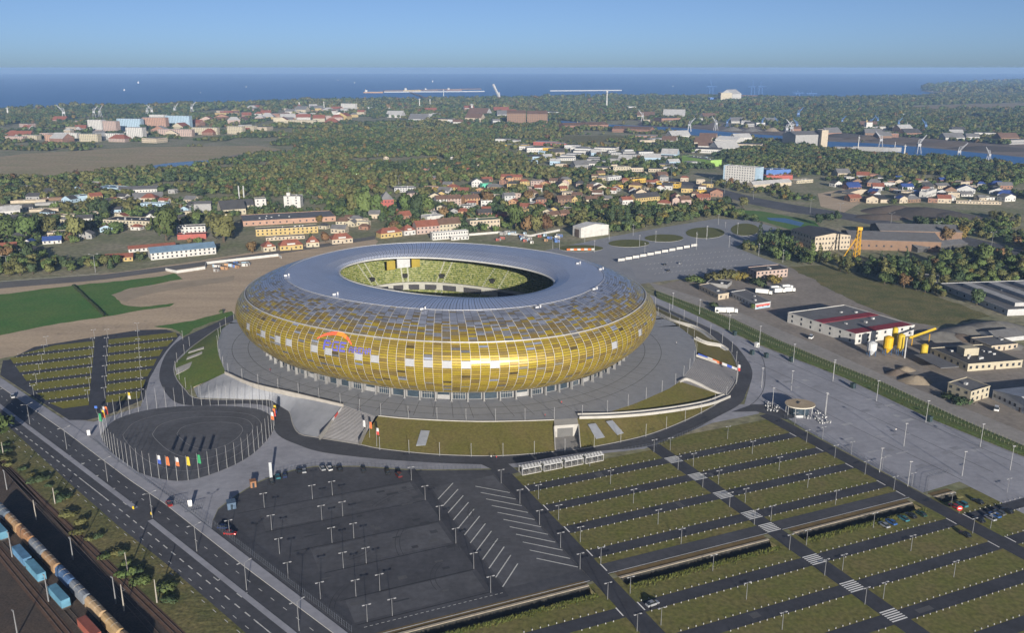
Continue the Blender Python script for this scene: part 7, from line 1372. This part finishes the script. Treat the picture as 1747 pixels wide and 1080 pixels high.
ng.links.new(gi.outputs[0], ip.inputs['Points']); ng.links.new(ci.outputs[0], ip.inputs['Instance']); ng.links.new(na('pick', 'INT'), ip.inputs['Instance Index']); ng.links.new(er.outputs[0], ip.inputs['Rotation']); ng.links.new(na('size', 'FLOAT'), ip.inputs['Scale']); ng.links.new(ip.outputs[0], go.inputs[0])
wd.modifiers.new('scatter', 'NODES').node_group = ng
print('TREES single', ntree[0], 'woodland', len(X))
# ================================================================== HARBOUR, SHIPS, HAZE
M_cw = mat('crane_pale', (.30, .31, .33), .5); M_cb = mat('crane_blue', (.07, .14, .30), .5); M_cy = mat('crane_old_yellow', (.42, .33, .12), .5); M_hull = mat('hull_red', (.25, .06, .05), .6)
def jib_crane(x, y, hp, m, label, lean=1):
    h = HGT(x, y, y - hp); t = thing('harbour_crane', G(x, y), label, 'crane', 'harbour cranes', R.uniform(-.5, .5)); w_ = h * .12
    for sx in (-1, 1):
        for sy in (-1, 1): mb = MB(); mb.bar((sx * w_, sy * w_, 0), (sx * w_ * .5, sy * w_ * .5, h * .4), h * .012 + .3); mb.build('leg', m, t)
    mb = MB(); mb.box((0, 0, h * .4), (w_ * 1.5, w_ * 1.2, h * .14)); mb.build('machine_house', m, t); mb = MB(); mb.bar((0, 0, h * .5), (lean * h * .38, 0, h), h * .018 + .25); mb.bar((0, 0, h * .62), (lean * h * .38, 0, h), h * .01 + .15); mb.build('jib', m, t); mb = MB(); mb.bar((-lean * w_ * .6, 0, h * .5), (-lean * w_ * .2, 0, h * .75), h * .015 + .2); mb.bar((-lean * w_ * .2, 0, h * .75), (lean * h * .25, 0, h * .8), h * .008 + .12); mb.build('counter_arm', m, t)
for i, (x, y, hp, m, l) in enumerate(((110, 204, 26, M_cw, -1), (161, 200, 20, M_cw, 1), (171, 199, 20, M_cw, 1), (252, 198, 20, M_cw, 1), (260, 198, 20, M_cw, -1), (299, 195, 20, M_cw, 1), (328, 193, 20, M_cw, 1), (1176, 224, 24, M_cw, 1), (1221, 222, 24, M_cw, -1), (1240, 216, 16, M_cb, 1), (1341, 232, 26, M_cw, 1), (1350, 231, 28, M_cw, -1), (1361, 204, 22, M_cb, 1), (1359, 222, 20, M_cb, -1), (1502, 251, 27, M_cw, -1), (1566, 262, 32, M_cw, 1), (1635, 272, 29, M_cw, 1), (1686, 276, 26, M_cw, -1), (1484, 217, 18, M_cb, 1), (1497, 212, 16, M_cb, -1), (1532, 218, 18, M_cb, 1), (1578, 224, 22, M_cb, -1), (1436, 213, 16, M_cb, 1), (1096, 207, 20, M_cw, -1), (1300, 214, 15, M_cb, 1), (1325, 213, 14, M_cb, -1))):
    jib_crane(x, y, hp, m, f'{"blue" if m is M_cb else "pale"} harbour crane {"in the western docks" if x < 400 else "on the river quays"}, {nth(i)} from the west', l)
for i, (x, y, hp) in enumerate(((1213, 164, 28), (1284, 163, 26), (1297, 163, 26), (1361, 166, 13), (1384, 167, 13))):
    h = HGT(x, y, y - hp); t = thing('container_gantry', G(x, y), f'tall blue container gantry on the far terminal, {nth(i)} from the west', 'crane', 'container gantries')
    for sx in (-1, 1): mb = MB(); mb.bar((sx * 10, 0, 0), (sx * 8, 0, h * .6), 2.2); mb.build('leg', M_cb, t)
    mb = MB(); mb.bar((-30, 0, h * .6), (30, 0, h * .6), 2.4); mb.build('boom', M_cb, t); mb = MB(); mb.bar((0, 0, h * .6), (-4, 0, h), 1.8); mb.build('mast', M_cb, t)
# masts and towers of the far shore
for i, (x, y, hp, r, lab) in enumerate(((1035, 184, 33, 3.2, 'tall pale radio tower on the far shore'), (757, 172, 22, 2.0, 'white harbour control mast by the pier'), (1463, 260, 30, 1.0, 'thin white mast on the river bank'), (1542, 269, 24, 1.6, 'thin pale chimney by the river'), (14, 196, 14, 3, 'pale tower at the western shore'), (553, 184, 12, 2, 'thin church spire in the harbour town'), (511, 185, 12, 3, 'white spire in the harbour town'), (734, 185, 18, 2.0, 'pale pylon by the conveyor'), (716, 186, 20, 2.4, 'pale tower by the conveyor'), (805, 190, 14, 5, 'cream tower among the far trees'))):
    h = HGT(x, y, y - hp); t = thing('tower', G(x, y), lab, 'tower'); mb = MB(); mb.cone((0, 0, 0), r, r * .6, h * .9, 8); mb.build('shaft', wm('white'), t); mb = MB(); mb.cone((0, 0, h * .82), r * 1.6, r * 1.6, h * .06, 8); mb.build('gallery', wm('pale grey'), t); mb = MB(); mb.cone((0, 0, h * .9), r * .3, .2, h * .1, 5); mb.build('spire', wm('grey'), t)
x, y = 849, 171; h = HGT(x, y, 143); t = thing('ship_loader', G(x, y), 'leaning grey ship loader boom at the water edge', 'ship loader')
mb = MB(); mb.bar((-22, 0, h), (10, 0, 12), 5.5); mb.build('boom', wm('pale grey'), t); mb = MB(); mb.bar((10, 0, 0), (4, 0, h * .5), 6); mb.build('tower', wm('pale grey'), t); mb = MB(); mb.box((10, 0, 0), (40, 20, 16)); mb.build('base_house', wm('grey'), t)
# piers and breakwaters
def pier(px, wd_, z, name, m): P = [G(*p, -1.5) for p in px]; mb = MB(); [mb.box((((a + b) / 2).x, ((a + b) / 2).y, -3), ((b - a).length, wd_, 3 + z), math.atan2((b - a).y, (b - a).x)) for a, b in zip(P[:-1], P[1:])]; struct(name, mb, m)
pier([(655, 157.2), (826, 156.0)], 26, 4.5, 'pier', wm('pale grey')); pier([(655, 155.4), (820, 151.8)], 18, 5, 'breakwater', wm('brown')); pier([(700, 158), (716, 164), (730, 170)], 16, 4, 'pier_arm', wm('brown')); pier([(728, 167.5), (760, 166.6)], 30, 4, 'quay_arm', wm('pale grey')); pier([(938, 155.2), (1060, 154.2)], 16, 5, 'breakwater', wm('pale grey')); pier([(1190, 161.5), (1280, 163.5), (1440, 167)], 40, 4, 'terminal_quay', wm('brown')); pier([(1050, 162), (1130, 165.5)], 18, 4, 'mole', wm('dark'))
def ship(x, y, L, col, label, sup=(.8,), rz=0.0, z=-1.5):
    t = thing('ship', G(x, y, z), label, 'ship', 'ships', rz); w_ = L * .15; Hs = L * .055; secs = []
    for f_, k in ((-.5, .75), (-.3, 1), (.25, 1), (.42, .6), (.5, .08)): secs.append([Vector((L * f_, -w_ / 2 * k * .8, 0)), Vector((L * f_, w_ / 2 * k * .8, 0)), Vector((L * f_, w_ / 2 * k, Hs * (1.25 if f_ > .4 else 1))), Vector((L * f_, -w_ / 2 * k, Hs * (1.25 if f_ > .4 else 1)))])
    mb = MB(); loft(secs, mb); mb.build('hull', wm(col), t)
    for s_ in sup: mb = MB(); mb.box((-L * .36, 0, Hs), (L * .12, w_ * .8, L * .09 * s_ / .8)); mb.build('deckhouse', wm('white'), t); mb = MB(); mb.cone((-L * .4, 0, Hs + L * .09), L * .014, L * .012, L * .05, 8); mb.build('funnel', wm('yellow'), t)
    mb = MB(); mb.box((L * .05, 0, Hs), (L * .55, w_ * .7, L * .012)); mb.build('hatch_cover', wm('grey'), t); mb = MB(); mb.cone((L * .4, 0, Hs), L * .006, L * .003, L * .1, 5); mb.build('mast', wm('white'), t)
ship(637, 158.2, 125, 'orange', 'yellow and red cargo ship off the western pier'); ship(703, 155.2, 120, 'yellow', 'white and yellow ship moored behind the pier', (1.1,)); ship(735, 154, 100, 'brown', 'dark ship moored at the middle of the pier'); ship(775, 154, 110, 'brick', 'red-brown ship moored at the end of the pier'); ship(1480, 257, 120, 'grey', 'long grey barge on the river', (), -.35, .3); ship(1512, 221, 130, 'white', 'white and red ship lying at the far quay', (.8,), -.05, .2); ship(1000, 214, 60, 'white', 'small white vessel in the dock basin', (.8,), -.1, .3); ship(1016, 219, 50, 'teal', 'green and white vessel at the brick warehouse', (.8,), -.1, .3)
for i, (x, y, hp) in enumerate(((212, 154, 3), (236, 141.5, 3.6), (342, 158, 1.8), (420, 148, 1.8), (738, 139.5, 3), (577, 137, 1.8), (605, 141, 1.8), (1148, 147, 1.5))):
    g = G(x, y, -1.5); h = hp / SCL(x, y) ; t = thing('sailing_boat', g, f'tiny white sailing boat on the sea, {nth(i)} from the west', 'sailing boat', 'sailing boats', .3); mb = MB(); loft([[Vector((f_ * h * .45, -k * h * .1, 0)), Vector((f_ * h * .45, k * h * .1, 0)), Vector((f_ * h * .45, k * h * .13, h * .08)), Vector((f_ * h * .45, -k * h * .13, h * .08))] for f_, k in ((-1, .7), (0, 1), (1, .1))], mb); mb.build('hull', wm('white'), t)
    mb = MB(); mb.poly([(0, 0, h * .12), (-h * .4, .3, h * .14), (0, 0, h)]); mb.poly([(h * .04, 0, h * .12), (h * .4, .2, h * .12), (h * .04, 0, h * .85)]); mb.poly([(0, .1, h), (-h * .4, .4, h * .14), (0, .1, h * .12)]); mb.build('sail', M_white, t); mb = MB(); mb.cone((0, 0, 0), h * .012, h * .01, h * 1.02, 4); mb.build('mast', M_pole, t)
# heaps of coal and scrap on the far quay
for i, (x, y, r, h, c) in enumerate(((1250, 222, 24, 9, 'grey'), (1283, 223, 22, 8, 'grey'), (1318, 223, 18, 9, 'sand'), (1440, 232, 50, 7, 'black'), (1530, 240, 60, 6, 'brown'), (1610, 246, 60, 7, 'brown'), (1690, 254, 60, 6, 'black'), (1480, 237, 40, 8, 'brown'))): heap(x, y, r, h, c, f'{c} bulk heap on the far river quay, {nth(i)} of the quay heaps')
# --- the air
HZ = MB(); HZ.prism([(-26000, -900), (26000, -900), (26000, 26000), (-26000, 26000)], -6.0, 158.5, 0, None, True)
hm_ = bpy.data.materials.new('haze_air'); hm_.use_nodes = True; n = hm_.node_tree.nodes; n.remove(n['Principled BSDF']); pv_ = n.new('ShaderNodeVolumePrincipled'); pv_.inputs['Color'].default_value = (.34, .55, .92, 1); pv_.inputs['Density'].default_value = 7.5e-5; pv_.inputs['Anisotropy'].default_value = 0.0
hm_.node_tree.links.new(pv_.outputs[0], n['Material Output'].inputs['Volume']); HZ.build('haze', hm_, None, kind='stuff', label='thin blue haze over the land and sea', cat='haze')
